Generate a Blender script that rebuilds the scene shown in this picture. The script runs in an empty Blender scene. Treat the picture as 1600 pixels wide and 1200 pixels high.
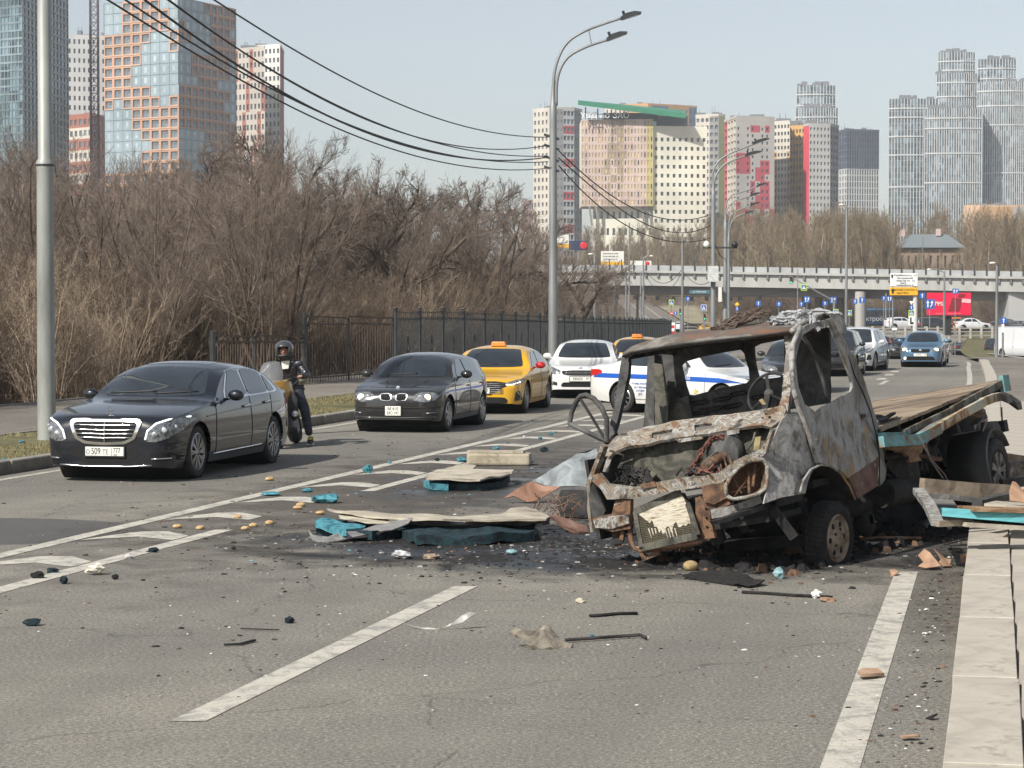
import bpy,bmesh,math,random
import numpy as np
from mathutils import Vector,Matrix,noise as mnoise
from mathutils.bvhtree import BVHTree
from mathutils.geometry import delaunay_2d_cdt
R=math.radians;HAZE=.00022
random.seed(7)
C=bpy.context.scene.collection
S=bpy.context.scene
FPX,CAMZ,PITCH=3560.0,2.15,math.atan(110/3560.0)
cd=bpy.data.cameras.new('camera');cam=bpy.data.objects.new('camera',cd);C.objects.link(cam)
cd.sensor_width=36;cd.lens=36*FPX/1600;cd.clip_start=0.5;cd.clip_end=9000
cam.location=(0,0,CAMZ);cam.rotation_euler=(R(90)-PITCH,0,0)
S.camera=cam
SUN_EL=42.0
SUN_DIR=Vector((-0.66,-0.75,0)).normalized()
az=math.atan2(SUN_DIR.x,SUN_DIR.y)
wd=bpy.data.worlds.new('World');S.world=wd;wd.use_nodes=True
nt=wd.node_tree;nt.nodes.clear()
sky=nt.nodes.new('ShaderNodeTexSky');sky.sky_type='NISHITA';sky.sun_disc=False
sky.sun_elevation=R(SUN_EL);sky.sun_rotation=az;sky.air_density=1.0;sky.dust_density=1.2;sky.ozone_density=1.2
sky.altitude=100
hs=nt.nodes.new('ShaderNodeHueSaturation');hs.inputs['Saturation'].default_value=0.5
bg=nt.nodes.new('ShaderNodeBackground');bg.inputs[1].default_value=0.105
wo=nt.nodes.new('ShaderNodeOutputWorld')
nt.links.new(sky.outputs[0],hs.inputs['Color']);nt.links.new(hs.outputs[0],bg.inputs[0]);nt.links.new(bg.outputs[0],wo.inputs[0])
sl=bpy.data.lights.new('sun','SUN');sl.energy=4.8;sl.angle=R(0.6);sl.color=(1.0,0.95,0.87)
so=bpy.data.objects.new('sun',sl);C.objects.link(so)
sd=Vector((SUN_DIR.x*math.cos(R(SUN_EL)),SUN_DIR.y*math.cos(R(SUN_EL)),math.sin(R(SUN_EL))))
so.rotation_euler=sd.to_track_quat('Z','Y').to_euler()
S.view_settings.view_transform='Standard';S.view_settings.look='None'
S.view_settings.exposure=0.29;S.view_settings.gamma=1;S.view_settings.use_curve_mapping=False
S.cycles.max_bounces=6;S.cycles.transparent_max_bounces=12;S.cycles.volume_bounces=0
S.cycles.use_denoising=True
CP,SP=math.cos(PITCH),math.sin(PITCH)
def ray(px,py):
 u=(px-800)/FPX;v=-(py-600)/FPX
 return Vector((u,CP+v*SP,v*CP-SP))
def G(px,py,z=0.0):
 d=ray(px,py);t=(z-CAMZ)/d.z
 return Vector((d.x*t,d.y*t,z))
def A(px,py,Y):
 d=ray(px,py);t=Y/d.y
 return Vector((d.x*t,Y,CAMZ+d.z*t))
def curve(Y):
 if Y<60:return 0.0
 k=0.00032;d=min(Y,190)-60
 r=k*d*d
 if Y>190:r+=2*k*130*(Y-190)
 return-r
def Hh(Y):
 if Y<95:return 0.0
 if Y<245:return-2.3*(Y-95)/150
 if Y<350:return-2.3+2.3*(Y-245)/105
 return min(.0265*(Y-350),19.6)
def GG(px,py,dz=0.0):
 d=ray(px,py);Y=5.0
 while Y<900:
  if CAMZ+d.z/d.y*Y<=Hh(Y)+dz:break
  Y+=.5
 return Vector((d.x/d.y*Y,Y,Hh(Y)+dz))
def road(X0,Y,z=0.0):
 w=min(1.0,max(0.0,(X0+3)/1.6))
 return Vector((X0+0.226*Y+curve(Y)-w*.0145*(min(Y,90)-10),Y,z+Hh(Y)))
class MB:
 def __init__(s):s.v=[];s.f=[];s.m=[]
 def add(s,vs,fs,mi=0):
  b=len(s.v);s.v.extend(tuple(v) for v in vs)
  for f in fs:s.f.append(tuple(b+i for i in f));s.m.append(mi)
  return s
 def box(s,c,d,mi=0,rz=0.0,M=None):
  x,y,z=d[0]/2,d[1]/2,d[2]/2
  vs=[Vector((sx*x,sy*y,sz*z)) for sx in(-1,1) for sy in(-1,1) for sz in(-1,1)]
  if rz:m=Matrix.Rotation(rz,3,'Z');vs=[m@v for v in vs]
  if M is not None:vs=[M@v for v in vs]
  vs=[v+Vector(c) for v in vs]
  return s.add(vs,[(0,1,3,2),(4,6,7,5),(0,4,5,1),(2,3,7,6),(0,2,6,4),(1,5,7,3)],mi)
 def bar(s,a,b,w,h=None,mi=0,up=(0,0,1)):
  a=Vector(a);b=Vector(b);h=h or w
  d=(b-a);L=d.length
  if L<1e-6:return s
  d/=L;up=Vector(up)
  if abs(d.dot(up))>.97:up=Vector((1,0,0))
  x=d.cross(up).normalized()*w/2;y=x.cross(d).normalized()*h/2
  vs=[p+sx*x+sy*y for p in(a,b) for sx,sy in((-1,-1),(1,-1),(1,1),(-1,1))]
  return s.add(vs,[(0,1,2,3),(7,6,5,4),(0,4,5,1),(1,5,6,2),(2,6,7,3),(3,7,4,0)],mi)
 def tube(s,pts,r,n=8,mi=0,caps=True,flat=1.0):
  pts=[Vector(p) for p in pts];k=len(pts)
  rs=r if isinstance(r,(list,tuple)) else[r]*k
  ref=None;vs=[]
  for i,p in enumerate(pts):
   d=(pts[min(i+1,k-1)]-pts[max(i-1,0)])
   if d.length<1e-9:d=Vector((0,0,1))
   d.normalize()
   if ref is None:ref=Vector((0,0,1)) if abs(d.z)<.9 else Vector((1,0,0))
   x=d.cross(ref)
   if x.length<1e-4:x=d.cross(Vector((0,1,0)))
   x.normalize();y=x.cross(d).normalized();ref=y
   for j in range(n):
    a=2*math.pi*j/n
    vs.append(p+rs[i]*(math.cos(a)*x+math.sin(a)*flat*y))
  fs=[(i*n+j,i*n+(j+1)%n,(i+1)*n+(j+1)%n,(i+1)*n+j) for i in range(k-1) for j in range(n)]
  if caps and n>2:fs.append(tuple(range(n))[::-1]);fs.append(tuple((k-1)*n+j for j in range(n)))
  return s.add(vs,fs,mi)
 def prism(s,poly,d,mi=0,M=None,o=(0,0,0)):
  n=len(poly);o=Vector(o)
  vs=[Vector((p[0],p[1],0)) for p in poly]+[Vector((p[0],p[1],d)) for p in poly]
  if M is not None:vs=[M@v for v in vs]
  vs=[v+o for v in vs]
  return s.add(vs,[tuple(range(n))[::-1],tuple(range(n,2*n))]+[(i,(i+1)%n,n+(i+1)%n,n+i) for i in range(n)],mi)
 def lathe(s,prof,n=24,mi=0,M=None,o=(0,0,0),closed=False):
  o=Vector(o);k=len(prof);vs=[]
  for(r,h) in prof:
   for j in range(n):
    a=2*math.pi*j/n;v=Vector((r*math.cos(a),r*math.sin(a),h))
    vs.append((M@v if M is not None else v)+o)
  fs=[(i*n+j,i*n+(j+1)%n,(i+1)*n+(j+1)%n,(i+1)*n+j) for i in range(k-1) for j in range(n)]
  if closed:fs+=[((k-1)*n+j,(k-1)*n+(j+1)%n,(j+1)%n,j) for j in range(n)]
  return s.add(vs,fs,mi)
 def sphere(s,c,r,n=12,m=8,mi=0,sc=(1,1,1),M=None):
  prof=[(max(1e-4,r*math.sin(math.pi*i/m)),-r*math.cos(math.pi*i/m)) for i in range(m+1)]
  mm=Matrix.Diagonal(sc)
  if M is not None:mm=M@mm
  return s.lathe(prof,n,mi,mm,c)
 def grid(s,rows,mi=0,flip=False):
  k=len(rows[0]);vs=[p for r in rows for p in r]
  fs=[(i*k+j,i*k+j+1,(i+1)*k+j+1,(i+1)*k+j) for i in range(len(rows)-1) for j in range(k-1)]
  if flip:fs=[f[::-1] for f in fs]
  return s.add(vs,fs,mi)
 def mesh(s,name,mats,smooth=False,sharp=None):
  me=bpy.data.meshes.new(name);me.from_pydata([tuple(v) for v in s.v],[],s.f)
  if not isinstance(mats,(list,tuple)):mats=[mats]
  for m in mats:me.materials.append(m)
  if len(mats)>1:me.polygons.foreach_set('material_index',s.m)
  if smooth:
   me.polygons.foreach_set('use_smooth',[True]*len(me.polygons))
   if sharp:me.set_sharp_from_angle(angle=R(sharp))
  me.update();return me
 def build(s,name,mats,parent=None,smooth=False,sharp=None,loc=None,**tags):
  return put(name,s.mesh(name,mats,smooth,sharp),parent,loc,**tags)
def put(name,me,parent=None,loc=None,rot=None,**tags):
 o=bpy.data.objects.new(name,me);C.objects.link(o)
 if parent is not None:o.parent=parent
 if loc is not None:o.location=loc
 if rot is not None:o.rotation_euler=rot
 for k,v in tags.items():o[k]=v
 return o
def thing(name,label,cat,loc=(0,0,0),rz=0.0,group=None,M=None):
 o=bpy.data.objects.new(name,None);C.objects.link(o);o.empty_display_size=.2
 if M is not None:o.matrix_world=M
 else:o.location=loc;o.rotation_euler=(0,0,rz)
 o['label']=label;o['category']=cat
 if group:o['group']=group
 return o
def tag(o,label,cat,group=None,kind=None):
 o['label']=label;o['category']=cat
 if group:o['group']=group
 if kind:o['kind']=kind
 return o
KIDS={}
def dup(root,label=None,loc=None,rz=None,sc=None,group=None):
 def kids(o):return[c for c in C.objects if c.parent==o]
 if root.name not in KIDS:
  KIDS[root.name]=[(c,[(g,[]) for g in kids(c)]) for c in kids(root)]
 r=root.copy();C.objects.link(r)
 if loc is not None:r.location=loc
 if rz is not None:r.rotation_euler=(0,0,rz)
 if sc is not None:r.scale=sc if isinstance(sc,(tuple,list)) else(sc,)*3
 if label:r['label']=label
 if group:r['group']=group
 for c,gs in KIDS[root.name]:
  d=c.copy();C.objects.link(d);d.parent=r
  for g,_ in gs:
   e=g.copy();C.objects.link(e);e.parent=d
 return r
def bevel(o,w=.01,seg=2):
 m=o.modifiers.new('bevel','BEVEL');m.width=w;m.segments=seg;m.limit_method='ANGLE';m.angle_limit=R(35)
 return o
TXT={}
def text(name,s,size,mat,parent=None,M=None,depth=.002,align='CENTER',sx=1.0,**tags):
 key=(s,size,align,depth)
 if key not in TXT:
  cu=bpy.data.curves.new('lettering','FONT');cu.body=s;cu.size=size;cu.extrude=depth
  cu.align_x=align;cu.align_y='CENTER';cu.resolution_u=3
  ob=bpy.data.objects.new('lettering_tmp',cu);C.objects.link(ob)
  dg=bpy.context.evaluated_depsgraph_get();dg.update()
  me=bpy.data.meshes.new_from_object(ob.evaluated_get(dg));bpy.data.objects.remove(ob)
  TXT[key]=me
 me=TXT[key].copy();me.materials.clear();me.materials.append(mat)
 o=put(name,me,parent,**tags)
 if M is not None:o.matrix_local=M@Matrix.Diagonal((sx,1,1,1))
 return o
def new_mat(name):
 m=bpy.data.materials.new(name);m.use_nodes=True
 return m,m.node_tree,m.node_tree.nodes['Principled BSDF']
def N(nt,t,**kw):
 n=nt.nodes.new(t)
 for k,v in kw.items():
  if k in n.inputs.keys():n.inputs[k].default_value=v
  else:setattr(n,k,v)
 return n
def ramp(nt,src,stops,interp='LINEAR'):
 r=nt.nodes.new('ShaderNodeValToRGB');r.color_ramp.interpolation=interp
 e=r.color_ramp.elements
 while len(e)<len(stops):e.new(0.5)
 for el,(p,c) in zip(e,stops):
  el.position=p;el.color=(c,c,c,1) if isinstance(c,(int,float)) else(*c,1)
 nt.links.new(src,r.inputs[0]);return r.outputs[0]
def coords(nt,scale=(1,1,1),obj=True):
 tc=nt.nodes.new('ShaderNodeTexCoord');mp=nt.nodes.new('ShaderNodeMapping');mp.inputs['Scale'].default_value=scale
 nt.links.new(tc.outputs['Object'],mp.inputs[0]);return mp.outputs[0]
def noise(nt,co,scale,detail=4,rough=.55,dist=0.0):
 n=N(nt,'ShaderNodeTexNoise',Scale=scale,Detail=detail,Roughness=rough,Distortion=dist)
 nt.links.new(co,n.inputs['Vector']);return n.outputs['Fac']
def mix(nt,fac,a,b,mode='MIX'):
 m=nt.nodes.new('ShaderNodeMix');m.data_type='RGBA';m.blend_type=mode
 def L(x,k):
  if isinstance(x,bpy.types.NodeSocket):nt.links.new(x,m.inputs[k])
  elif isinstance(x,(int,float)):m.inputs[k].default_value=x if k==0 else(x,x,x,1)
  else:m.inputs[k].default_value=(*x,1)
 L(fac,0);L(a,6);L(b,7);return m.outputs[2]
def math_(nt,op,a,b=0.0,clamp=False):
 m=nt.nodes.new('ShaderNodeMath');m.operation=op;m.use_clamp=clamp
 for i,x in enumerate((a,b)):
  if isinstance(x,bpy.types.NodeSocket):nt.links.new(x,m.inputs[i])
  else:m.inputs[i].default_value=x
 return m.outputs[0]
def bump(nt,b,h,strength=.3,dist=.02):
 n=N(nt,'ShaderNodeBump',Strength=strength,Distance=dist)
 nt.links.new(h,n.inputs['Height']);nt.links.new(n.outputs[0],b.inputs['Normal'])
MATS={}
def flat(name,col,rough=.6,metal=0.0,var=.12,scale=6.0,bmp=0.0,coat=0.0,spec=.5,stretch=(1,1,1)):
 """plain surface with gentle wear"""
 if name in MATS:return MATS[name]
 m,nt,b=new_mat(name)
 co=coords(nt,stretch);f=noise(nt,co,scale,5,.6)
 lo=tuple(max(0,c*(1-var*2)) for c in col);hi=tuple(min(1,c*(1+var)) for c in col)
 nt.links.new(ramp(nt,f,[(.3,lo),(.62,hi)]),b.inputs['Base Color'])
 b.inputs['Roughness'].default_value=rough;b.inputs['Metallic'].default_value=metal
 b.inputs['Coat Weight'].default_value=coat;b.inputs['Coat Roughness'].default_value=.04
 b.inputs['Specular IOR Level'].default_value=spec
 if bmp:bump(nt,b,noise(nt,co,scale*4,4),bmp,.01)
 MATS[name]=m;return m
def paint(name,col,rough=.35,metal=0.0,dirt=.25,coat=1.0):
 """car paint: clear coat, road dust low down"""
 if name in MATS:return MATS[name]
 m,nt,b=new_mat(name)
 tc=nt.nodes.new('ShaderNodeTexCoord');co=tc.outputs['Object']
 sp=nt.nodes.new('ShaderNodeSeparateXYZ');nt.links.new(co,sp.inputs[0])
 low=ramp(nt,sp.outputs['Z'],[(.12,1.0),(.75,.12)])
 d=math_(nt,'MULTIPLY',math_(nt,'MULTIPLY',ramp(nt,noise(nt,co,3.5,6,.65),[(.35,.25),(.7,1)]),low),dirt)
 nt.links.new(mix(nt,d,col,(.16,.14,.12)),b.inputs['Base Color'])
 nt.links.new(math_(nt,'ADD',rough,d),b.inputs['Roughness'])
 b.inputs['Metallic'].default_value=metal
 nt.links.new(math_(nt,'SUBTRACT',coat,math_(nt,'MULTIPLY',d,1.2),True),b.inputs['Coat Weight'])
 b.inputs['Coat Roughness'].default_value=.04;b.inputs['Specular IOR Level'].default_value=.25
 MATS[name]=m;return m
def emis(name,col,st):
 if name in MATS:return MATS[name]
 m,nt,b=new_mat(name);b.inputs['Base Color'].default_value=(*col,1)
 b.inputs['Emission Color'].default_value=(*col,1);b.inputs['Emission Strength'].default_value=st
 MATS[name]=m;return m
def patchy(name,stops,scale=5,detail=7,rough=.8,metal=0.0,dist=.6,bmp=.25,stretch=(1,1,1),interp='LINEAR',spec=.3,second=None):
 """burnt / weathered surface, colours by noise; second = (colour, threshold, scale) spots on top"""
 if name in MATS:return MATS[name]
 m,nt,b=new_mat(name);co=coords(nt,stretch);f=noise(nt,co,scale,detail,.68,dist)
 c=ramp(nt,f,stops,interp)
 for(col,th,sc) in(second or[]):
  g=ramp(nt,noise(nt,co,sc,6,.7,.4),[(th,0.0),(th+.07,1.0)])
  c=mix(nt,g,c,col)
 nt.links.new(c,b.inputs['Base Color'])
 b.inputs['Roughness'].default_value=rough;b.inputs['Metallic'].default_value=metal
 b.inputs['Specular IOR Level'].default_value=spec
 if bmp:bump(nt,b,noise(nt,co,scale*5,6,.7),bmp,.012)
 MATS[name]=m;return m
glass_dark=flat('dark_glass',(.022,.028,.034),.03,0,.2,2,coat=.6)
rubber=flat('tyre_rubber',(.022,.021,.020),.85,0,.3,9,bmp=.2)
black=flat('black_plastic',(.018,.018,.019),.5,0,.2)
black_void=flat('black_recess',(.006,.006,.006),.9,0,.1)
chrome=flat('chrome',(.72,.72,.72),.12,1.0,.08)
alloy=flat('alloy_rim',(.36,.36,.37),.32,.85,.2)
steel=flat('galvanised_steel',(.36,.365,.36),.5,.35,.14,2.2,bmp=.05,stretch=(1,1,.25))
dark_metal=flat('dark_fence_metal',(.045,.048,.05),.5,.2,.2)
concrete=flat('concrete',(.42,.40,.36),.85,0,.16,.6,bmp=.1)
lamp_glass=flat('clear_lamp_glass',(.50,.52,.54),.08,.5,.35,14)
white_plate=flat('plate_white',(.72,.71,.64),.5,0,.08,12)
# ================================================================== SETTING
def ellipse(nt,co,cx,cy,rx,ry,wob=.5,rot=0.0,soft=.35,sc=1.4):
 mp=nt.nodes.new('ShaderNodeMapping');mp.vector_type='TEXTURE'
 mp.inputs['Location'].default_value=(cx,cy,0);mp.inputs['Rotation'].default_value=(0,0,rot);mp.inputs['Scale'].default_value=(rx,ry,1e6)
 nt.links.new(co,mp.inputs[0])
 ln=nt.nodes.new('ShaderNodeVectorMath');ln.operation='LENGTH';nt.links.new(mp.outputs[0],ln.inputs[0])
 n=noise(nt,co,sc,7,.68,.5)
 d=math_(nt,'ADD',ln.outputs['Value'],math_(nt,'MULTIPLY',math_(nt,'SUBTRACT',n,.5),wob*2.2))
 return ramp(nt,d,[(max(0,1-soft),1.0),(1.0,.0)])
def asphalt(name,base,soot=True):
 m,nt,b=new_mat(name);co=coords(nt)
 big=noise(nt,co,.16,4,.6,.4);mid=noise(nt,co,1.7,6,.7,.3);fine=noise(nt,co,38,3,.8);vf=noise(nt,co,120,2,.9)
 c=mix(nt,ramp(nt,big,[(.36,0),(.62,1)]),tuple(x*.70 for x in base),(base[0]*1.2,base[1]*1.17,base[2]*1.08))
 c=mix(nt,ramp(nt,noise(nt,co,.55,6,.7,1.2),[(.52,.0),(.66,.35)]),c,(base[0]*.6,base[1]*.58,base[2]*.55))
 c=mix(nt,ramp(nt,mid,[(.35,.0),(.65,.5)]),c,tuple(x*.72 for x in(base[0]*.98,base[1]*.96,base[2]*.92)))
 g=math_(nt,'ADD',math_(nt,'MULTIPLY',fine,.55),math_(nt,'MULTIPLY',vf,.45))
 c=mix(nt,ramp(nt,g,[(.43,.62),(.51,0.0)]),c,(.035,.034,.032))
 c=mix(nt,ramp(nt,g,[(.53,0.0),(.61,.62)]),c,(.50,.47,.42))
 mp=nt.nodes.new('ShaderNodeMapping');mp.inputs['Rotation'].default_value=(0,0,math.atan(.226));nt.links.new(co,mp.inputs[0])
 mp2=nt.nodes.new('ShaderNodeMapping');mp2.inputs['Scale'].default_value=(1.3,.05,1);nt.links.new(mp.outputs[0],mp2.inputs[0])
 bands=noise(nt,mp2.outputs[0],1.0,3,.5)
 c=mix(nt,ramp(nt,bands,[(.40,.28),(.58,0.0)]),c,tuple(x*.55 for x in base))
 v=N(nt,'ShaderNodeTexVoronoi',Scale=.23);v.feature='DISTANCE_TO_EDGE'
 wv=nt.nodes.new('ShaderNodeVectorMath');wv.operation='ADD'
 nn=N(nt,'ShaderNodeTexNoise',Scale=.9,Detail=5);nt.links.new(co,nn.inputs['Vector'])
 nt.links.new(co,wv.inputs[0]);nt.links.new(nn.outputs['Color'],wv.inputs[1]);nt.links.new(wv.outputs[0],v.inputs['Vector'])
 cr=math_(nt,'MULTIPLY',ramp(nt,v.outputs['Distance'],[(.0,.5),(.004,0.0)]),ramp(nt,mid,[(.42,0),(.52,1)]))
 c=mix(nt,cr,c,(.03,.03,.03))
 rg=ramp(nt,mid,[(.3,.78),(.7,.92)])
 if soot:
  patch=ellipse(nt,co,-5.3,22.5,1.75,1.45,.02,-.2,.05)
  c=mix(nt,math_(nt,'MULTIPLY',patch,.75),c,(.06,.06,.062))
  c=mix(nt,math_(nt,'MULTIPLY',ellipse(nt,co,-1.0,29,2.7,12,.9,-.224,.6),.8),c,(.060,.050,.040))
  s1=ellipse(nt,co,1.05,21.1,4.1,3.0,.55,-.22,.38)
  s2=ellipse(nt,co,-.1,29.5,1.7,4.6,.75,-.224,.45)
  s3=ellipse(nt,co,3.35,17.2,.62,3.6,.5,-.224,.6)
  s4=ellipse(nt,co,2.0,43,2.4,14,.9,-.224,.6)
  s5=ellipse(nt,co,4.0,23.6,1.7,2.6,.5,-.3,.4)
  s1=math_(nt,'MAXIMUM',s1,s5)
  spk=ramp(nt,noise(nt,co,9,7,.8,.8),[(.44,.55),(.56,1.0)])
  c=mix(nt,math_(nt,'MULTIPLY',s1,.97),c,(.009,.008,.0075))
  c=mix(nt,math_(nt,'MULTIPLY',math_(nt,'MULTIPLY',s2,.62),spk),c,(.022,.022,.024))
  c=mix(nt,math_(nt,'MULTIPLY',math_(nt,'MULTIPLY',s3,.75),spk),c,(.032,.025,.019))
  c=mix(nt,math_(nt,'MULTIPLY',s4,.35),c,(.05,.05,.05))
  ash=math_(nt,'MULTIPLY',ellipse(nt,co,.75,21.2,1.3,1.3,.9,0,.5),ramp(nt,noise(nt,co,12,8,.8,1.0),[(.55,0),(.62,.8)]))
  c=mix(nt,ash,c,(.30,.31,.31))
  wet=math_(nt,'MULTIPLY',math_(nt,'MAXIMUM',s2,math_(nt,'MULTIPLY',s1,.8)),ramp(nt,noise(nt,co,.9,5,.6,.5),[(.47,0),(.53,1)]))
  rg=math_(nt,'SUBTRACT',rg,math_(nt,'MULTIPLY',wet,.55),True)
  c=mix(nt,math_(nt,'MULTIPLY',wet,.35),c,(.03,.032,.036))
 nt.links.new(c,b.inputs['Base Color']);nt.links.new(rg,b.inputs['Roughness'])
 b.inputs['Specular IOR Level'].default_value=.35
 bump(nt,b,math_(nt,'ADD',g,math_(nt,'MULTIPLY',mid,.6)),.55,.012)
 return m
m_asph=asphalt('road_asphalt',(.226,.214,.190))
m_walk=asphalt('path_asphalt',(.23,.205,.18),False)
m_earth=patchy('bare_earth',[(.3,(.06,.045,.03)),(.5,(.12,.09,.06)),(.7,(.19,.15,.10))],.8,8,.95,bmp=.4)
m_lawn=patchy('spring_lawn',[(.3,(.07,.07,.03)),(.5,(.13,.12,.055)),(.7,(.20,.16,.09))],.9,9,.95,bmp=.5,second=[((.06,.055,.03),.55,3)])
def marking_mat(name,base):
 m,nt,b=new_mat(name);co=coords(nt)
 w=ramp(nt,noise(nt,co,5,9,.8,.6),[(.47,0.0),(.60,.8)])
 w2=ramp(nt,noise(nt,co,38,6,.8,.2),[(.55,0.0),(.64,.7)])
 c=mix(nt,ramp(nt,noise(nt,co,1.2,4),[(.3,.0),(.7,.5)]),base,tuple(x*.78 for x in base))
 c=mix(nt,w,c,(.20,.19,.175));c=mix(nt,w2,c,(.12,.11,.10))
 c=mix(nt,math_(nt,'MULTIPLY',ellipse(nt,co,1.55,21.1,3.0,3.2,.55,-.3,.35),.85),c,(.03,.03,.028))
 nt.links.new(c,b.inputs['Base Color']);b.inputs['Roughness'].default_value=.8
 bump(nt,b,noise(nt,co,60,4,.8),.4,.008);return m
m_mark=marking_mat('worn_marking_paint',(.52,.49,.42))
m_kerb=patchy('granite_kerb',[(.3,(.30,.27,.225)),(.5,(.40,.365,.31)),(.7,(.47,.435,.37))],2.2,9,.85,bmp=.25,stretch=(1,1,1),second=[((.30,.27,.225),.56,2.0),((.16,.14,.12),.64,8)])
m_kerbL=patchy('old_kerb',[(.3,(.15,.14,.125)),(.5,(.24,.225,.20)),(.7,(.32,.30,.265))],2.6,8,.9,bmp=.3)
m_slab=patchy('pavement_slabs',[(.3,(.29,.26,.22)),(.5,(.37,.335,.285)),(.7,(.44,.40,.34))],1.6,9,.9,bmp=.25,second=[((.15,.13,.11),.64,3)])
def sheet(name,xl,xr,ys,z,mat,nx=6,kind='structure'):
 mb=MB();fl=xl if callable(xl) else(lambda Y:xl);fr=xr if callable(xr) else(lambda Y:xr)
 rows=[[road(fl(Y)+(fr(Y)-fl(Y))*i/nx,Y,(z(Y) if callable(z) else z)) for i in range(nx+1)] for Y in ys]
 mb.grid(rows,flip=True);o=mb.build(name,mat);o['kind']=kind;return o
fr=lambda a,b,s:[a+(b-a)*i/max(1,int((b-a)/s)) for i in range(max(1,int((b-a)/s))+1)]
mb=MB();ysg=[-60,0,60,95,120,160,200,245,300,350,400,480,560,700,850,1000,1100,1102,2000,4000,7000]
xsg=[-5200,-2500,-1200,-600,-300,-150,-80,-30,0,30,80,150,300,600,1200,2500,5200]
mb.grid([[(x,y,Hh(y)-.10) for x in xsg] for y in ysg],flip=True)
g=mb.build('ground',m_earth);g['kind']='structure'
sheet('road',-13.62,-.34,fr(-6,150,3),0.0,m_asph)
mb=MB()
mb.grid([[Vector((-22+(172*j/8),Y,Hh(Y)-.006-(.08 if Y>300 else 0))) if Y>200 else Vector((9.5+60*j/8,Y,Hh(Y)-.006)) for j in range(9)] for Y in(150,175,200,215,245,280,320,348)],flip=True);g=mb.build('crossing_road',m_walk);g['kind']='structure'
mb=MB();L_=[];R_=[]
for k in range(13):
 t=k/12;Y=346+t*400
 pl=1000+(930-1000)*(t**.85);pr=1092+(968-1092)*(t**.6)
 z=Hh(Y)+.12
 L_.append(Vector(((pl-800)/FPX*Y,Y,z)));R_.append(Vector(((pr-800)/FPX*Y,Y,z)))
mb.grid([L_,R_]);g=mb.build('hill_road',m_walk);g['kind']='structure'
mb=MB();mb.grid([[p+Vector((.3,0,.03)) for p in R_],[p+Vector((14+6*(i/12),0,.2)) for i,p in enumerate(R_)]]);g=mb.build('grass_slope',flat('dry_grass_bank',(.27,.235,.16),.95,0,.15,.2));g['kind']='structure'
mb=MB()
for q in(.34,.66):
 pts=[L_[i].lerp(R_[i],q)+Vector((0,0,.05)) for i in range(13)]
 for i in range(0,12):mb.bar(pts[i],pts[i].lerp(pts[i+1],.96),.25,.02)
g=mb.build('hill_road_line',m_mark);g['kind']='structure'
sheet('verge',-17.0,-13.9,fr(16,160,4),.13,m_lawn)
sheet('path',-22.6,-17.16,fr(16,160,4),.10,m_walk)
for nm,X0 in(('path_edging',-17.08),('path_back_edging',-22.66)):
 mb=MB()
 for Y in fr(16,158,4):mb.bar(road(X0,Y,.07),road(X0,Y+3.96,.07),.09,.14)
 g=mb.build(nm,m_kerbL);g['kind']='structure'
kr=put('kerb_left',None);kr['kind']='structure'
me=MB().box((0,0,.03),(.20,1.97,.30)).mesh('kerbstone',m_kerbL)
for i in range(66):
 Y=17+i*1.955;a=road(-13.76,Y);b=road(-13.76,Y+1.9)
 o=put('kerbstone',me,kr,a.lerp(b,.5)+Vector((0,0,random.uniform(-.008,.008))),(0,0,math.atan2(b.y-a.y,b.x-a.x)-math.pi/2+random.uniform(-.004,.004)))
 bevel(o,.015,1)
kr=put('kerb_right',None);kr['kind']='structure'
me=MB().box((0,0,.03),(.35,2.425,.26)).mesh('kerbstone',m_kerb)
for i in range(42):
 Y=7.6+i*2.43;a=road(-.18,Y);b=road(-.18,Y+2.372)
 if 24<Y<30:pass
 o=put('kerbstone',me,kr,a.lerp(b,.5)+Vector((random.uniform(-.004,.004),0,random.uniform(-.002,.002))),(0,0,math.atan2(b.y-a.y,b.x-a.x)-math.pi/2+random.uniform(-.003,.003)))
 bevel(o,.004,1)
sheet('pavement',.004,lambda Y:30,fr(4,150,4),.122,m_walk,3)
pv=put('pavement_paving',None);pv['kind']='structure'
me=MB().box((0,0,-.03),(1.18,1.18,.10)).mesh('paving_slab',m_slab)
for j in range(3):
 for i in range(38):
  Y=8.2+i*1.2*.975;p=road(.615+j*1.2,Y,.128+random.uniform(-.004,.004))
  put('paving_slab',me,pv,p,(random.uniform(-.003,.003),random.uniform(-.003,.003),-math.atan(.226)))
def strip(name,X0,Y0,Y1,w,z=.004,step=3.0):
 sheet(name,X0-w/2,X0+w/2,fr(Y0,Y1,step),z,m_mark,1)
strip('edge_line',-.86,6,18.9,.19);strip('edge_line',-.86,32,118,.17);strip('edge_line',-13.25,16,140,.13)
strip('median_line',-9.1,14,110,.19);strip('median_line',-7.97,10,22.6,.19);strip('median_line',-7.97,27.5,110,.17)
strip('lane_dash',-4.41,11.95,17.9,.19)
for Y0 in(45,57,69):strip('lane_dash',-4.41,Y0,Y0+4,.15)
for Y0 in(74,79,83.5,88):strip('lane_dash',-4.7,Y0,Y0+2,.3)
for k in range(17):
 z=14.95+2.18*k;n=MB();j=random.uniform(-.08,.08)
 n.add([road(a,z+b+j,.004) for a,b in((-8.98,0),(-8.86,.5),(-8.72,.86),(-8.45,.86),(-8.09,.42),(-8.09,0),(-8.55,.34))],[(0,6,2,1),(6,4,3,2),(6,5,4)][:3])
 o=n.build('hatch_marking',m_mark);o['kind']='structure'
for a,b in(((1480,546),(1600,562)),((1500,545.5),(1600,557.5))):
 mb=MB().bar(GG(*a)+Vector((0,0,.115)),GG(*b)+Vector((0,0,.115)),.35,.012);g=mb.build('service_road_line',m_mark);g['kind']='structure'
mb=MB();rows=[]
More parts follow.
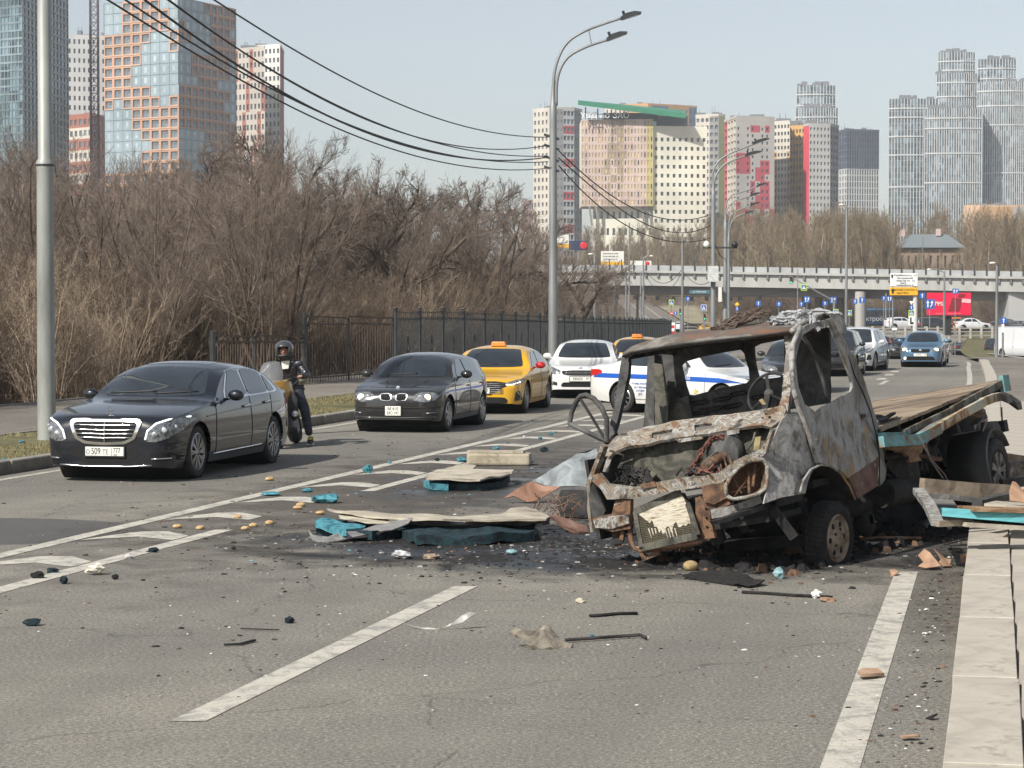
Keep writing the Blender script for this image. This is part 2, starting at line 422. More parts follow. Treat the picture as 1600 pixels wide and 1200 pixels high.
for Yd,pl,dz in((150,1520,.06),(175,1512,.2),(205,1504,.9),(240,1500,1.75),(262,1496,1.9)):
 rows.append([Vector(((pl+(1566-pl)*j/6-800)/FPX*Yd,Yd,Hh(Yd)+dz*(1 if j else .3))) for j in range(7)])
mb.grid(rows,flip=True);g=mb.build('lawn_bank',m_lawn);g['kind']='structure'
rng=np.random.default_rng(3);nb=26000
X0=rng.uniform(-16.95,-13.95,nb);Yb=rng.uniform(26,78,nb)
cl=np.array([mnoise.noise(Vector((x*.6,y*.25,0))) for x,y in zip(X0,Yb)])
k=cl>-.22;X0=X0[k];Yb=Yb[k];nb=len(X0)
bx=X0+.226*Yb-.00032*np.maximum(Yb-60,0)**2
h=rng.uniform(.02,.075,nb);a=rng.uniform(0,6.28,nb);w=.007
v=np.zeros((nb,3,3));v[:,0]=np.stack([bx-w*np.cos(a),Yb-w*np.sin(a),np.full(nb,.128)],1)
v[:,1]=np.stack([bx+w*np.cos(a),Yb+w*np.sin(a),np.full(nb,.128)],1)
v[:,2]=np.stack([bx+rng.normal(0,.03,nb),Yb+rng.normal(0,.03,nb),.13+h],1)
me=bpy.data.meshes.new('grass');me.vertices.add(nb*3);me.vertices.foreach_set('co',v.ravel())
me.loops.add(nb*3);me.loops.foreach_set('vertex_index',np.arange(nb*3,dtype=np.int32));me.polygons.add(nb);me.polygons.foreach_set('loop_start',np.arange(0,nb*3,3,dtype=np.int32));me.polygons.foreach_set('loop_total',np.full(nb,3,np.int32));me.update();me.validate()
me.materials.append(patchy('verge_grass_blades',[(.35,(.10,.10,.035)),(.5,(.22,.19,.09)),(.65,(.34,.28,.16))],2.5,5,.8,bmp=0))
tag(put('grass',me),'thin brown green grass on the verge beside the left kerb','grass',kind='stuff')
# ================================================================== BUILDINGS
def P2(px,Y):return Vector(((px-800)/FPX*Y,Y,0))
def zt(py,Y):return A(800,py,Y).z
def facade(wl,wn,p0,p1,z0,z1,cols,rows,wf=.55,hf=.55,dep=.3,wm=None,nm=None,base=0.0):
 """wall grid with real reveals into wl, panes set back into wn"""
 e=(p1-p0);W=e.length;e.normalize();n=Vector((e.y,-e.x,0))
 if n.dot(-p0)<0:n=-n
 cw=W/cols;ch=(z1-z0)/rows
 for c in range(cols):
  for r in range(rows):
   x0=c*cw;y0=z0+r*ch;mi=wm(c,rows-1-r) if wm else 0
   k=nm(c,rows-1-r) if nm else 0
   q=lambda u,v,d=0.0:p0+e*(x0+u*cw)+Vector((0,0,y0+v*ch))-n*d
   if k is None or k<0:
    wl.add([q(0,0),q(1,0),q(1,1),q(0,1)],[(0,1,2,3)],mi);continue
   w_,h_=(wf,hf) if not isinstance(wf,dict) else wf[k]
   a,b=(1-w_)/2,(1+w_)/2;s,t=(1-h_)/2,(1+h_)/2
   O=[q(0,0),q(1,0),q(1,1),q(0,1)];I=[q(a,s),q(b,s),q(b,t),q(a,t)];D=[q(a,s,dep),q(b,s,dep),q(b,t,dep),q(a,t,dep)]
   wl.add(O+I+D,[(0,1,5,4),(1,2,6,5),(2,3,7,6),(3,0,4,7),(4,5,9,8),(5,6,10,9),(6,7,11,10),(7,4,8,11)],mi)
   wn.add(D,[(0,1,2,3)],k)
def win_mat(name,col,var=.5,rough=.08):
 m,nt,b=new_mat(name);co=coords(nt)
 v=N(nt,'ShaderNodeTexWhiteNoise');mp=nt.nodes.new('ShaderNodeVectorMath');mp.operation='SNAP';mp.inputs[1].default_value=(2.9,2.9,3.2)
 nt.links.new(co,mp.inputs[0]);nt.links.new(mp.outputs[0],v.inputs['Vector'])
 c=ramp(nt,v.outputs['Value'],[(0,tuple(x*(1-var) for x in col)),(.6,col),(1,tuple(min(1,x*(1+var*1.6)) for x in col))])
 nt.links.new(c,b.inputs['Base Color']);b.inputs['Roughness'].default_value=rough;b.inputs['Specular IOR Level'].default_value=.8
 return m
w_dark=win_mat('window_dark',(.055,.065,.075));w_blue=win_mat('window_blue',(.20,.29,.34),.22);w_grey=win_mat('window_grey',(.12,.14,.16))
w_gold=win_mat('window_gold',(.42,.31,.10),.3);w_slate=win_mat('window_slate',(.04,.06,.07),.6)
def wallm(name,col):return flat(name,col,.85,0,.10,.05)
BL={}
def building(key,name,label,corners,ytop,zb,faces,walls,wins,roofc=(.25,.25,.25),extra=None,cat='tower block'):
 """corners [(px, Y)...] left to right as seen; faces = per span dict(cols, rows, ...)"""
 P=[P2(*c) for c in corners];Y=P[0].y if len(P)<3 else P[1].y
 zt_=zt(ytop,Y);t=thing(name,label,cat,(P[0].x,P[0].y,zb));off=Vector((P[0].x,P[0].y,zb))
 wl,wn=MB(),MB()
 for i,f in enumerate(faces):
  f=dict(f);facade(wl,wn,P[i],P[i+1],zb,zt_,**f)
 PB,PA=P[-1]*(1+28/P[-1].length),P[0]*(1+28/P[0].length);Q=P+[PB,PA]
 wl.add([Vector((p.x,p.y,zt_)) for p in Q],[tuple(range(len(Q)))],0)
 for a,b in((P[-1],PB),(PB,PA),(PA,P[0])):
  wl.add([Vector((a.x,a.y,zb)),Vector((b.x,b.y,zb)),Vector((b.x,b.y,zt_)),Vector((a.x,a.y,zt_))],[(0,1,2,3)],0)
 for m in(wl,wn):m.v=[tuple(Vector(v)-off) for v in m.v]
 wl.build('wall',walls,t);o=wn.build('window_panes',wins,t);o['kind']='stuff'
 mb=MB()
 for a,b in zip(P[:-1],P[1:]):mb.bar(a-off+Vector((0,.3,zt_+.4)),b-off+Vector((0,.3,zt_+.4)),.4,1.0)
 mb.build('roof_parapet',walls[0],t)
 mb=MB();rr=random.Random(key)
 for _ in range(rr.randint(3,6)):
  u=rr.uniform(.1,.9);q=P[0].lerp(P[-1],u)-off;mb.box((q.x,q.y+rr.uniform(4,12),zt_-zb+rr.uniform(.8,1.5)),(rr.uniform(1.5,5),3,rr.uniform(1.6,3.4)))
 for _ in range(4):
  u=rr.uniform(.05,.95);q=P[0].lerp(P[-1],u)-off;mb.bar((q.x,q.y+3,zt_-zb),(q.x,q.y+3,zt_-zb+rr.uniform(2,5)),.18)
 mb.build('roof_plant',flat('roof_plant_grey',(.20,.20,.21),.8),t)
 BL[key]=(t,off,P,zt_);return t
o_fr=wallm('orange_frame',(.56,.33,.22));o_bl=flat('pale_blue_panel',(.30,.38,.42),.25,0,.10,.08)
GL=['GGOOOOGG','GGOOOOOG','GGOOOOOG','OOOOOGGO','OOOOGGGO','OOOOGGGG','OOOGGGGG','OOOGGGGG','OOOOOGGG','OGOOOOGO','GGGOOOOO','GGGOOOOO','GGGGOOOO','GGGGGOOO','GGGGOOOO','GGGGOOOO']+['OOOOOOOO']*10
GR=['GGGGOOOOO','GGGGGOOOO','OGGGGOOOG','OOGGGOOOO','GGGGGOOOO','GGOOOOOOG','GGOOOOOOG','GGGOOOGGG','OOOOOOOOG','OOOOOOOGG','OOOOOOOOG','OOOOOOOOO','GGGGOOOOO','GGGGGOOOO','GGGOOOOOO','OOGGOOOOO']+['OOOOOOOOO']*10
Yo=700;ch=16.9/FPX*Yo;z1=zt(-5,Yo);zb=z1-ch*26
t=thing('apartment_tower','orange framed high-rise with stepped pale blue glass panels rising behind the bare trees','tower block',(-103,Yo,zb));off=Vector((-103,Yo,zb))
Pa,Pb,Pc=P2(165,716),P2(281,700),P2(371,728)
wl,wn,wb_=MB(),MB(),[]
for(p0,p1,pat) in((Pa,Pb,GL),(Pb,Pc,GR)):
 nc=len(pat[0]);e=(p1-p0);W=e.length;e.normalize();n=Vector((e.y,-e.x,0));n=n if n.dot(-p0)>0 else-n;cw=W/nc
 for r in range(26):
  for c in range(nc):
   y0=z1-(r+1)*ch;q=lambda u,v,d=0.0:p0+e*((c+u)*cw)+Vector((0,0,y0+v*ch))-n*d
   if pat[r][c]=='G':
    d=.12
    wl.add([q(.02,.02,d),q(.98,.02,d),q(.98,.98,d),q(.02,.98,d)],[(0,1,2,3)],1)
    wl.add([q(0,0,d+.1),q(1,0,d+.1),q(1,1,d+.1),q(0,1,d+.1)],[(0,1,2,3)],2)
    wl.add([q(.34,.25,d-.02),q(.60,.25,d-.02),q(.60,.8,d-.02),q(.34,.8,d-.02)],[(0,1,2,3)],3)
   else:
    a,b,s_,t_=.12,.88,.12,.84;O=[q(0,0),q(1,0),q(1,1),q(0,1)];I=[q(a,s_),q(b,s_),q(b,t_),q(a,t_)];D=[q(a,s_,.55),q(b,s_,.55),q(b,t_,.55),q(a,t_,.55)]
    wl.add(O+I+D,[(0,1,5,4),(1,2,6,5),(2,3,7,6),(3,0,4,7),(4,5,9,8),(5,6,10,9),(6,7,11,10),(7,4,8,11)],0)
    sl_=[q(0,.0,-.12),q(1,.0,-.12),q(1,.07,-.12),q(0,.07,-.12),q(0,.07),q(1,.07)]
    if r%1==0:wl.add(sl_,[(0,1,2,3),(3,2,5,4)],4)
    if r<17:wb_.append((q(.50,.48,.42)-off,e,cw*.76,ch*.72,n))
    else:wn.add([q(a,s_,.52),q(b,s_,.52),q(b,t_,.52),q(a,t_,.52)],[(0,1,2,3)],0)
Pd,Pe=Pc*(1+26/Pc.length),Pa*(1+26/Pa.length)
for a,b in((Pc,Pd),(Pd,Pe),(Pe,Pa)):
 wl.add([Vector((a.x,a.y,zb)),Vector((b.x,b.y,zb)),Vector((b.x,b.y,z1)),Vector((a.x,a.y,z1))],[(0,1,2,3)],0)
wl.add([Vector((p.x,p.y,z1)) for p in(Pa,Pb,Pc,Pd,Pe)],[(0,1,2,3,4)],0)
for m in(wl,wn):m.v=[tuple(Vector(v)-off) for v in m.v]
wl.build('wall',[o_fr,o_bl,flat('joint_grey',(.12,.15,.17),.6),win_mat('window_pale',(.42,.48,.50),.15),wallm('cream_ledge',(.60,.45,.34))],t)
o=wn.build('lower_windows',[w_dark],t);o['kind']='stuff'
wmesh={}
for(p,e,w,h_,n) in wb_[:300]:
 k=round(w,1)
 if k not in wmesh:
  fm=MB();fm.box((0,0,0),(w,.06,h_),0);fm.box((-w*.12,-.05,0),(.14,.1,h_),1);fm.box((w*.2,-.05,0),(w*.45,.04,h_*.85),2)
  fm.box((0,-.06,h_/2-.06),(w,.1,.12),1);wmesh[k]=fm.mesh('window',[win_mat('window_steel_blue',(.15,.19,.22),.5),flat('window_bar',(.30,.29,.28),.5),w_grey])
 put('window',wmesh[k],t,p,(0,0,math.atan2(e.y,e.x)))
dk=flat('black_cladding',(.045,.06,.066),.18,.2,.3,.1);lt=flat('pale_glass_cladding',(.20,.26,.28),.15,.1,.35,.08)
t=building('A','glass_tower','dark glass high-rise with pale vertical strips at the left edge of the photo',[(-40,610),(38,600),(110,640)],-40,0,[dict(cols=14,rows=44,wf=.8,hf=.78,dep=.15,wm=lambda c,r:1),dict(cols=13,rows=44,wf=.74,hf=.72,dep=.2,wm=lambda c,r:0 if(c*7%5) else 2)],[dk,lt,flat('grey_fin',(.14,.17,.18),.35)],[win_mat('window_teal',(.09,.135,.155),.8)])
wh=wallm('white_cladding',(.62,.62,.61))
building('B','apartment_tower','white tower with rows of small dark windows between the glass tower and the crane',[(108,900),(175,905)],57,0,[dict(cols=9,rows=30,wf=.42,hf=.5,dep=.3)],[wh],[w_dark])
rb=wallm('red_brick',(.33,.13,.09));cr=wallm('cream_band',(.55,.50,.43))
building('C','apartment_block','lower red brick block with cream bands behind the crane mast',[(110,860),(146,850),(170,870)],180,0,[dict(cols=5,rows=18,wf=.6,hf=.5,dep=.25,wm=lambda c,r:r%2),dict(cols=4,rows=18,wf=.5,hf=.45,dep=.25)],[rb,cr],[w_grey],cat='apartment block')
building('F2','apartment_tower','beige stepped tower half hidden behind the orange tower',[(368,870),(415,860)],80,0,[dict(cols=8,rows=26,wf=.5,hf=.5,dep=.3,wm=lambda c,r:1 if(c+r//3)%4==0 else 0)],[wallm('beige_wall',(.46,.42,.37)),rb],[w_dark])
building('F','apartment_tower','white tower with a thin red edge to the right of the orange tower',[(402,905),(439,900),(445,925)],72,0,[dict(cols=6,rows=30,wf=.5,hf=.5,dep=.35),dict(cols=2,rows=30,nm=lambda c,r:-1,wm=lambda c,r:1)],[wallm('white_wall_warm',(.66,.65,.62)),rb],[w_dark])
gy=wallm('grey_wall',(.27,.265,.26));bg_=wallm('beige_panel',(.56,.52,.45));rd=wallm('red_panel',(.48,.09,.10));lb=flat('balcony_light',(.45,.47,.47),.4)
building('G','apartment_tower','cream and grey high-rise with red balcony stripes left of the pink police building',[(833,1010),(869,1000),(880,1001),(897,1003),(909,1012)],170,5,[dict(cols=6,rows=24,wf=.45,hf=.5,dep=.5),dict(cols=2,rows=24,wf=.3,hf=.3,wm=lambda c,r:1),dict(cols=3,rows=24,wf=.84,hf=.58,dep=.5,wm=lambda c,r:2 if r%4==2 else 3),dict(cols=3,rows=24,wf=.3,hf=.4,wm=lambda c,r:1)],[bg_,gy,rd,lb],[w_grey])
Yp=900;pk=wallm('pink_panel',(.55,.43,.37));pk2=wallm('pink_panel_dark',(.46,.34,.30));crm=wallm('cream_white',(.74,.72,.60));br=wallm('bronze_panel',(.35,.27,.20));ye=wallm('ochre_panel',(.46,.40,.16))
rg_=random.Random(5)
def pinkw(c,r):
 u=abs(c-10.5+r*.1)
 if c>=20:return 4
 if u<max(0,3.3-abs(r-5)*.35) and rg_.random()<.7:return 3
 return 1 if rg_.random()<.25 else 0
t=thing('police_building','pink and white police headquarters under a green slab roof with a rooftop sign','office building',(27,Yp,5));off=Vector((27,Yp,5))
wl,wn=MB(),MB();b1=zt(322,Yp)
facade(wl,wn,P2(908,Yp+2),P2(1020,Yp),b1,zt(186,Yp),22,11,.42,.58,.25,pinkw,lambda c,r:0 if(c%2==0) else(1 if rg_.random()<.55 else 2))
facade(wl,wn,P2(1020,Yp+1.5),P2(1104,Yp+5),5,zt(196,Yp),9,20,.46,.42,.35,lambda c,r:2,lambda c,r:-1 if r==0 else 2)
facade(wl,wn,P2(926,Yp+6),P2(1020,Yp+4),5,b1,10,6,.42,.42,.35,lambda c,r:2,lambda c,r:2)
for Z0,Z1,a,b in((b1,zt(186,Yp),P2(908,Yp+2),P2(1020,Yp)),(5,zt(196,Yp),P2(1020,Yp+1.5),P2(1104,Yp+5))):
 D=Vector((0,24,0))
 for p,q in((a,a+D),(b,b+D),(a+D,b+D)):wl.add([Vector((p.x,p.y,Z0)),Vector((q.x,q.y,Z0)),Vector((q.x,q.y,Z1)),Vector((p.x,p.y,Z1))],[(0,1,2,3)],2)
 for zz in(Z0,Z1):wl.add([Vector((p.x,p.y,zz)) for p in(a,b,b+D,a+D)],[(0,1,2,3)],2)
for m in(wl,wn):m.v=[tuple(Vector(v)-off) for v in m.v]
wl.build('wall',[pk,pk2,crm,br,ye],t);o=wn.build('window_panes',[w_gold,win_mat('window_straw',(.55,.45,.25),.3),w_dark],t);o['kind']='stuff'
gm=flat('green_roof',(.03,.22,.12),.5,0,.1,.1)
mb=MB();za=lambda px,py,Y:A(px,py,Y)-off
r1=[za(903,164,Yp-4),za(1072,185,Yp-4),za(1072,180,Yp+26),za(903,163,Yp+26)]
mb.add(r1+[p+Vector((0,0,1.7)) for p in r1[:1]]+[r1[1]+Vector((0,0,1.9)),r1[2]+Vector((0,0,1.9)),r1[3]+Vector((0,0,1.7))],[(3,2,1,0),(4,5,6,7),(0,1,5,4),(1,2,6,5),(2,3,7,6),(3,0,4,7)]);mb.build('roof_slab',gm,t)
mb=MB()
for px in(915,934,955,975,995,1015,1035,1055):mb.bar(za(px,187,Yp+5),za(px,166+(px-903)*.12,Yp+5),.5)
mb.box(za(1050,190,Yp+12),(12,6,4));mb.box(za(985,183,Yp+14),(22,4,3));mb.build('roof_supports',flat('roof_grey',(.16,.17,.18),.7),t)
Mx=Matrix.Translation(za(945,180.5,Yp-1.5))@Matrix.Rotation(R(90),4,'X')
text('roof_sign','УВД по ЗАО',3.3,flat('sign_white',(.85,.85,.83),.5,0,.02),t,Mx,.15)
mb=MB().bar(za(918,185,Yp+.6),za(972,185,Yp+.6),.3).bar(za(918,178.5,Yp+.6),za(972,178.5,Yp+.6),.2);mb.build('sign_frame',dark_metal,t)
mb=MB()
for px in(921,931,1003,1014):mb.bar(za(px,322,Yp+2),za(px+4,352,Yp+3),.8)
mb.build('slanted_column',gy,t)
bl=wallm('navy_panel',(.13,.18,.26));orp=wallm('ochre_wall',(.52,.31,.15))
building('I','apartment_block','orange and navy block showing above the green slab roof',[(945,1130),(1012,1120),(1088,1135)],164,5,[dict(cols=10,rows=22,wf=.3,hf=.35,wm=lambda c,r:0 if c>3 else 2),dict(cols=12,rows=22,wf=.3,hf=.35,wm=lambda c,r:1 if 0<c<5 or c>9 else 0)],[orp,bl,bg_],[w_dark],cat='apartment block')
grn=wallm('olive_green_panel',(.33,.36,.19))
building('J','apartment_tower','grey beige tower with an olive green strip right of the white office wing',[(1086,965),(1122,960),(1132,962)],181,5,[dict(cols=5,rows=26,wf=.62,hf=.5,dep=.5,wm=lambda c,r:2 if c>2 else 0),dict(cols=1,rows=26,nm=lambda c,r:-1,wm=lambda c,r:1)],[bg_,grn,gy],[w_grey])
rk=random.Random(11);redset=set()
for(c0,c1,r0,r1_,p) in((3,6,1,1,.8),(0,2,5,7,.9),(4,6,6,12,.75),(3,5,9,10,.9),(0,3,12,20,.75),(5,8,13,16,.4),(0,6,18,21,.5)):
 for c in range(c0,c1+1):
  for r in range(r0,r1_+1):
   if rk.random()<p:redset.add((c,r))
building('K','apartment_tower','beige high-rise splashed with red panels in the middle of the skyline',[(1131,890),(1149,870),(1209,876)],184,5,[dict(cols=4,rows=27,wf=.7,hf=.6,dep=.8,wm=lambda c,r:1 if c==0 else 3),dict(cols=8,rows=27,wf=.42,hf=.42,dep=.3,nm=lambda c,r:-1 if(c in(1,4,7) or r==0) else 0,wm=lambda c,r:1 if(c,r) in redset else 0)],[wallm('greige',(.46,.43,.40)),wallm('red_block',(.46,.08,.10)),gy,cr],[w_dark])
building('L1','apartment_tower','cream tower with brown balconies beside the red splashed high-rise',[(1208,920),(1233,915)],193,5,[dict(cols=5,rows=26,wf=.55,hf=.5,dep=.5,wm=lambda c,r:1 if c in(0,4) and r>3 else 0)],[bg_,orp],[w_dark])
building('L2','apartment_tower','orange balconied tower left of the tall red strip',[(1232,935),(1256,930)],200,5,[dict(cols=5,rows=25,wf=.5,hf=.5,dep=.5)],[wallm('bright_orange_wall',(.58,.34,.12))],[w_dark])
building('L3','apartment_tower','grey tower edged with a tall bright red strip',[(1254,895),(1263,890),(1296,892),(1309,900)],196,3,[dict(cols=1,rows=27,nm=lambda c,r:-1,wm=lambda c,r:1),dict(cols=6,rows=27,wf=.5,hf=.45,dep=.4,wm=lambda c,r:0),dict(cols=3,rows=27,wf=.65,hf=.55,dep=.5,wm=lambda c,r:2)],[wallm('stone_grey',(.44,.43,.41)),wallm('signal_red',(.62,.06,.09)),gy],[w_grey])
def fins(key,label,corners,ytop,ybreaks,zb,ncols,dark,Yr):
 """curved glass tower: glass skin, white fins and ring bands"""
 n=len(corners);t=thing('glass_tower',label,'tower',(corners[0][0]*0+P2(*corners[0]).x,corners[0][1],zb));off=Vector((P2(*corners[0]).x,corners[0][1],zb))
 P=[P2(*c) for c in corners];zt_=zt(ytop,Yr);L=[0];P=[p*((Yr+(p.y-Yr)*.22)/p.y) for p in P]
 for a,b in zip(P[:-1],P[1:]):L.append(L[-1]+(b-a).length)
 def at(u):
  s=u*L[-1]
  for i in range(n-1):
   if s<=L[i+1]+1e-6:return P[i].lerp(P[i+1],(s-L[i])/(L[i+1]-L[i]))
 gl,pn,fn,rn=MB(),MB(),MB(),MB();rows=int((zt_-zb)/3.4)
 for c in range(ncols):
  a,b=at(c/ncols)-off,at((c+1)/ncols)-off
  for r in range(rows):
   z0,z1=(zt_-zb)*r/rows,(zt_-zb)*(r+.97)/rows
   gl.add([(a.x,a.y,z0),(b.x,b.y,z0),(b.x,b.y,z1),(a.x,a.y,z1)],[(0,1,2,3)],(c*13+r*5+(c*r)%7)%3)
  fn.bar((a.x,a.y-.1,0),(a.x,a.y-.1,zt_-zb),.42,.25,up=(0,1,0))
 b=at(1)-off;fn.bar((b.x,b.y-.2,0),(b.x,b.y-.2,zt_-zb),.5,.5)
 for y in[ytop]+list(ybreaks):
  z=zt(y,Yr)-zb-.4
  for i in range(24):rn.bar(at(i/24)-off+Vector((0,-.25,z)),at((i+1)/24)-off+Vector((0,-.25,z)),.4,.7)
 q=[(p-off) for p in P]+[P[-1]*(1+30/P[-1].length)-off,P[0]*(1+30/P[0].length)-off]
 gl.add([(p.x,p.y,zt_-zb) for p in q],[tuple(range(len(q)))],0)
 gl.add([(q[-3].x,q[-3].y,0),(q[-2].x,q[-2].y,0),(q[-2].x,q[-2].y,zt_-zb),(q[-3].x,q[-3].y,zt_-zb)],[(0,1,2,3)],0)
 gl.add([(q[0].x,q[0].y,0),(q[-1].x,q[-1].y,0),(q[-1].x,q[-1].y,zt_-zb),(q[0].x,q[0].y,zt_-zb)],[(0,1,2,3)],0)
 g1=win_mat('tower_glass',(.17,.21,.24),.5);g2=win_mat('tower_glass_dark',(.06,.08,.09),.6);g3=win_mat('tower_glass_mid',(.11,.145,.165),.5)
 o=gl.build('glass_skin',[g1,g3,g2] if not dark else[g2,g3,g2],t)
 fn.build('fins',flat('white_fin',(.56,.57,.56),.5),t)['kind']='stuff';rn.build('ring_bands',flat('white_fin',(.56,.57,.56),.5),t)
 mb=MB();rr=random.Random(key)
 for _ in range(6):
  u=rr.uniform(.08,.92);p=at(u)-off;mb.box((p.x,p.y+6,zt_-zb+.7),(rr.uniform(1,5),3,rr.uniform(1.5,4)))
 mb.build('roof_plant',flat('roof_plant_grey',(.20,.20,.21),.8),t)['kind']='stuff';return t
fins('m1','round finned glass tower top rising behind the orange and red blocks, narrow upper drum',[(1243,1330),(1262,1318),(1285,1316),(1304,1330)],133,[150,166],5,12,False,1320)
fins('m2','wider lower drum of the round glass tower behind the orange and red blocks',[(1242,1312),(1262,1300),(1288,1298),(1308,1312)],168,[194],5,16,False,1300)
fins('o1','tallest curved glass tower of the cluster at the right edge',[(1463,1340),(1480,1326),(1503,1322),(1521,1335)],81,[95,112],5,14,False,1325)
fins('o2','middle tier of the curved glass towers below the tallest one',[(1461,1322),(1480,1308),(1505,1304),(1524,1318)],114,[136],5,17,False,1308)
fins('o3','slim curved glass tower at the far right behind the broad one',[(1525,1322),(1540,1310),(1566,1308),(1585,1320)],92,[108],5,13,False,1310)
fins('o4','broad curved glass tower at the right edge of the skyline',[(1524,1290),(1548,1272),(1580,1268),(1612,1282)],127,[150,180,255],5,26,False,1272)
fins('o5','leftmost dark glass tower of the curved cluster at the right',[(1387,1300),(1400,1288),(1430,1284),(1464,1294)],154,[168,198,227,277],5,16,True,1285)
fins('o6','lower curved glass tower in front of the cluster at the right',[(1443,1268),(1465,1256),(1500,1252),(1532,1262)],169,[185,224,270],5,24,False,1254)
nv=wallm('navy_cladding',(.09,.10,.14));wf_=wallm('white_fin_wall',(.52,.53,.52))
building('N','office_tower','dark blue office tower with white vertical ribs left of the curved glass cluster',[(1309,1150),(1322,1140),(1372,1146)],204,5,[dict(cols=3,rows=28,wf=.55,hf=.7,dep=.4,wm=lambda c,r:0 if r<6 else 1),dict(cols=13,rows=28,wf=.66,hf=.86,dep=.4,wm=lambda c,r:0 if r<6 else 1)],[nv,wf_],[w_slate],cat='office tower')
building('S1','shopping_centre','low orange and grey hall at the foot of the curved glass towers',[(1505,1050),(1530,1048),(1610,1052)],323,5,[dict(cols=2,rows=3,nm=lambda c,r:-1),dict(cols=14,rows=3,wf=.4,hf=.3,wm=lambda c,r:1 if c<9 else 2)],[wallm('apricot_wall',(.60,.40,.26)),orp,wallm('grey_hall',(.40,.40,.40))],[w_dark],cat='building')
rr=random.Random(21)
for(x0,x1,yt,Y,col) in((742,772,332,2300,(.55,.56,.56)),(772,800,342,2500,(.50,.52,.53)),(815,836,314,1900,(.50,.38,.36))):
 building('z%d'%x0,'apartment_block',{742:'pale distant block between the leafless treetops, left of the cream tower',772:'lowest pale distant block above the treetops',815:'distant pinkish block touching the cream tower',700:'distant white block half lost in the twigs',640:'distant grey block behind the tall willow crowns'}[x0],[(x0,Y),(x1,Y+5)],yt,10,[dict(cols=8,rows=10,wf=.5,hf=.5)],[wallm('far_wall_%d'%x0,col)],[w_grey],cat='apartment block')
Yh=520;t=thing('brick_house','old two-storey brown brick house with a metal hip roof among the bare trees','house',P2(1400,Yh));off=P2(1400,Yh)
wl,wn=MB(),MB();zr=zt(386,Yh)
facade(wl,wn,P2(1402,Yh),P2(1505,Yh),4,zr,9,2,.3,.42,.3);facade(wl,wn,P2(1402,Yh),P2(1402,Yh)+Vector((-1,12,0)),4,zr,3,2,.3,.42,.3)
for m in(wl,wn):m.v=[tuple(Vector(v)-off) for v in m.v]
wl.build('wall',wallm('brown_brick',(.30,.22,.16)),t)
nw=len(wn.f)
for i in range(nw):
 m_=MB().add([wn.v[j] for j in wn.f[i]],[(0,1,2,3)]);m_.build('window',w_dark,t)
mb=MB();a,b=A(1398,387,Yh)-off,A(1509,387,Yh)-off
mb.add([a+Vector((0,-1,0)),b+Vector((0,-1,0)),b+Vector((0,12,0)),a+Vector((0,12,0)),A(1425,366,Yh+6)-off,A(1480,366,Yh+6)-off],[(0,1,5,4),(1,2,5),(2,3,4,5),(3,0,4)]).build('roof',flat('zinc_roof',(.24,.27,.28),.5,.3),t)
mb=MB().box(A(1408,364,Yh+4)-off,(1.6,1.2,1.6)).box(A(1466,363,Yh+5)-off,(1,1,1.6));mb.build('chimney',wallm('chimney_plaster',(.55,.42,.38)),t)
Yh=700;t=thing('red_shed','low red shed with a green pitched roof beyond the bridge','shed',P2(1020,Yh));off=P2(1020,Yh)
mb=MB();a,b,c_,d_=[A(x,y,Yh)-off for x,y in((1018,409),(1076,400),(1093,403),(1110,407))]
pz=lambda p,z:Vector((p.x,p.y,z))
mb.add([pz(a,8),pz(b,8),b,a,pz(d_,8),d_],[(0,1,2,3),(1,4,5,2)]).build('wall',wallm('shed_red',(.30,.09,.07)),t)
mb=MB().add([a+Vector((0,-1,0)),b+Vector((0,-1,.6)),b+Vector((0,12,.9)),a+Vector((0,12,0)),d_+Vector((0,-1,0)),d_+Vector((0,12,.1))],[(0,1,2,3),(1,4,5,2)]).build('roof',wallm('shed_green',(.10,.17,.12)),t)
mb=MB().box(A(1062,395,Yh+1)-off,(1.4,1.4,1.8)).box(A(1093,397,Yh+1)-off,(2.4,1.4,2)).build('vent',wh,t)
Yc=640;t=thing('tower_crane','dark lattice crane mast between the white tower and the orange tower','crane',P2(150,Yc))
mb=MB();z=0;top=zt(-30,Yc);w=1.05;cs=[(-w,-w),(w,-w),(w,w),(-w,w)]
for cx,cy in cs:mb.bar((cx,cy,0),(cx,cy,top),.28)
mb.build('mast_rail',flat('crane_paint',(.10,.07,.08),.6),t);mb=MB()
while z<top:
 for i in range(4):
  a,b=cs[i],cs[(i+1)%4];mb.bar((*a,z),(*b,z+2.2),.16);mb.bar((*a,z),(*b,z),.14)
 z+=2.2
mb.build('mast_lattice',flat('crane_paint',(.10,.07,.08),.6),t)
for px,py,Y,s_,lb_ in((53,243,900,2.4,'small golden church dome glinting through the twigs, right one'),(1,250,900,1.8,'small golden church dome at the left edge behind the twigs')):
 t=thing('church_dome',lb_,'dome',A(px,py+6,Y));pf=[(.01,3),(.35,2.4),(1,1.2),(1.15,.4),(.8,-.2),(.75,-.8)]
 MB().lathe([(r*s_*.5,h_*s_*.6) for r,h_ in pf],12).build('cupola',flat('gold_leaf',(.60,.40,.08),.3,.6),t,smooth=True)
 MB().box((0,0,-7),(2,2,11)).build('drum',wh,t)
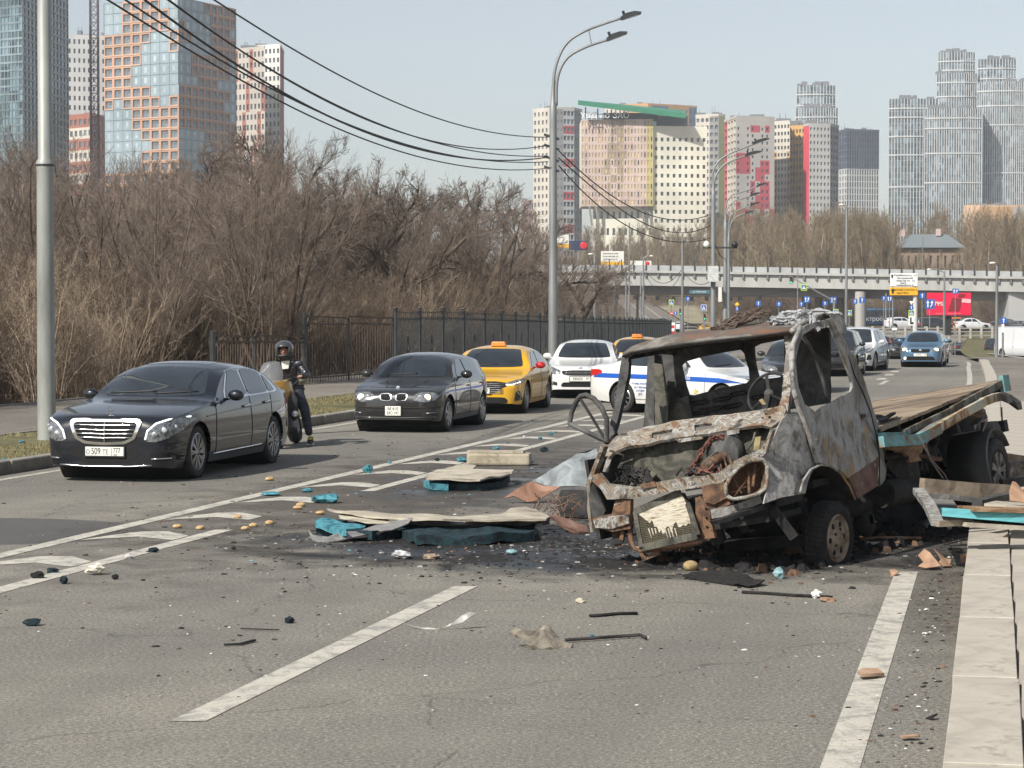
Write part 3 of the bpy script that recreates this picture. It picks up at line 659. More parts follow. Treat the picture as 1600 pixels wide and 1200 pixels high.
 # ================================================================== BRIDGE
t=thing('road_bridge','long pale concrete road bridge crossing behind the junction','bridge',(0,340,0));off=Vector((0,340,0))
def BA(px,py):Y=356-(px-800)/800*26;return A(px,py,Y)-off
bx_=[780+40*i for i in range(23)]
bt=lambda px:413+max(0,px-1000)*.017
mb=MB();D=Vector((0,11,0))
fa=[[BA(p,bt(p)+33) for p in bx_],[BA(p,bt(p)+13) for p in bx_]]
mb.grid(fa);mb.grid([[q+Vector((0,-.5,0)) for q in fa[1]],[q+Vector((0,-.5,.35)) for q in fa[1]]]);mb.grid([[q+Vector((0,-.5,.35)) for q in fa[1]],[q+D for q in fa[1]]]);mb.grid([[q+Vector((0,-.5,0)) for q in fa[1]],fa[1]])
mb.grid([fa[0],[q+D for q in fa[0]]]);mb.build('deck',patchy('bridge_concrete',[(.3,(.28,.28,.265)),(.6,(.40,.40,.375)),(.8,(.46,.46,.435))],.25,6,.8,bmp=.1,stretch=(1,1,.3)),t)
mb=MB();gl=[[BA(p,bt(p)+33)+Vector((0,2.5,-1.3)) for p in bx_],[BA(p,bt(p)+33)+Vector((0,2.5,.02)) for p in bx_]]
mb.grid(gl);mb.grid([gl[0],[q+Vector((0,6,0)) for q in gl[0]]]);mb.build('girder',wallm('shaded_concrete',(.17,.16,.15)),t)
mb=MB();mb.grid([[BA(p,bt(p)+12)+Vector((0,.1,0)) for p in bx_],[BA(p,bt(p)+1.0)+Vector((0,.1,0)) for p in bx_]]);mb.grid([[BA(p,bt(p)+12)+Vector((0,.25,0)) for p in bx_],[BA(p,bt(p)+1.0)+Vector((0,.25,0)) for p in bx_]])
mb.build('noise_barrier',flat('barrier_grey',(.36,.37,.37),.5,.1,.12,.3),t)
me=MB().box((0,-.12,-.1),(.28,.5,.8)).mesh('bracket',wallm('bracket_dark',(.16,.16,.16)));mp_=MB().box((0,-.1,.7),(.14,.14,1.9)).mesh('barrier_post',dark_metal)
for i in range(45):
 px=800+i*19.0;put('bracket',me,t,BA(px,bt(px)+15));put('barrier_post',mp_,t,BA(px,bt(px)+9))
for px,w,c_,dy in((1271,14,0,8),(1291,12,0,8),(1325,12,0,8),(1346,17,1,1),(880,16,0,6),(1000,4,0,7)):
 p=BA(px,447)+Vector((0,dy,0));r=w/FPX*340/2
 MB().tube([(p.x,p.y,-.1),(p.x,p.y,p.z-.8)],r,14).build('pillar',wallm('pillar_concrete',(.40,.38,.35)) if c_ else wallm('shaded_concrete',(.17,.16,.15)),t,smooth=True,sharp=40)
p0,p1=BA(1577,500),BA(1640,500)
MB().box(((p0.x+p1.x)/2,p0.y+5,3),(p1.x-p0.x,9,6.6)).build('abutment',wallm('abutment_concrete',(.38,.38,.37)),t)
Yb=240;t=thing('street_railing','long low concrete railing with square posts in front of the blue bus','railing',(0,Yb,-.9))
for px in range(1244,1590,17):MB().box((P2(px,Yb).x,0,.85),(.22,.22,1.7)).build('post',concrete,t)
a,b=P2(1240,Yb).x,P2(1585,Yb).x
for z in(.35,.75,1.15,1.5):MB().box(((a+b)/2,0,z),(b-a,.08,.14)).build('rail',wallm('rail_concrete',(.30,.28,.25)),t)
# ================================================================== VEGETATION (bare, early spring)
def bark_mat(name,a,b_,c_):
 m,nt,b=new_mat(name);co=coords(nt);oi=nt.nodes.new('ShaderNodeObjectInfo')
 c=ramp(nt,noise(nt,co,1.3,5,.7),[(.32,a),(.5,b_),(.68,c_)])
 c=mix(nt,ramp(nt,oi.outputs['Random'],[(.0,.75),(.35,0.0)]),c,a);c=mix(nt,ramp(nt,oi.outputs['Random'],[(.7,.0),(1,.85)]),c,c_)
 nt.links.new(c,b.inputs['Base Color']);b.inputs['Roughness'].default_value=.9;b.inputs['Specular IOR Level'].default_value=.15
 return m
bk_limb=bark_mat('dark_bark',(.045,.034,.026),(.085,.063,.046),(.15,.115,.085))
bk_twig=bark_mat('red_brown_twigs',(.115,.09,.074),(.20,.158,.13),(.32,.262,.215))
bk_bush=bark_mat('bush_stems',(.075,.056,.042),(.20,.15,.11),(.44,.35,.26))
bk_pale=bark_mat('poplar_bark',(.17,.145,.11),(.27,.24,.18),(.38,.34,.26))
bk_ptwig=bark_mat('poplar_twigs',(.17,.13,.085),(.26,.205,.135),(.36,.29,.20))
leaf_m=bark_mat('dead_leaves',(.28,.18,.09),(.40,.27,.14),(.50,.37,.22))
def segmesh(name,segs,mat,n=3,extra=None):
 a=np.array([s[0] for s in segs],float);b=np.array([s[1] for s in segs],float);r0=np.array([s[2] for s in segs]);r1=np.array([s[3] for s in segs])
 d=b-a;d/=np.linalg.norm(d,axis=1)[:,None]+1e-9
 ref=np.where(np.abs(d[:,2:3])>.9,np.array([[1.,0,0]]),np.array([[0,0,1.]]));x=np.cross(d,ref);x/=np.linalg.norm(x,axis=1)[:,None]+1e-9;y=np.cross(d,x)
 k=len(segs);V=np.zeros((k,2*n,3))
 for j in range(n):
  t=2*math.pi*j/n;o=math.cos(t)*x+math.sin(t)*y
  V[:,j]=a+o*r0[:,None];V[:,n+j]=b+o*r1[:,None]
 base=np.arange(k)[:,None,None]*2*n
 F=np.array([[j,(j+1)%n,n+(j+1)%n,n+j] for j in range(n)])[None]+base
 V=V.reshape(-1,3);F=F.reshape(-1,4)
 me=bpy.data.meshes.new(name);nv,nf=len(V),len(F);nl=nf*4;lv=F.ravel();ls=np.arange(0,nl,4);lt=np.full(nf,4)
 mi=np.zeros(nf)
 if extra is not None and len(extra):
  E=extra.reshape(-1,3);lv=np.concatenate([lv,nv+np.arange(len(E))]);ls=np.concatenate([ls,nl+np.arange(0,len(E),3)]);lt=np.concatenate([lt,np.full(len(extra),3)]);mi=np.concatenate([mi,np.ones(len(extra))]);V=np.concatenate([V,E])
 me.vertices.add(len(V));me.vertices.foreach_set('co',V.ravel().astype(np.float32));me.loops.add(len(lv));me.loops.foreach_set('vertex_index',lv.astype(np.int32))
 me.polygons.add(len(ls));me.polygons.foreach_set('loop_start',ls.astype(np.int32));me.polygons.foreach_set('loop_total',lt.astype(np.int32))
 me.materials.append(mat)
 if extra is not None and len(extra):me.materials.append(leaf_m);me.polygons.foreach_set('material_index',mi.astype(np.int32))
 me.update();return me
def rv(rg,d,ang):
 a=Vector((rg.gauss(0,1),rg.gauss(0,1),rg.gauss(0,1)));a=(a-d*a.dot(d)).normalized()
 return(d*math.cos(ang)+a*math.sin(ang)).normalized()
def grow(rg,out,p,d,L,r,lev,spec):
 sp=spec[lev];k=sp['seg'];pts=[p];sl=L/k
 for i in range(k):
  d=(d+Vector((rg.gauss(0,1),rg.gauss(0,1),rg.gauss(0,1)))*sp['wob']+Vector((0,0,sp['up']))).normalized()
  q=p+d*sl;ra,rb_=r*(1-.72*i/k),r*(1-.72*(i+1)/k)
  out[lev].append((p,q,ra,rb_))
  if lev+1<len(spec):
   n=sp['kids']*(1 if i>=sp.get('bare',0) else 0)
   n=int(n)+(rg.random()<n%1)
   for _ in range(n):
    u=rg.random();f=(i+u)/k
    grow(rg,out,p.lerp(q,u),rv(rg,d,sp['ang']*rg.uniform(.6,1.3)),L*sp['ratio']*rg.uniform(.6,1.15)*(1.15-.6*f),max(rb_*sp['rr'],spec[lev+1].get('rmin',.004)),lev+1,spec)
  p=q
 return p
def tree_meshes(name,seed,L,r,spec,starts,limb,twig,cut,leaves=0,lean=0.0):
 rg=random.Random(seed);out=[[] for _ in spec]
 for s in range(starts):
  d=Vector((rg.gauss(0,.25)+lean,rg.gauss(0,.25),1)).normalized() if starts>1 else Vector((lean,0,1)).normalized()
  o=Vector((rg.uniform(-1,1),rg.uniform(-1,1),0))*(.15 if starts<4 else .5 if L<5 else .8)
  grow(rg,out,o+Vector((0,0,-.2)),d,L*rg.uniform(.75,1.1),r*rg.uniform(.7,1.1),0,spec)
 A_=sum(out[:cut],[]);B_=sum(out[cut:],[])
 ex=None
 if leaves:
  nb_=[B_[rg.randrange(len(B_))] for _ in range(leaves)];ex=[]
  for s in nb_:
   c=Vector(s[1]);u=rv(rg,Vector((0,0,1)),1.5)*rg.uniform(.02,.05);w=rv(rg,Vector((0,0,1)),1.2)*.03
   ex.append([c,c+u,c+w])
  ex=np.array([[tuple(v) for v in t_] for t_ in ex])
 return segmesh(name+'_trunk',A_,limb,5),segmesh(name+'_crown',B_,twig,3,ex)
W=dict
willow=[W(seg=4,wob=.12,up=.0,kids=1.5,ang=.95,ratio=.85,rr=.8,bare=1),W(seg=8,wob=.15,up=.02,kids=1.25,ang=.8,ratio=.6,rr=.5,bare=1),W(seg=6,wob=.13,up=.03,kids=1.35,ang=.75,ratio=.58,rr=.5,rmin=.013),W(seg=5,wob=.10,up=.06,kids=1.3,ang=.65,ratio=.6,rr=.6,rmin=.007),W(seg=3,wob=.08,up=.07,kids=1.2,ang=.55,ratio=.7,rr=.6,rmin=.005),W(seg=2,wob=.06,up=.1,rmin=.005)]
young=[W(seg=7,wob=.06,up=.03,kids=2.2,ang=.6,ratio=.42,rr=.5,bare=2),W(seg=5,wob=.12,up=.07,kids=2.0,ang=.6,ratio=.5,rr=.6,rmin=.013),W(seg=4,wob=.12,up=.06,kids=1.7,ang=.55,ratio=.6,rr=.6,rmin=.007),W(seg=3,wob=.12,up=.04,rmin=.005)]
shrub=[W(seg=8,wob=.09,up=.0,kids=1.2,ang=.55,ratio=.48,rr=.5,bare=0,rmin=.012),W(seg=4,wob=.13,up=.04,kids=1.5,ang=.6,ratio=.5,rr=.6,rmin=.007),W(seg=3,wob=.14,up=.03,kids=.8,ang=.6,ratio=.65,rr=.7,rmin=.005),W(seg=2,wob=.12,up=.02,rmin=.004)]
poplar=[W(seg=9,wob=.03,up=.05,kids=3.4,ang=.5,ratio=.34,rr=.45,bare=2),W(seg=5,wob=.10,up=.14,kids=1.9,ang=.5,ratio=.5,rr=.5,rmin=.03),W(seg=4,wob=.12,up=.1,kids=1.3,ang=.5,ratio=.6,rr=.6,rmin=.022),W(seg=2,wob=.12,up=.06,rmin=.02)]
WIL=[tree_meshes('willow%d'%i,40+i,4.6,.26,willow,1 if i<2 else 2,bk_limb,bk_twig,3,lean=(.18,-.2,.25)[i]) for i in range(3)]
YNG=[tree_meshes('young%d'%i,60+i,7.5,.075,young,2,bk_limb,bk_twig,1) for i in range(3)]
POP=[tree_meshes('poplar%d'%i,80+i,17,.20,poplar,1,bk_pale,bk_ptwig,1) for i in range(4)]
def hgt(pair):return max(v.co.z for m in pair for v in m.vertices)
HG={}
def tree(pair,name,label,loc,sc,rz,group=None,cat='tree',top=None):
 if top is not None:
  if pair[0].name not in HG:HG[pair[0].name]=hgt(pair)
  sc=(top-loc[2])/HG[pair[0].name]
 t=thing(name,label,cat,loc,rz,group);t.scale=sc if isinstance(sc,tuple) else(sc,)*3
 put('trunk',pair[0],t);put('crown',pair[1],t);return t
def gz(px,Y,z=-.1):return Vector(((px-800)/FPX*Y,Y,z))
big=[(352,92,0,205,2.1,'tall bare willow in front of the orange tower, tallest crown on the left'),(505,104,2,200,4.0,'bare willow with a wide rounded crown above the motorcyclist'),(440,90,1,262,4.4,'low leaning bare willow behind the fence posts near the motorcyclist'),(640,112,1,250,0.6,'bare willow with black sprawling limbs above the dark hatchback'),(735,124,2,268,1.0,'bare willow between the dark hatchback and the lamp post, crown above the first taxi'),(600,96,0,300,3.4,'smaller bare willow with a low branching crown right behind the tall fence'),(815,150,0,322,5.2,'bare willow just left of the double armed lamp post'),(890,185,1,395,2.2,'small bare tree behind the far end of the iron fence'),(420,120,0,225,1.4,'bare willow with a dense reddish crown behind the tallest left willow'),(570,135,1,245,3.0,'far bare willow showing between the two rounded crowns'),(690,100,1,310,5.4,'low bare willow leaning right over the fence panels')]
for px,Y,k,yt,rz,lb in big:tree(WIL[k],'willow_tree',lb,gz(px,Y),1,rz,top=zt(yt,Y))
gr='young bare trees over the left thicket'
rg=random.Random(9)
for i in range(84):
 px=rg.uniform(-60,470);Y=rg.uniform(64,110);yt=rg.uniform(185,300)+(45 if 150<px<320 else 0)
 tree(YNG[i%3],'young_tree','slender leafless young tree in the brown thicket behind the left path',gz(px,Y),1,rg.uniform(0,6.28),gr,top=zt(yt,Y))
cx_,cy_=(420,520,600,700,770,850),(232,222,265,292,305,350)
for i in range(34):
 px=425+i*12.6+rg.uniform(-6,6);Y=rg.uniform(108,165);yt=float(np.interp(px,cx_,cy_))+rg.uniform(0,55)
 tree(YNG[i%3],'young_tree','fine twigged bare tree filling the gap between the willow crowns',gz(px,Y),1,rg.uniform(0,6.28),'fine bare trees between the willows',top=zt(yt,Y))
for i in range(14):
 px=rg.uniform(820,960);Y=rg.uniform(225,320);yt=rg.uniform(400,440)
 tree(YNG[i%3],'young_tree','thin leafless tree beyond the far end of the iron fence',gz(px,Y),1,rg.uniform(0,6.28),'thin trees beyond the far end of the fence',top=zt(yt,Y))
def scatter(name,label,protos,pts,scales,cat='undergrowth'):
 me=bpy.data.meshes.new(name+'_points');me.vertices.add(len(pts));me.vertices.foreach_set('co',np.array(pts,np.float32).ravel())
 at=me.attributes.new('sc','FLOAT','POINT');at.data.foreach_set('value',np.array(scales,np.float32))
 col=bpy.data.collections.new(name+'_kinds')
 for k,pr in enumerate(protos):
  mb_=bmesh.new()
  for me_ in pr:mb_.from_mesh(me_)
  m2=bpy.data.meshes.new(name+'_kind');mb_.to_mesh(m2);mb_.free()
  m2.materials.append(pr[-1].materials[0])
  if len(pr[-1].materials)>1:m2.materials.append(pr[-1].materials[1])
  o_=bpy.data.objects.new(name+'_kind',m2);col.objects.link(o_)
 ng=bpy.data.node_groups.new(name+'_scatter','GeometryNodeTree')
 ng.interface.new_socket('Geometry',in_out='INPUT',socket_type='NodeSocketGeometry');ng.interface.new_socket('Geometry',in_out='OUTPUT',socket_type='NodeSocketGeometry')
 gi,go=ng.nodes.new('NodeGroupInput'),ng.nodes.new('NodeGroupOutput')
 m2p=ng.nodes.new('GeometryNodeMeshToPoints');ip=ng.nodes.new('GeometryNodeInstanceOnPoints');ci=ng.nodes.new('GeometryNodeCollectionInfo')
 ci.inputs['Collection'].default_value=col;ci.inputs['Separate Children'].default_value=True;ci.inputs['Reset Children'].default_value=True
 ip.inputs['Pick Instance'].default_value=True
 rvn=ng.nodes.new('FunctionNodeRandomValue');rvn.data_type='FLOAT_VECTOR';rvn.inputs[0].default_value=(-.10,-.10,0);rvn.inputs[1].default_value=(.10,.10,6.28)
 na=ng.nodes.new('GeometryNodeInputNamedAttribute');na.data_type='FLOAT';na.inputs['Name'].default_value='sc'
 ri=ng.nodes.new('FunctionNodeRandomValue');ri.data_type='INT';ri.inputs[4].default_value=0;ri.inputs[5].default_value=len(protos)-1
 l=ng.links.new;l(gi.outputs[0],m2p.inputs[0]);l(m2p.outputs[0],ip.inputs['Points']);l(ci.outputs[0],ip.inputs['Instance'])
 l(rvn.outputs[0],ip.inputs['Rotation']);l(na.outputs['Attribute'],ip.inputs['Scale']);l(ri.outputs[2],ip.inputs['Instance Index']);l(ip.outputs[0],go.inputs[0])
 o=put(name,me);md=o.modifiers.new('scatter','NODES');md.node_group=ng
 tag(o,label,cat,kind='stuff');return o
SHR=[tree_meshes('shrub%d'%i,100+i,3.6,.022,shrub,9,bk_bush,bk_bush,1,leaves=160) for i in range(4)]
pts,scs=[],[]
for i in range(620):
 Y=44+62*rg.random()**1.3;X0=-23.6-26*rg.random()**1.3;p=road(X0,Y,-.1)
 if Y>62 and X0>-24.5:p.x-=1.5
 pts.append(tuple(p));scs.append(rg.uniform(.65,1.12)*(1+max(0,(-X0-28))*.012))
for i in range(150):
 Y=rg.uniform(105,190);px=rg.uniform(380,840);pts.append(tuple(gz(px,Y)));scs.append(rg.uniform(.9,1.5))
scatter('thicket','dense brown leafless thicket filling the left side behind the path and fence',SHR,pts,scs)
pts,scs=[],[];hp=hgt(POP[0])
for i in range(420):
 Y=rg.uniform(400,640);px=rg.uniform(1010,1660);yt=rg.uniform(304,336)+(26 if px<1130 else 0)+rg.choice((0,0,8,24))
 if 1395<px<1515 and Y<535:continue
 if px<1110 and Y<560:continue
 b0=Hh(Y)-.2;pts.append(tuple(gz(px,Y,b0)));scs.append((zt(yt,Y)-b0)/hp)
for i in range(110):
 Y=rg.uniform(560,680);px=rg.uniform(820,1100);b0=Hh(Y)-.2;pts.append(tuple(gz(px,Y,b0)));scs.append((zt(rg.uniform(335,385),Y)-b0)/hp)
scatter('bare_wood','mass of pale bare trees covering the hill behind the bridge',POP,pts,scs,'wood')
pts,scs=[],[]
for i in range(520):
 Y=rg.uniform(362,470);px=rg.uniform(1105,1640) if i%4 else rg.uniform(830,925)
 pts.append(tuple(gz(px,Y,Hh(Y)-.2)));scs.append(rg.uniform(1.6,2.6))
for i in range(300):
 Y=rg.uniform(480,600);px=rg.uniform(985,1640);pts.append(tuple(gz(px,Y,Hh(Y)-.2)));scs.append(rg.uniform(1.5,2.6))
scatter('hillside_brush','brown brushwood seen under and above the bridge deck',SHR,pts,scs)
pts,scs=[],[]
for i in range(150):
 Y=rg.uniform(-20,130);pts.append((rg.uniform(38,62)+.12*max(Y,0),Y,-.3));scs.append(rg.uniform(.9,1.5))
scatter('unseen_wood','unseen bare trees added right of the pavement to darken car reflections',SHR+YNG,pts,scs,'wood')  # trees out of view, added so the car sides reflect something dark
for i in range(30):
 Y=rg.uniform(378,428);px=1120+i*16.5+rg.uniform(-6,6);yt=rg.uniform(312,350)
 if 1400<px<1500:yt=rg.uniform(375,400)
 tree(POP[i%4],'poplar_tree','tall thin bare poplar at the front edge of the wood behind the bridge',gz(px,Y,Hh(Y)-.2),1,rg.uniform(0,6.28),'bare poplars in the front row behind the bridge',top=zt(yt,Y))
 # ================================================================== FENCES
xs=[618,656,692,724.5,757,783,805,824,843,862,881,897,911,926,938,949.5,959.5,968,975.5,982.5,988,993.5,998.5,1003,1007.5]+[1011.2+3.7*i for i in range(11)]
t=thing('iron_fence','tall dark iron fence with ball topped posts and mesh panels running away behind the cars','fence',(-3.8,74,0));off=Vector((-3.8,74,0))
pp=[]
for i,x in enumerate(xs):
 Z=74+2.9*i;yt=479+max(0,(x-700))*.058;pp.append((Vector(((x-800)/FPX*Z,Z,0)),zt(yt,Z)))
pm=MB();pm.lathe([(.085,0),(.085,.15),(.065,.18),(.065,.93),(.085,.935),(.085,.95),(.05,.955),(.001,.956)],10)
pm.sphere((0,0,.978),.07,10,6,sc=(1,1,.32));fm_=pm.mesh('fence_post',dark_metal,True,50)
for i,(p,h) in enumerate(pp):
 o=put('fence_post',fm_,t,p-off);o.scale=(1,1,h)
for i in range(len(pp)-1):
 (a,ha),(b,hb)=pp[i],pp[i+1];a=a-off;b=b-off;h=min(ha,hb)
 mb=MB();e=(b-a);L=e.length
 for zf,w in((.07,.05),(.84,.05),(.92,.035)):mb.bar(a+Vector((0,0,ha*zf)),b+Vector((0,0,hb*zf)),w)
 nbar=22
 for k in range(1,nbar):
  q=a+e*(k/nbar);hh=ha+(hb-ha)*k/nbar;mb.bar(q+Vector((0,0,hh*.07)),q+Vector((0,0,hh*(.92 if k%2 else .84))),.036,.022)
 if i<14:
  m_=a+e*.5
  for s_ in(.22,.14):
   ring=[m_+e.normalized()*(s_*.6*math.cos(th))+Vector((0,0,h*.45+s_*1.5*math.sin(th))) for th in[j*math.pi/6 for j in range(13)]]
   mb.tube(ring,.02,5)
 o=mb.build('fence_panel',dark_metal,t)
t=thing('low_fence','lower rusty railing fence behind the motorcyclist, ending at the tall iron fence','fence',(-7.9,60,0));off=Vector((-7.9,60,0))
lp=[(332,60,516,1),(398,63.5,526,0),(475,67,487,1),(545,70.4,497,0),(614,73.6,495,0)]
for i,(x,Z,yt,big_) in enumerate(lp):
 p=P2(x,Z)-off;h=zt(yt,Z)
 MB().lathe([(.075 if big_ else .035,0),(.075 if big_ else .035,h-.03),(.001,h)],10,o=p).build('fence_post',dark_metal,t)
rust_f=flat('rusty_rail',(.09,.065,.05),.8,0,.3)
for i in range(len(lp)-1):
 a,b=P2(lp[i][0],lp[i][1])-off,P2(lp[i+1][0],lp[i+1][1])-off;y0,y1=(524,526) if i<2 else(494,497)
 h0,h1=zt(y0,lp[i][1]),zt(y1,lp[i+1][1]);mb=MB()
 for f_ in(1,.9,.12):mb.bar(a+Vector((0,0,h0*f_)),b+Vector((0,0,h1*f_)),.04)
 for k in range(1,17):q=a.lerp(b,k/17);mb.bar(q+Vector((0,0,.1)),q+Vector((0,0,(h0+(h1-h0)*k/17)*(1 if k%2 else .9))),.022)
 mb.build('fence_panel',rust_f,t)
 # ================================================================== LAMP POSTS AND WIRES
pole_m=flat('pole_grey',(.24,.25,.25),.5,.3,.16,1.6,bmp=.05,stretch=(1,1,.2))
t=thing('lamp_post','thick pale steel pole in the verge at the left beside the black saloon','street lamp',G(73,690,.1))
zj=A(73,268,t.location.y).z
MB().lathe([(.150,-.1),(.146,.5),(.133,zj-.1),(.14,zj-.06),(.14,zj+.06),(.11,zj+.1),(.095,11.2)],20).build('lower_pole',flat('pale_galvanised',(.30,.31,.29),.55,.2,.16,2.4,bmp=.08,stretch=(1,1,.25)),t,smooth=True,sharp=40)
MB().lathe([(.143,zj-.015),(.150,zj-.015),(.150,zj+.015),(.143,zj+.015)],20).build('pole_joint',dark_metal,t)
mb=MB().tube([(0,0,11),(.1,0,12.4),(.9,0,13.5),(2.4,0,14.0)],.04,8);mb.build('lamp_arm',steel,t,smooth=True)
MB().box((2.7,0,14.03),(.7,.28,.1)).build('lamp_head',steel,t)
def lamp(name,label,px,Z,arms,ybase_top,rb_,detail=True):
 """arms: list of ([(px,py)...], head px,py)"""
 t=thing(name,label,'street lamp',gz(px,Z,Hh(Z)));off=t.location;zt0=zt(ybase_top,Z)-Hh(Z)
 zj=zt0*.36
 MB().lathe([(rb_,0),(rb_*.98,zj),(rb_*.90,zj+.05),(rb_*.78,zt0-.5),(rb_*.78,zt0),(rb_*.6,zt0+.05),(rb_*.35,zt0+.6)],14).build('pole',pole_m,t,smooth=True,sharp=40)
 for pts,hd in arms:
  q=[Vector(A(x,y,Z))-off for x,y in pts]
  sm=[]
  for i in range(len(q)-1):
   p0,p1,p2,p3=q[max(0,i-1)],q[i],q[i+1],q[min(len(q)-1,i+2)]
   for k in range(6):
    u=k/6;sm.append(.5*((2*p1)+(p2-p0)*u+(2*p0-5*p1+4*p2-p3)*u*u+(3*p1-p0-3*p2+p3)*u**3))
  sm.append(q[-1]);MB().tube(sm,[.052*(1-.3*i/len(sm)) for i in range(len(sm))],8).build('lamp_arm',pole_m,t,smooth=True)
  h0,h1=Vector(A(*hd[0],Z))-off,Vector(A(*hd[1],Z))-off
  e=(h1-h0).normalized();ang=math.atan2(e.z,e.x);Mh=Matrix.Translation((h0+h1)/2)@Matrix.Rotation(-ang,4,'Y')
  L=(h1-h0).length;b=bmesh.new()
  ho=MB();prof=[(-L/2,-.05),(-L/2,.04),(-L*.2,.10),(L*.2,.085),(L/2,.0),(L*.46,-.05)]
  ho.prism(prof,.30,M=Matrix.Rotation(R(90),3,'X'),o=(0,.15,0));ho.v=[tuple(Mh@Vector(v)) for v in ho.v];ob=ho.build('lamp_head',dark_metal,t)
  lg=MB().box((0,0,-.055),(L*.7,.2,.02));lg.v=[tuple(Mh@Vector(v)) for v in lg.v];lg.build('lens',lamp_glass,ob)
  pc=MB().box((-L*.3,0,.14),(.08,.08,.12));pc.v=[tuple(Mh@Vector(v)) for v in pc.v];pc.build('sensor',black,ob)
 return t,off
t2,o2=lamp('lamp_post','tall grey lamp post with two curved arms in the middle of the picture',864,69,[([(866,165),(866,115),(882,72),(915,48),(972,28)],((970,29),(1002,19))),([(869,165),(871,122),(885,92),(912,75),(950,62)],((948,62),(980,50)))],165,.14)
MB().bar(A(920,46,69)-o2,A(924,68,69)-o2,.03).build('arm_brace',pole_m,t2)
for y in(212,228,246,262):
 MB().bar(A(850,y-2,69)-o2,A(874,y+6,69)-o2,.07).build('wire_bracket',dark_metal,t2)
t3,o3=lamp('lamp_post','second lamp post with two long arms, carrying a camera crossbar and a pale cabinet',1114,113,[([(1114,300),(1114,270),(1125,250),(1150,236),(1200,217)],((1176,224),(1202,216))),([(1116,310),(1117,280),(1130,259),(1155,247),(1188,237)],((1164,243),(1190,236)))],300,.14)
MB().bar(A(1098,387,113)-o3,A(1152,387,113)-o3,.09).build('crossbar',dark_metal,t3)
for px,m_ in((1104,white_plate),(1148,black)):MB().sphere(A(px,382,113)-o3,.16,10,8,sc=(1,1,1.1)).build('camera_dome',m_,t3,smooth=True)
MB().box(A(1114,428,112.7)-o3,(.52,.3,.78)).build('cabinet',flat('cabinet_grey',(.55,.56,.54),.5),t3)
t4,o4=lamp('lamp_post','third lamp post just right of the one with the pale cabinet',1133,148,[([(1133,350),(1134,322),(1142,306),(1160,300),(1196,287)],((1182,291),(1198,286))),([(1134,352),(1135,330),(1146,315),(1162,310),(1184,302)],((1172,306),(1188,301)))],350,.16)
MB().box(A(1125,460,147.6)-o4,(.22,.2,.95)).build('cabinet',white_plate,t4)
lamp('lamp_post','farthest double lamp post directly behind the third one',1138,178,[([(1138,372),(1140,342),(1150,330),(1186,317)],((1172,321),(1187,316))),([(1139,372),(1142,350),(1152,338),(1176,330)],((1164,334),(1178,329)))],372,.13)
def simple_pole(px,Z,ytop,r,label,head=None,ybot=None):
 t=thing('utility_pole',label,'pole',gz(px,Z,Hh(Z)));h=zt(ytop,Z)-Hh(Z)
 MB().lathe([(r,0),(r*.7,h),(.001,h+.02)],10).build('pole',pole_m,t,smooth=True,sharp=40)
 if head:
  a,b=Vector((0,0,h-.1)),A(head[0],head[1],Z)-t.location
  MB().tube([a,a.lerp(b,.5)+Vector((0,0,.15)),b],r*.4,6).build('lamp_arm',pole_m,t)
  MB().sphere(b,r*1.15,8,6,sc=(1.7,1,.6)).build('lamp_head',white_plate,t,smooth=True)
 return t
simple_pole(1322,190,326,.13,'tall thin lamp pole above the burnt cab with its lamp head to the left',(1315,320))
simple_pole(1475,165,424,.095,'grey pole with a thin arm to the left in front of the red billboard',(1452,421))
simple_pole(1557,150,416,.12,'thick grey pole on the lawn between the billboard and the round blue sign',(1551,411))
simple_pole(1066,170,372,.12,'dark utility pole carrying sagging wires right of the fence end')
simple_pole(929,260,400,.17,'thin pole with a white globe lamp before the bridge, left one',(923,397))
simple_pole(983,240,348,.10,'very tall thin dark pole rising from the bridge left of the sagging wires')
simple_pole(978,250,420,.12,'grey pole in front of the bridge close to the tall thin one')
simple_pole(1005,235,402,.12,'grey pole with a horizontal arm in front of the bridge',(1018,400))
simple_pole(1001,300,425,.13,'short grey pole crossing the bridge deck, in front of the hill road')
simple_pole(961,280,440,.10,'thinnest pole standing before the hill road')
simple_pole(1246,330,420,.10,'thin pole under the bridge left of the mast arm traffic light')
simple_pole(1384,300,458,.12,'thin pole by the bus with blue direction signs')
simple_pole(942,300,442,.16,'grey pole before the bridge right of the globe lamp')
simple_pole(1567,480,352,.12,'thin pole beyond the bridge at the far right')
simple_pole(1441,470,370,.14,'thin bare pole beyond the bridge in front of the brick house')
black_w=flat('wire_black',(.015,.015,.015),.6,0,.1)
def wire(label,trace,pa,pb,r=.015):
 """cable in the vertical plane pa-pb (plan points); trace = picture points"""
 pts=[];ax,ay=pa;bx,by=pb
 xs_=[p[0] for p in trace];ys_=[p[1] for p in trace];o=np.argsort(xs_);xs_=np.array(xs_)[o];ys_=np.array(ys_)[o]
 co_=np.polyfit(xs_,ys_,3 if len(xs_)>4 else 2)
 n=34
 for i in range(n+1):
  px=trace[0][0]+(trace[-1][0]-trace[0][0])*i/n;k=(px-800)/FPX
  t_=(k*ay-ax)/((bx-ax)-k*(by-ay));Y=ay+t_*(by-ay);pts.append(A(px,float(np.polyval(co_,px)),Y))
 mb=MB().tube([p-pts[0] for p in pts],r,6);o=mb.build('overhead_wire',black_w,None,loc=pts[0]);tag(o,label,'cable');return o
pA,pB=(1.25,69),(-7.5,22)
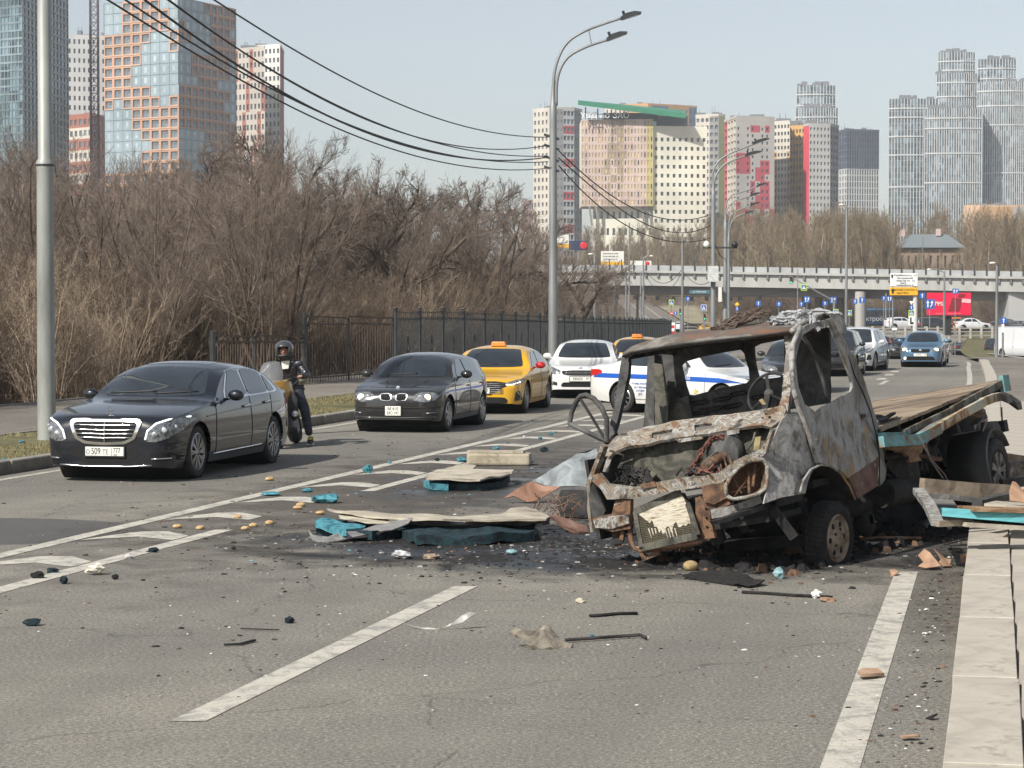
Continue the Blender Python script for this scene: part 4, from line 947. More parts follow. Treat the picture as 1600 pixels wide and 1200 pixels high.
tr={'topmost':[(856,214),(780,208),(729,200),(640,170),(560,129),(460,80),(333,0),(300,-24)],'second':[(856,227),(750,233),(675,221),(609,200),(520,160),(460,134),(360,68),(264,0),(240,-18)],'third':[(856,244),(765,239),(660,219),(600,195),(500,151),(440,119),(300,28),(262,-2),(230,-24)],'fourth':[(856,247),(780,249),(690,240),(546,200),(460,153),(340,80),(226,0),(200,-20)],'fifth':[(856,253),(780,252),(720,245),(567,203),(460,158),(330,84),(195,0),(170,-18)],'lowest':[(862,263),(810,265),(750,262),(660,247),(526,200),(460,170),(300,80),(168,0),(140,-18)]}
for k,v in tr.items():wire(k+' of the black cables swooping from the upper left to the central lamp post',v,pA,pB,.0145 if k!='fourth' else .019)
pC=(9.95,113)
for k,v in{'highest':[(872,235),(912,270),(957,309),(1010,333),(1059,344),(1108,336)],'middle':[(872,246),(915,284),(968,326),(1031,358),(1075,364),(1110,352)],'lowest':[(873,258),(905,295),(947,330),(996,361),(1045,377),(1110,372)]}.items():
 wire(k+' of the black cables sagging from the central lamp post to the second one',v,pA,pC,.02)
for i,v in enumerate([[(1007,420),(1025,440),(1045,440),(1066,420)],[(1007,425),(1025,452),(1048,450),(1066,424)],[(1066,422),(1082,440),(1098,444),(1114,436)],[(1115,372),(1122,392),(1128,402),(1133,404)],[(980,442),(986,462),(998,464),(1007,445)]]):
 wire(['upper thin cable sagging right of the horizontal arm pole','lower thin cable sagging right of the horizontal arm pole','thin cable sagging to the pale cabinet post','short cable between the cabinet post and the third lamp post','short sagging cable between the two grey poles by the bridge'][i],v,((v[0][0]-800)/FPX*236,236) if i!=3 else(9.95,113),((v[-1][0]-800)/FPX*172,172) if i!=3 else(13.8,148),.025)
 # ================================================================== SIGNS AND SIGNALS
blue=flat('sign_blue',(.03,.12,.42),.4,0,.05);swhite=flat('sign_white',(.85,.85,.83),.5,0,.02);lime=flat('sign_lime',(.50,.72,.05),.45,0,.05);sred=flat('sign_red',(.62,.03,.03),.4,0,.05)
orange=flat('sign_orange',(.80,.42,.02),.5,0,.05);sblack=flat('sign_back_black',(.02,.02,.02),.6)
def sign(label,px,py,w,h,Z,kind,pole=True,ybot=None,name='road_sign'):
 s_=FPX/Z;W_,H_=w/s_,h/s_;c=A(px,py,Z);t=thing(name,label,'sign' if kind!='light' else 'traffic light',(c.x,c.y,0));cz=c.z
 base={'arrow':blue,'two':blue,'circle':blue,'noentry':sred,'diamond':orange,'tri':swhite,'ped':blue,'pedlime':lime,'back':sblack,'backc':sblack,'light':sblack,'plate':swhite,'gantry':flat('sign_teal',(.05,.14,.18),.5),'L':swhite}[kind]
 def poly(pts,m,y,nm='symbol'):
  MB().prism([(p[0]*W_/2,p[1]*H_/2) for p in pts],.02,M=Matrix.Rotation(R(90),3,'X'),o=(0,y,cz)).build(nm,m,t)
 circ=[(math.cos(a),math.sin(a)) for a in[i*math.pi/8 for i in range(16)]];sq=[(-1,-1),(1,-1),(1,1),(-1,1)]
 poly({'circle':circ,'noentry':circ,'backc':circ,'diamond':[(0,-1),(1,0),(0,1),(-1,0)],'tri':[(-1,1),(0,-1),(1,1)]}.get(kind,sq),base,0,'sign_plate')
 up=[(-.13,-.7),(.13,-.7),(.13,.2),(.36,.2),(0,.75),(-.36,.2),(-.13,.2)]
 if kind in('arrow','circle'):poly(up,swhite,-.03)
 if kind=='two':poly([(-.55,-.7),(-.33,-.7),(-.33,.2),(-.15,.2),(-.45,.75),(-.75,.2),(-.55,.2)],swhite,-.03);poly([(.1,-.7),(.5,-.2),(.5,.2),(.72,.2),(.42,.75),(.12,.2),(.3,.2),(.3,-.15),(0,-.6)],swhite,-.03)
 if kind=='noentry':poly([(-.7,-.2),(.7,-.2),(.7,.2),(-.7,.2)],swhite,-.03)
 if kind=='diamond':poly([(0,-.6),(.6,0),(0,.6),(-.6,0)],flat('sign_yellow',(.8,.6,.1),.5),-.03)
 if kind=='tri':pass
 if kind in('ped','pedlime'):
  if kind=='pedlime':poly([(-.72,-.72),(.72,-.72),(.72,.72),(-.72,.72)],blue,-.03)
  else:poly([(-.98,-.98),(.98,-.98),(.98,.98),(-.98,.98)],swhite,-.025,'border');poly([(-.85,-.85),(.85,-.85),(.85,.85),(-.85,.85)],blue,-.03)
  poly([(-.6,-.55),(.6,-.55),(0,.6)],swhite,-.05);poly([(-.18,-.45),(-.05,-.1),(-.1,.15),(0,.3),(.1,.15),(.05,-.1),(.2,-.45),(0,-.2)],sblack,-.07,'figure')
 if kind=='L':poly([(-.5,-.7),(.7,-.7),(.7,-.3),(0,-.3),(0,.7),(-.5,.7)],sblack,-.03)
 if kind=='light':
  for k,m_ in((.62,flat('lens_red_off',(.10,.01,.01),.3)),(0,flat('lens_amber_off',(.12,.06,.01),.3)),(-.62,emis('lens_green',(.05,.7,.35),1.0))):
   MB().lathe([(W_*.34,0),(W_*.30,.08),(.001,.09)],10,M=Matrix.Rotation(R(90),3,'X'),o=(0,-.03,cz+k*H_/2)).build('lens',m_,t)
 if kind=='gantry':text('lettering','ул. Минская',H_*.6,swhite,t,Matrix.Translation((0,-.04,cz))@Matrix.Rotation(R(90),4,'X'),.01)
 if pole:
  zb=Hh(Z) if ybot is None else zt(ybot,Z);MB().lathe([(.04,zb),(.04,cz+H_*.4)],8,o=(0,.07,0)).build('sign_post',pole_m,t)
 return t
SG=[('blue direction sign left of the mast arm',1185,474,8,8,300,'arrow'),('small blue lane sign right of the first blue sign',1217,475,8,7,300,'arrow'),('small blue arrow sign lowest under the crossing sign',1252,475,7,7,290,'arrow'),('larger blue two lane sign under the pedestrian sign',1261,468,10,10,285,'two'),('small blue arrow sign left of the white triangle',1289,474,8,7,280,'arrow'),('blue two lane sign just above the burnt cab roof',1302,469,10,10,275,'two'),('small blue sign left of the round concrete bridge pillar',1336,471,7,8,260,'arrow'),('blue arrow sign on the round concrete bridge pillar',1347,469,9,9,255,'arrow'),('narrow blue sign left of the twin above the blue bus',1381,466,7,7,250,'arrow'),('blue two lane sign under the orange guide sign',1390,467,9,9,245,'two'),('small tilted blue sign left of the billboard top',1441,462,9,9,235,'arrow'),('big blue two arrow sign overlapping the red billboard',1453,475,15,15,170,'two'),('blue sign hanging above the red billboard',1493,455,10,8,225,'two'),('lime framed pedestrian sign beside the lime twin above the cab',1327,489,8,9,200,'pedlime'),('lime framed pedestrian sign half behind the white ash on the cab',1306,487,8,8,200,'pedlime'),('lime framed pedestrian sign on the post left of the billboard',1424,489,9,9,180,'pedlime'),('round blue sign above the lime pedestrian sign by the billboard',1424,480.5,7,7,180.5,'circle'),('white triangular give way sign topmost on the billboard post',1424,473.5,7,6,181,'tri'),('tall white sign with a black priority scheme under the lime one',1424,501,9,15,179.5,'L'),('white framed pedestrian crossing sign left of the cabinet post',1099.5,481,9,10,180,'ped'),('small orange diamond sign right of the third lamp post',1151.7,475.5,8,8,190,'diamond'),('round blue sign under the orange diamond',1151.7,482.5,6.5,6.5,189,'circle'),('red no entry disc at the end of the iron fence',1049.5,489.5,6,6,200,'noentry'),('round blue sign beside the no entry disc',1055.5,489.5,6,6,201,'circle'),('lime framed sign above the no entry disc',1049,473,8,10,205,'pedlime'),('small blue lane sign right of the sagging wires',1075,467,7,7,260,'arrow'),('blue white arrow disc on the lawn at the right edge',1568,501,11,11,140,'circle'),('narrow pale plate under the blue disc on the lawn',1567,513,4,13,139.6,'plate'),('small white plate on a post before the concrete railing',1397.5,514,8,3.5,150,'plate')]
for lb,x,y,w,h,Z,k in SG:sign(lb,x,y,w,h,Z,k,True)
ordn=['first','second','third','fourth','fifth','sixth','seventh','eighth','ninth','tenth']
for i,(x,y,k) in enumerate([(964,463,'back'),(993,465,'back'),(1007,465.5,'backc'),(1027,466,'back'),(1052,467,'backc'),(1081,467,'back'),(1104,467,'back'),(1142,467,'backc'),(1156,466.5,'back'),(1188,465,'back')]):
 sign('black %s hanging under the bridge, %s from the left of the dark row'%('disc' if k=='backc' else 'box',ordn[i]),x,y,6,6.5,250,k,False,name='signal_box')
mb=MB();mb.tube([A(x,y,250) for x,y in((900,452),(964,459),(1052,463),(1142,463.5),(1188,461.5),(1260,452))],.03,5);tag(mb.build('suspension_cable',black_w),'thin cable carrying the row of black signal boxes below the bridge','cable')
sign('traffic light left at the tip of the mast arm',1236,438,4.2,11,260,'light',False,name='traffic_light');sign('lime framed pedestrian sign hung from the mast arm',1256,449,10,10,260,'pedlime',False)
sign('small traffic light right of the round signs by the fence end',1063,487,3.2,10,200,'light',name='traffic_light');sign('small traffic light below the white framed crossing sign',1101,495.5,3.2,9,178,'light',name='traffic_light');sign('teal street name board under the bridge deck',1093,456,32,6,330,'gantry',False)
t=thing('mast_arm','slanting mast arm holding a traffic light and a lime crossing sign','pole',A(1303,520,260)*1.0);t.location.z=0
MB().bar(A(1234,432,260.2)-t.location,A(1303,470,260.2)-t.location,.12).build('arm',pole_m,t);MB().bar((0,.2,0),A(1303,468,260.2)-t.location,.2).build('post',pole_m,t)
c=A(1051.5,499,198);t=thing('striped_marker','red and white striped marker post at the fence end','marker post',(c.x,c.y,0))
for k in range(5):MB().box((0,0,.25+k*.25),(.26,.06,.25)).build('stripe',sred if k%2 else swhite,t)
MB().box((0,.06,.7),(.08,.05,1.5)).build('post',pole_m,t)
Z=200;c=A(1413,440,Z);t=thing('guide_sign','white guide board above an orange one on a thick pole in front of the bridge','sign',(c.x,c.y,0));sc_=Z/FPX
def board(px0,px1,py0,py1,Z,m,t,nm):
 a,b=A(px0,py1,Z)-t.location,A(px1,py0,Z)-t.location
 o=MB().box(((a.x+b.x)/2,0,(a.z+b.z)/2),(b.x-a.x,.08,b.z-a.z)).build(nm,m,t);bevel(o,.05,2);return(a+b)/2
board(1391,1434,427,447.5,Z,swhite,t,'white_board');board(1390,1434.5,449,461.5,Z,orange,t,'orange_board')
for(s_,x,y,h_) in(('Рублёвское ш.   2.3',1415,430,3.4),('Мичуринский',1414,434.5,3.2),('Минская ул.   0.5',1415,438.5,3.2),('Центр',1411,442,3.0),('Аминьевское ш.',1414,445.3,3.0),('ПЛАТНЫЙ УЧАСТОК  2.1',1414,453,3.0),('через 700 м',1410,457.5,3.0)):
 text('lettering',s_,h_*sc_*1.15,sblack,t,Matrix.Translation(A(x,y,Z-.07)-t.location)@Matrix.Rotation(R(90),4,'X'),.004)
MB().prism([(-.08,-.2),(.08,-.2),(.08,.05),(.2,.05),(0,.25),(-.2,.05),(-.08,.05)],.01,M=Matrix.Rotation(R(90),3,'X'),o=A(1395,455,Z-.06)-t.location).build('arrow',sblack,t)
MB().prism([(-.06,-.15),(.06,-.15),(.06,.05),(.15,.05),(0,.2),(-.15,.05),(-.06,.05)],.01,M=Matrix.Rotation(R(90),3,'X'),o=A(1394,432,Z-.06)-t.location).build('arrow',sblack,t)
p=A(1431,470,Z)-t.location;MB().lathe([(.21,0),(.19,p.z+2)],12,o=(p.x,.3,0)).build('pole',flat('white_pole',(.55,.55,.53),.5),t)
p=A(1396,470,Z)-t.location;MB().lathe([(.07,0),(.07,p.z+2)],8,o=(p.x,.3,0)).build('side_pole',pole_m,t)
Z=235;c=A(1482,475,Z);t=thing('billboard','bright red advertising billboard with a dark red phone and big white digits','billboard',(c.x,c.y,0))
board(1448,1517.5,457.5,493,Z,flat('advert_red',(.72,.01,.06),.4,0,.02),t,'panel')
a,b=A(1447,494.2,Z)-t.location,A(1518.5,492.6,Z)-t.location;MB().box(((a.x+b.x)/2,-.05,(a.z+b.z)/2),(b.x-a.x,.35,b.z-a.z)).build('lower_frame',sblack,t)
def ap(pts,nm,m):
 q=[A(x,y,Z)-t.location for x,y in pts];MB().prism([(v.x,v.z) for v in q],.02,M=Matrix(((1,0,0),(0,0,-1),(0,1,0))).to_3x3(),o=(0,-.06,0)).build(nm,m,t)
dred=flat('advert_dark_red',(.22,.02,.03),.4);ap([(1481,486),(1488,465),(1503,467),(1499,486)],'phone_picture',dred);ap([(1496,464),(1499,459),(1509,460),(1505,465)],'camera_picture',dred)
ap([(1501,469),(1502,466.5),(1516,467.5),(1517,470),(1516,473.5),(1502,472.5)],'offer_tag',flat('advert_pink',(.80,.45,.48),.5))
text('lettering','79%',9*Z/FPX,swhite,t,Matrix.Translation(A(1467,475,Z-.08)-t.location)@Matrix.Rotation(R(90),4,'X'),.01)
text('lettering','рассрочка 0%  на все  смартфоны',2.4*Z/FPX,flat('advert_pink',(.80,.45,.48),.5),t,Matrix.Translation(A(1482,490,Z-.08)-t.location)@Matrix.Rotation(R(90),4,'X'),.004)
MB().box((.05,.3,1.5),(.55,.5,3.2)).build('post',sblack,t)
for(lb,x0,x1,y0,y1,Z,m,y2,m2,tx) in(('white distance board with an orange foot standing on the bridge',939,975,392.5,409,352,white_plate,415,orange,['Кременчугская','Кутузовский пр.','Рублёвское ш.']),('white and orange board left behind the central lamp post',868,889,367,381.5,420,white_plate,387,orange,['Центр']),('navy board with a red rose picture behind the bridge',889,918,376,391,430,flat('board_navy',(.03,.04,.09),.5),None,None,None),('white banner with a red badge on the bridge',985,1018,407.5,415.5,352.5,white_plate,None,None,None)):
 c=A((x0+x1)/2,y1,Z);t=thing('board',lb,'board',(c.x,c.y,zt(y1,Z)-4));board(x0,x1,y0,y1,Z,m,t,'panel')
 if m2:board(x0,x1,y1+.2,y2,Z,m2,t,'orange_panel')
 for i,s_ in enumerate(tx or[]):text('lettering',s_,3.2*Z/FPX,sblack,t,Matrix.Translation(A((x0+x1)/2-3,y0+3.5+i*4.6,Z-.08)-t.location)@Matrix.Rotation(R(90),4,'X'),.004)
 if not m2:MB().sphere(A(x1-6,(y0+y1)/2,Z-.1)-t.location,(y1-y0)*.38*Z/FPX,10,8,sc=(1,.1,1)).build('badge',sred,t)
 MB().box((0,.2,2),(.3,.2,4)).build('post',pole_m,t)
Z=362;c=A(1363,500,Z);t=thing('blue_bus','dark blue city bus with light roof edge standing behind the concrete pillar','bus',(c.x-1,c.y,0));off=t.location
L0=(1327-800)/FPX*Z-off.x;L1=(1399.5-800)/FPX*Z-off.x;top=zt(482.5,Z)
b_=MB().box(((L0+L1)/2,1.2,(top+.35)/2),(L1-L0,2.5,top-.35)).build('body',flat('bus_navy',(.012,.035,.085),.25,0,.05,coat=.6),t);bevel(b_,.15,3)
MB().box(((L0+L1)/2,1.2,top-.12),(L1-L0-.3,2.54,.36)).build('roof_edge',flat('bus_light_blue',(.07,.22,.42),.3),t)
for k in range(5):
 w=(L1-L0)/5;MB().box((L0+w*(k+.5),-.06,2.15),(w*.86,.05,1.15)).build('window',glass_dark,t)
text('lettering','электробус.',.98,flat('bus_lettering',(.50,.55,.58),.5),t,Matrix.Translation(((1336-800)/FPX*Z-off.x,-.12,zt(498.5,Z)-off.z))@Matrix.Rotation(R(90),4,'X'),.005,'LEFT',1.0)
for u in(.14,.72):MB().lathe([(.001,-.05),(.3,-.05),(.48,0),(.48,.3)],16,M=Matrix.Rotation(R(90),3,'X'),o=(L0+(L1-L0)*u,.2,.48)).build('wheel',rubber,t,smooth=True,sharp=40)
Z=262;c=A(1535,525,Z);t=thing('barrier_wall','patched concrete block wall with rusty stains on the lawn edge','wall',(c.x,c.y,0));off=t.location
gm_=patchy('stained_blocks',[(.35,(.10,.08,.07)),(.48,(.26,.21,.17)),(.6,(.42,.38,.33)),(.72,(.20,.08,.05))],.9,6,.9,bmp=.3)
x=1503
for k in range(7):
 w=9.5;a,b=A(x,526,Z+k*.3)-off,A(x+w-.4,507+(k%3)*.8,Z+k*.3)-off
 MB().box(((a.x+b.x)/2,k*.3,(b.z-1.0)/2),(b.x-a.x,.6,b.z+1.0)).build('block',gm_,t);x+=w
Z=262;c=A(1493,520,Z);t=thing('digger','small orange digger cab behind the dark saloon at the lawn','digger',(c.x,c.y,c.z-.25));off=t.location;om=flat('digger_orange',(.60,.20,.05),.5)
MB().box((0,0,.95),(.9,1.4,.7)).build('engine_body',om,t);MB().box((.1,0,1.6),(.6,.9,.55)).build('cab_glass',glass_dark,t)
MB().prism([(-.5,0),(.5,0),(.42,.14),(-.4,.14)],1.1,M=Matrix.Rotation(R(90),3,'X'),o=(.1,.55,1.88)).build('cab_roof',om,t)
for s_ in(-.45,.45):MB().box((s_*1.2,0,.3),(.28,1.8,.55)).build('track',black,t)
MB().bar((-.3,-.7,1.2),(-.9,-1.6,1.9),.16).build('boom',om,t)
# ================================================================== VEHICLES
def pchip(pts):
 x=np.array([p[0] for p in pts],float);y=np.array([p[1] for p in pts],float);h=np.diff(x);d=np.diff(y)/h;m=np.zeros(len(x))
 for i in range(1,len(x)-1):
  if d[i-1]*d[i]>0:w1=2*h[i]+h[i-1];w2=h[i]+2*h[i-1];m[i]=(w1+w2)/(w1/d[i-1]+w2/d[i])
 m[0],m[-1]=d[0],d[-1]
 def f(q):
  q=min(max(q,x[0]),x[-1]);i=int(min(max(np.searchsorted(x,q)-1,0),len(h)-1));t=(q-x[i])/h[i]
  return float((2*t**3-3*t*t+1)*y[i]+(t**3-2*t*t+t)*h[i]*m[i]+(-2*t**3+3*t*t)*y[i+1]+(t**3-t*t)*h[i]*m[i+1])
 return f
class Car:
 def __init__(s,sp):
  s.sp=sp;L=sp['L'];s.L=L;W=sp['W']/2;top,plan,belt,sill=pchip(sp['top']),pchip([(a,b*W) for a,b in sp['plan']]),pchip(sp['belt']),pchip(sp['sill'])
  s.r=sp['r'];s.axles=(sp['ax'],sp['ax']+sp['wb']);ra=s.r+sp.get('gap',.055);tum=sp.get('tum',.42)
  st=set(np.round(np.concatenate([np.linspace(0,.35,12),np.linspace(.35,L-.35,56),np.linspace(L-.35,L,12)]),4))
  for a in s.axles:
   for k in range(15):th=math.pi*k/14;st.add(round(a+ra*math.cos(th),4))
   st.add(a-ra-.004);st.add(a+ra+.004)
  rows=[]
  for q in sorted(st):
   zt_,w,zs=top(q),plan(q),sill(q);zb=min(zt_-.035,belt(q));zlo=zs
   for a in s.axles:
    if abs(q-a)<=ra:zlo=max(zs,s.r+math.sqrt(max(0,ra*ra-(q-a)**2)))
   zb=max(zb,zlo+.02);zt_=max(zt_,zb+.02);half=[]
   bx=lambda z:w*(1-.06*max(0,(.55-z)/.35)**2-.05*max(0,(z-.6)/.4)**2)
   for k in range(9):z=zlo+(zb-zlo)*k/8;half.append((bx(z),z))
   wb=bx(zb);hh=zt_-zb;cr=min(sp.get('cr',.10),.62*hh);zc=zt_-cr
   for k in range(1,6):z=zb+(zc-zb)*k/5;half.append((wb-(.018 if k>0 and hh>.12 else 0)-(z-zb)*tum,z))
   xc=half[-1][0]
   for k in range(1,10):u=k/9;half.append((xc*(1-u**1.0),zt_-cr*(1-u)**3.2))
   y=q-L/2
   rows.append([Vector((x,y,z)) for x,z in half]+[Vector((-x,y,z)) for x,z in half[-2::-1]])
  mb=MB();mb.grid(rows);k=len(rows[0]);n=len(rows)
  mb.f.append(tuple(range(k))[::-1]);mb.m.append(0);mb.f.append(tuple((n-1)*k+j for j in range(k)));mb.m.append(0)
  s.mb=mb;s.bvh=BVHTree.FromPolygons([Vector(v) for v in mb.v],mb.f);s.top=top;s.plan=plan;s.W=W
 def hit(s,a,b,d):
  """a,b in the view plane d: 'F' (x,z) from the front, 'R' rear, 'S' (s,z) from +x, 'M' same from -x, 'T' (x,s) from above"""
  L=s.L
  o,v={'F':(Vector((a,-L,b)),Vector((0,1,0))),'R':(Vector((a,L,b)),Vector((0,-1,0))),'S':(Vector((3,a-L/2,b)),Vector((-1,0,0))),'M':(Vector((-3,a-L/2,b)),Vector((1,0,0))),'T':(Vector((a,b-L/2,4)),Vector((0,0,-1)))}[d]
  h=s.bvh.ray_cast(o,v);return(h[0],h[1],v) if h[0] is not None else None
 def patch(s,poly,d,off=.006,step=.06,rim=.02):
  xs_=[p[0] for p in poly];ys_=[p[1] for p in poly];P=[Vector(p) for p in poly];B=[]
  for i in range(len(P)):
   a,b=P[i],P[(i+1)%len(P)];n=max(1,int((b-a).length/step));B+=[a.lerp(b,k/n) for k in range(n)]
  nb_=len(B);I=[];y=min(ys_)+step*.5
  def inside(q):
   c=False
   for i in range(len(P)):
    a,b=P[i],P[i-1]
    if(a.y>q.y)!=(b.y>q.y) and q.x<(b.x-a.x)*(q.y-a.y)/(b.y-a.y)+a.x:c=not c
   return c
  while y<max(ys_):
   x=min(xs_)+step*.5
   while x<max(xs_):
    q=Vector((x,y))
    if inside(q) and min((q-b).length for b in B)>step*.4:I.append(q)
    x+=step
   y+=step
  v,_,f,*_=delaunay_2d_cdt(B+I,[],[list(range(nb_))],1,1e-6)
  out=[];lastN=None;ok=[]
  for q in v:
   h=s.hit(q.x,q.y,d)
   if h is None:
    for e in(.02,.05,.1,.2):
     c=Vector((sum(xs_)/len(xs_),sum(ys_)/len(ys_)));q2=q.lerp(c,e);h=s.hit(q2.x,q2.y,d)
     if h:break
   if h is None:out.append(None);continue
   p,n,dr=h;n=-n if n.dot(dr)>0 else n;out.append((p+n*off,p-n*rim if rim else p))
  mb=MB();ff=[t for t in f if all(out[i] is not None for i in t)]
  idx={};
  for i,o in enumerate(out):
   if o is not None:idx[i]=len(mb.v);mb.v.append(tuple(o[0]))
  sgn=1 if d in('F','S','T') else 1
  for t in ff:mb.f.append(tuple(idx[i] for i in t));mb.m.append(0)
  if rim:
   cnt={}
   for t in ff:
    for a,b in zip(t,t[1:]+t[:1]):cnt[tuple(sorted((a,b)))]=cnt.get(tuple(sorted((a,b))),[])+[(a,b)]
   for e,l in cnt.items():
    if len(l)==1:
     a,b=l[0];k0=len(mb.v);mb.v+=[tuple(out[a][1]),tuple(out[b][1])];mb.f.append((idx[b],idx[a],k0,k0+1));mb.m.append(0)
  return mb
 def line(s,pts,d,r=.006,off=.0,n=6,sub=.08,flat_=1.0):
  q=[]
  for a,b in zip(pts[:-1],pts[1:]):
   a,b=Vector(a),Vector(b);k=max(1,int((b-a).length/sub));q+=[a.lerp(b,i/k) for i in range(k)]
  q.append(Vector(pts[-1]));P=[]
  for u in q:
   h=s.hit(u.x,u.y,d)
   if h:p,nn,dr=h;nn=-nn if nn.dot(dr)>0 else nn;P.append(p+nn*off)
  return MB().tube(P,r,n,flat=flat_) if len(P)>1 else MB()
def mir(poly):return[(-a,b) for a,b in poly][::-1]
def smooth_poly(poly,n=2):
 for f in(.10,.25)[:n]:
  q=[]
  for i in range(len(poly)):
   a,b=poly[i],poly[(i+1)%len(poly)];q+=[(a[0]*(1-f)+b[0]*f,a[1]*(1-f)+b[1]*f),(a[0]*f+b[0]*(1-f),a[1]*f+b[1]*(1-f))]
  poly=q
 return poly
WH={}
def wheel_mesh(r,w,spokes,kind):
 key=(r,w,spokes,kind)
 if key not in WH:
  Mx=Matrix.Rotation(R(90),3,'Y');rr=r*(.70 if r<.34 else .71)
  ty=MB().lathe([(rr,-w/2+.01),(r*.86,-w/2-.006),(r*.96,-w/2+.012),(r,-w/2+.04),(r,w/2-.04),(r*.96,w/2-.012),(r*.86,w/2+.006),(rr,w/2-.01)],36,M=Mx)
  for g_ in(-.05,0,.05):ty.lathe([(r+.002,g_*w*4-.006),(r+.002,g_*w*4+.006)],36,0,M=Mx) if False else None
  rim=MB().lathe([(rr+.004,w/2-.008),(rr-.012,w/2+.002),(rr-.03,w/2-.03),(rr-.035,-w/2+.02)],32,M=Mx)
  rim.lathe([(rr-.03,w/2-.085),(.001,w/2-.085)],24,1,M=Mx)
  rim.lathe([(r*.17,w/2-.03),(r*.15,w/2-.012),(.001,w/2-.008)],16,M=Mx)
  for k in range(spokes):
   for dlt in((-.10,.10) if kind=='twin' else(0,)):
    a=2*math.pi*k/spokes;a2=a+dlt;wd_={'twin':.022,'thin':.028,'broad':.055,'steel':.09}[kind]*r/.34
    p0=Vector((w/2-.022,math.cos(a)*r*.14,math.sin(a)*r*.14));p1=Vector((w/2-.018,math.cos(a2)*(rr-.01),math.sin(a2)*(rr-.01)))
    rim.bar(p0,p1,wd_,.03,up=(1,0,0))
  tm=ty.mesh('tyre',rubber,True,50);rm=rim.mesh('rim',[alloy,black_void],True,40);WH[key]=(tm,rm)
 return WH[key]
seam=flat('panel_gap',(.012,.012,.012),.8)
def make_car(name,label,cat,sp,loc,rz,body_m,group=None,detail=2):
 c=Car(sp);t=thing(name,label,cat,loc,rz,group);L=c.L
 c.mb.build('body',body_m,t,smooth=True,sharp=42)
 u=MB().box((0,0,.33),(sp['W']*.62,L*.9,.28))
 for a in c.axles:u.lathe([(c.r+.05,-sp['W']*.46),(c.r+.05,sp['W']*.46)],20,M=Matrix.Rotation(R(90),3,'Y'),o=(0,a-L/2,c.r));u.box((0,a-L/2,c.r+.1),(sp['W']*.55,.6,.5))
 u.build('underbody',black_void,t)
 tm,rm=wheel_mesh(c.r,sp.get('tw',.215),sp['spokes'][0],sp['spokes'][1]);xw=sp['W']/2-sp.get('tw',.215)/2-.035
 for a in c.axles:
  for sx in(1,-1):
   o=put('wheel',tm,t,(sx*xw,a-L/2,c.r),(0,0,0 if sx>0 else math.pi));put('rim',rm,o)
 for nm,poly,d,m,off,mi in sp['patches']:
  poly=smooth_poly(poly,2) if nm[0]=='~' else poly;nm=nm.lstrip('~')
  step=.05 if detail>1 else .12
  o=c.patch(poly,d,off,step if nm!='headlight' else min(step,.06)).build(nm,m,t,smooth=True,sharp=50)
  if mi:c.patch(mir(poly) if d in('F','R') else poly,'M' if d=='S' else d,off,step if nm!='headlight' else min(step,.06)).build(nm,m,t,smooth=True,sharp=50)
 for nm,pts,d,m,r_,off,mi in sp.get('lines',[]):
  c.line(pts,d,r_,off).build(nm,m,t,smooth=True)
  if mi:c.line([(-a,b) for a,b in pts] if d in('F','R') else pts,'M' if d=='S' else d,r_,off).build(nm,m,t,smooth=True)
 if sp.get('mirror'):
  ms,mz=sp['mirror']
  for sx in(1,-1):
   h=c.hit(ms,mz-.02,'S' if sx>0 else 'M');p=h[0];mm=MB()
   mm.sphere((p.x+sx*.16,p.y+.02,p.z+.05),.115,14,8,sc=(1.0,.62,.66));mm.bar((p.x,p.y+.02,p.z-.01),(p.x+sx*.12,p.y,p.z+.02),.05,.035)
   mm.build('mirror',sp.get('mirror_m',body_m),t,smooth=True)
 return t,c
def plate(t,c,s_,z,w=.52,h=.112,d='F',x=0,m=None,lines=None):
 hh=c.hit(x,z,d)[0];off=-.03 if d=='F' else .03;cx=Vector((x,hh.y+off,z))
 o=bevel(MB().box((0,0,0),(w,.012,h)).build('number_plate',m or white_plate,t,loc=cx),.004,1)
 fr_=MB().box((0,-off*.35,0),(w+.03,.014,h+.03)).build('plate_frame',black,o)
 rot=Matrix.Rotation(R(90),4,'X') if d=='F' else Matrix.Rotation(math.pi,4,'Z')@Matrix.Rotation(R(90),4,'X')
 for(tx,px_,pz_,sz,sx) in(lines or[(s_,0,-.002,h*.98,.8)]):
  text('lettering',tx,sz,sblack,o,Matrix.Translation((px_,-.008 if d=='F' else .008,pz_))@rot,.001,'CENTER',sx)
 return o
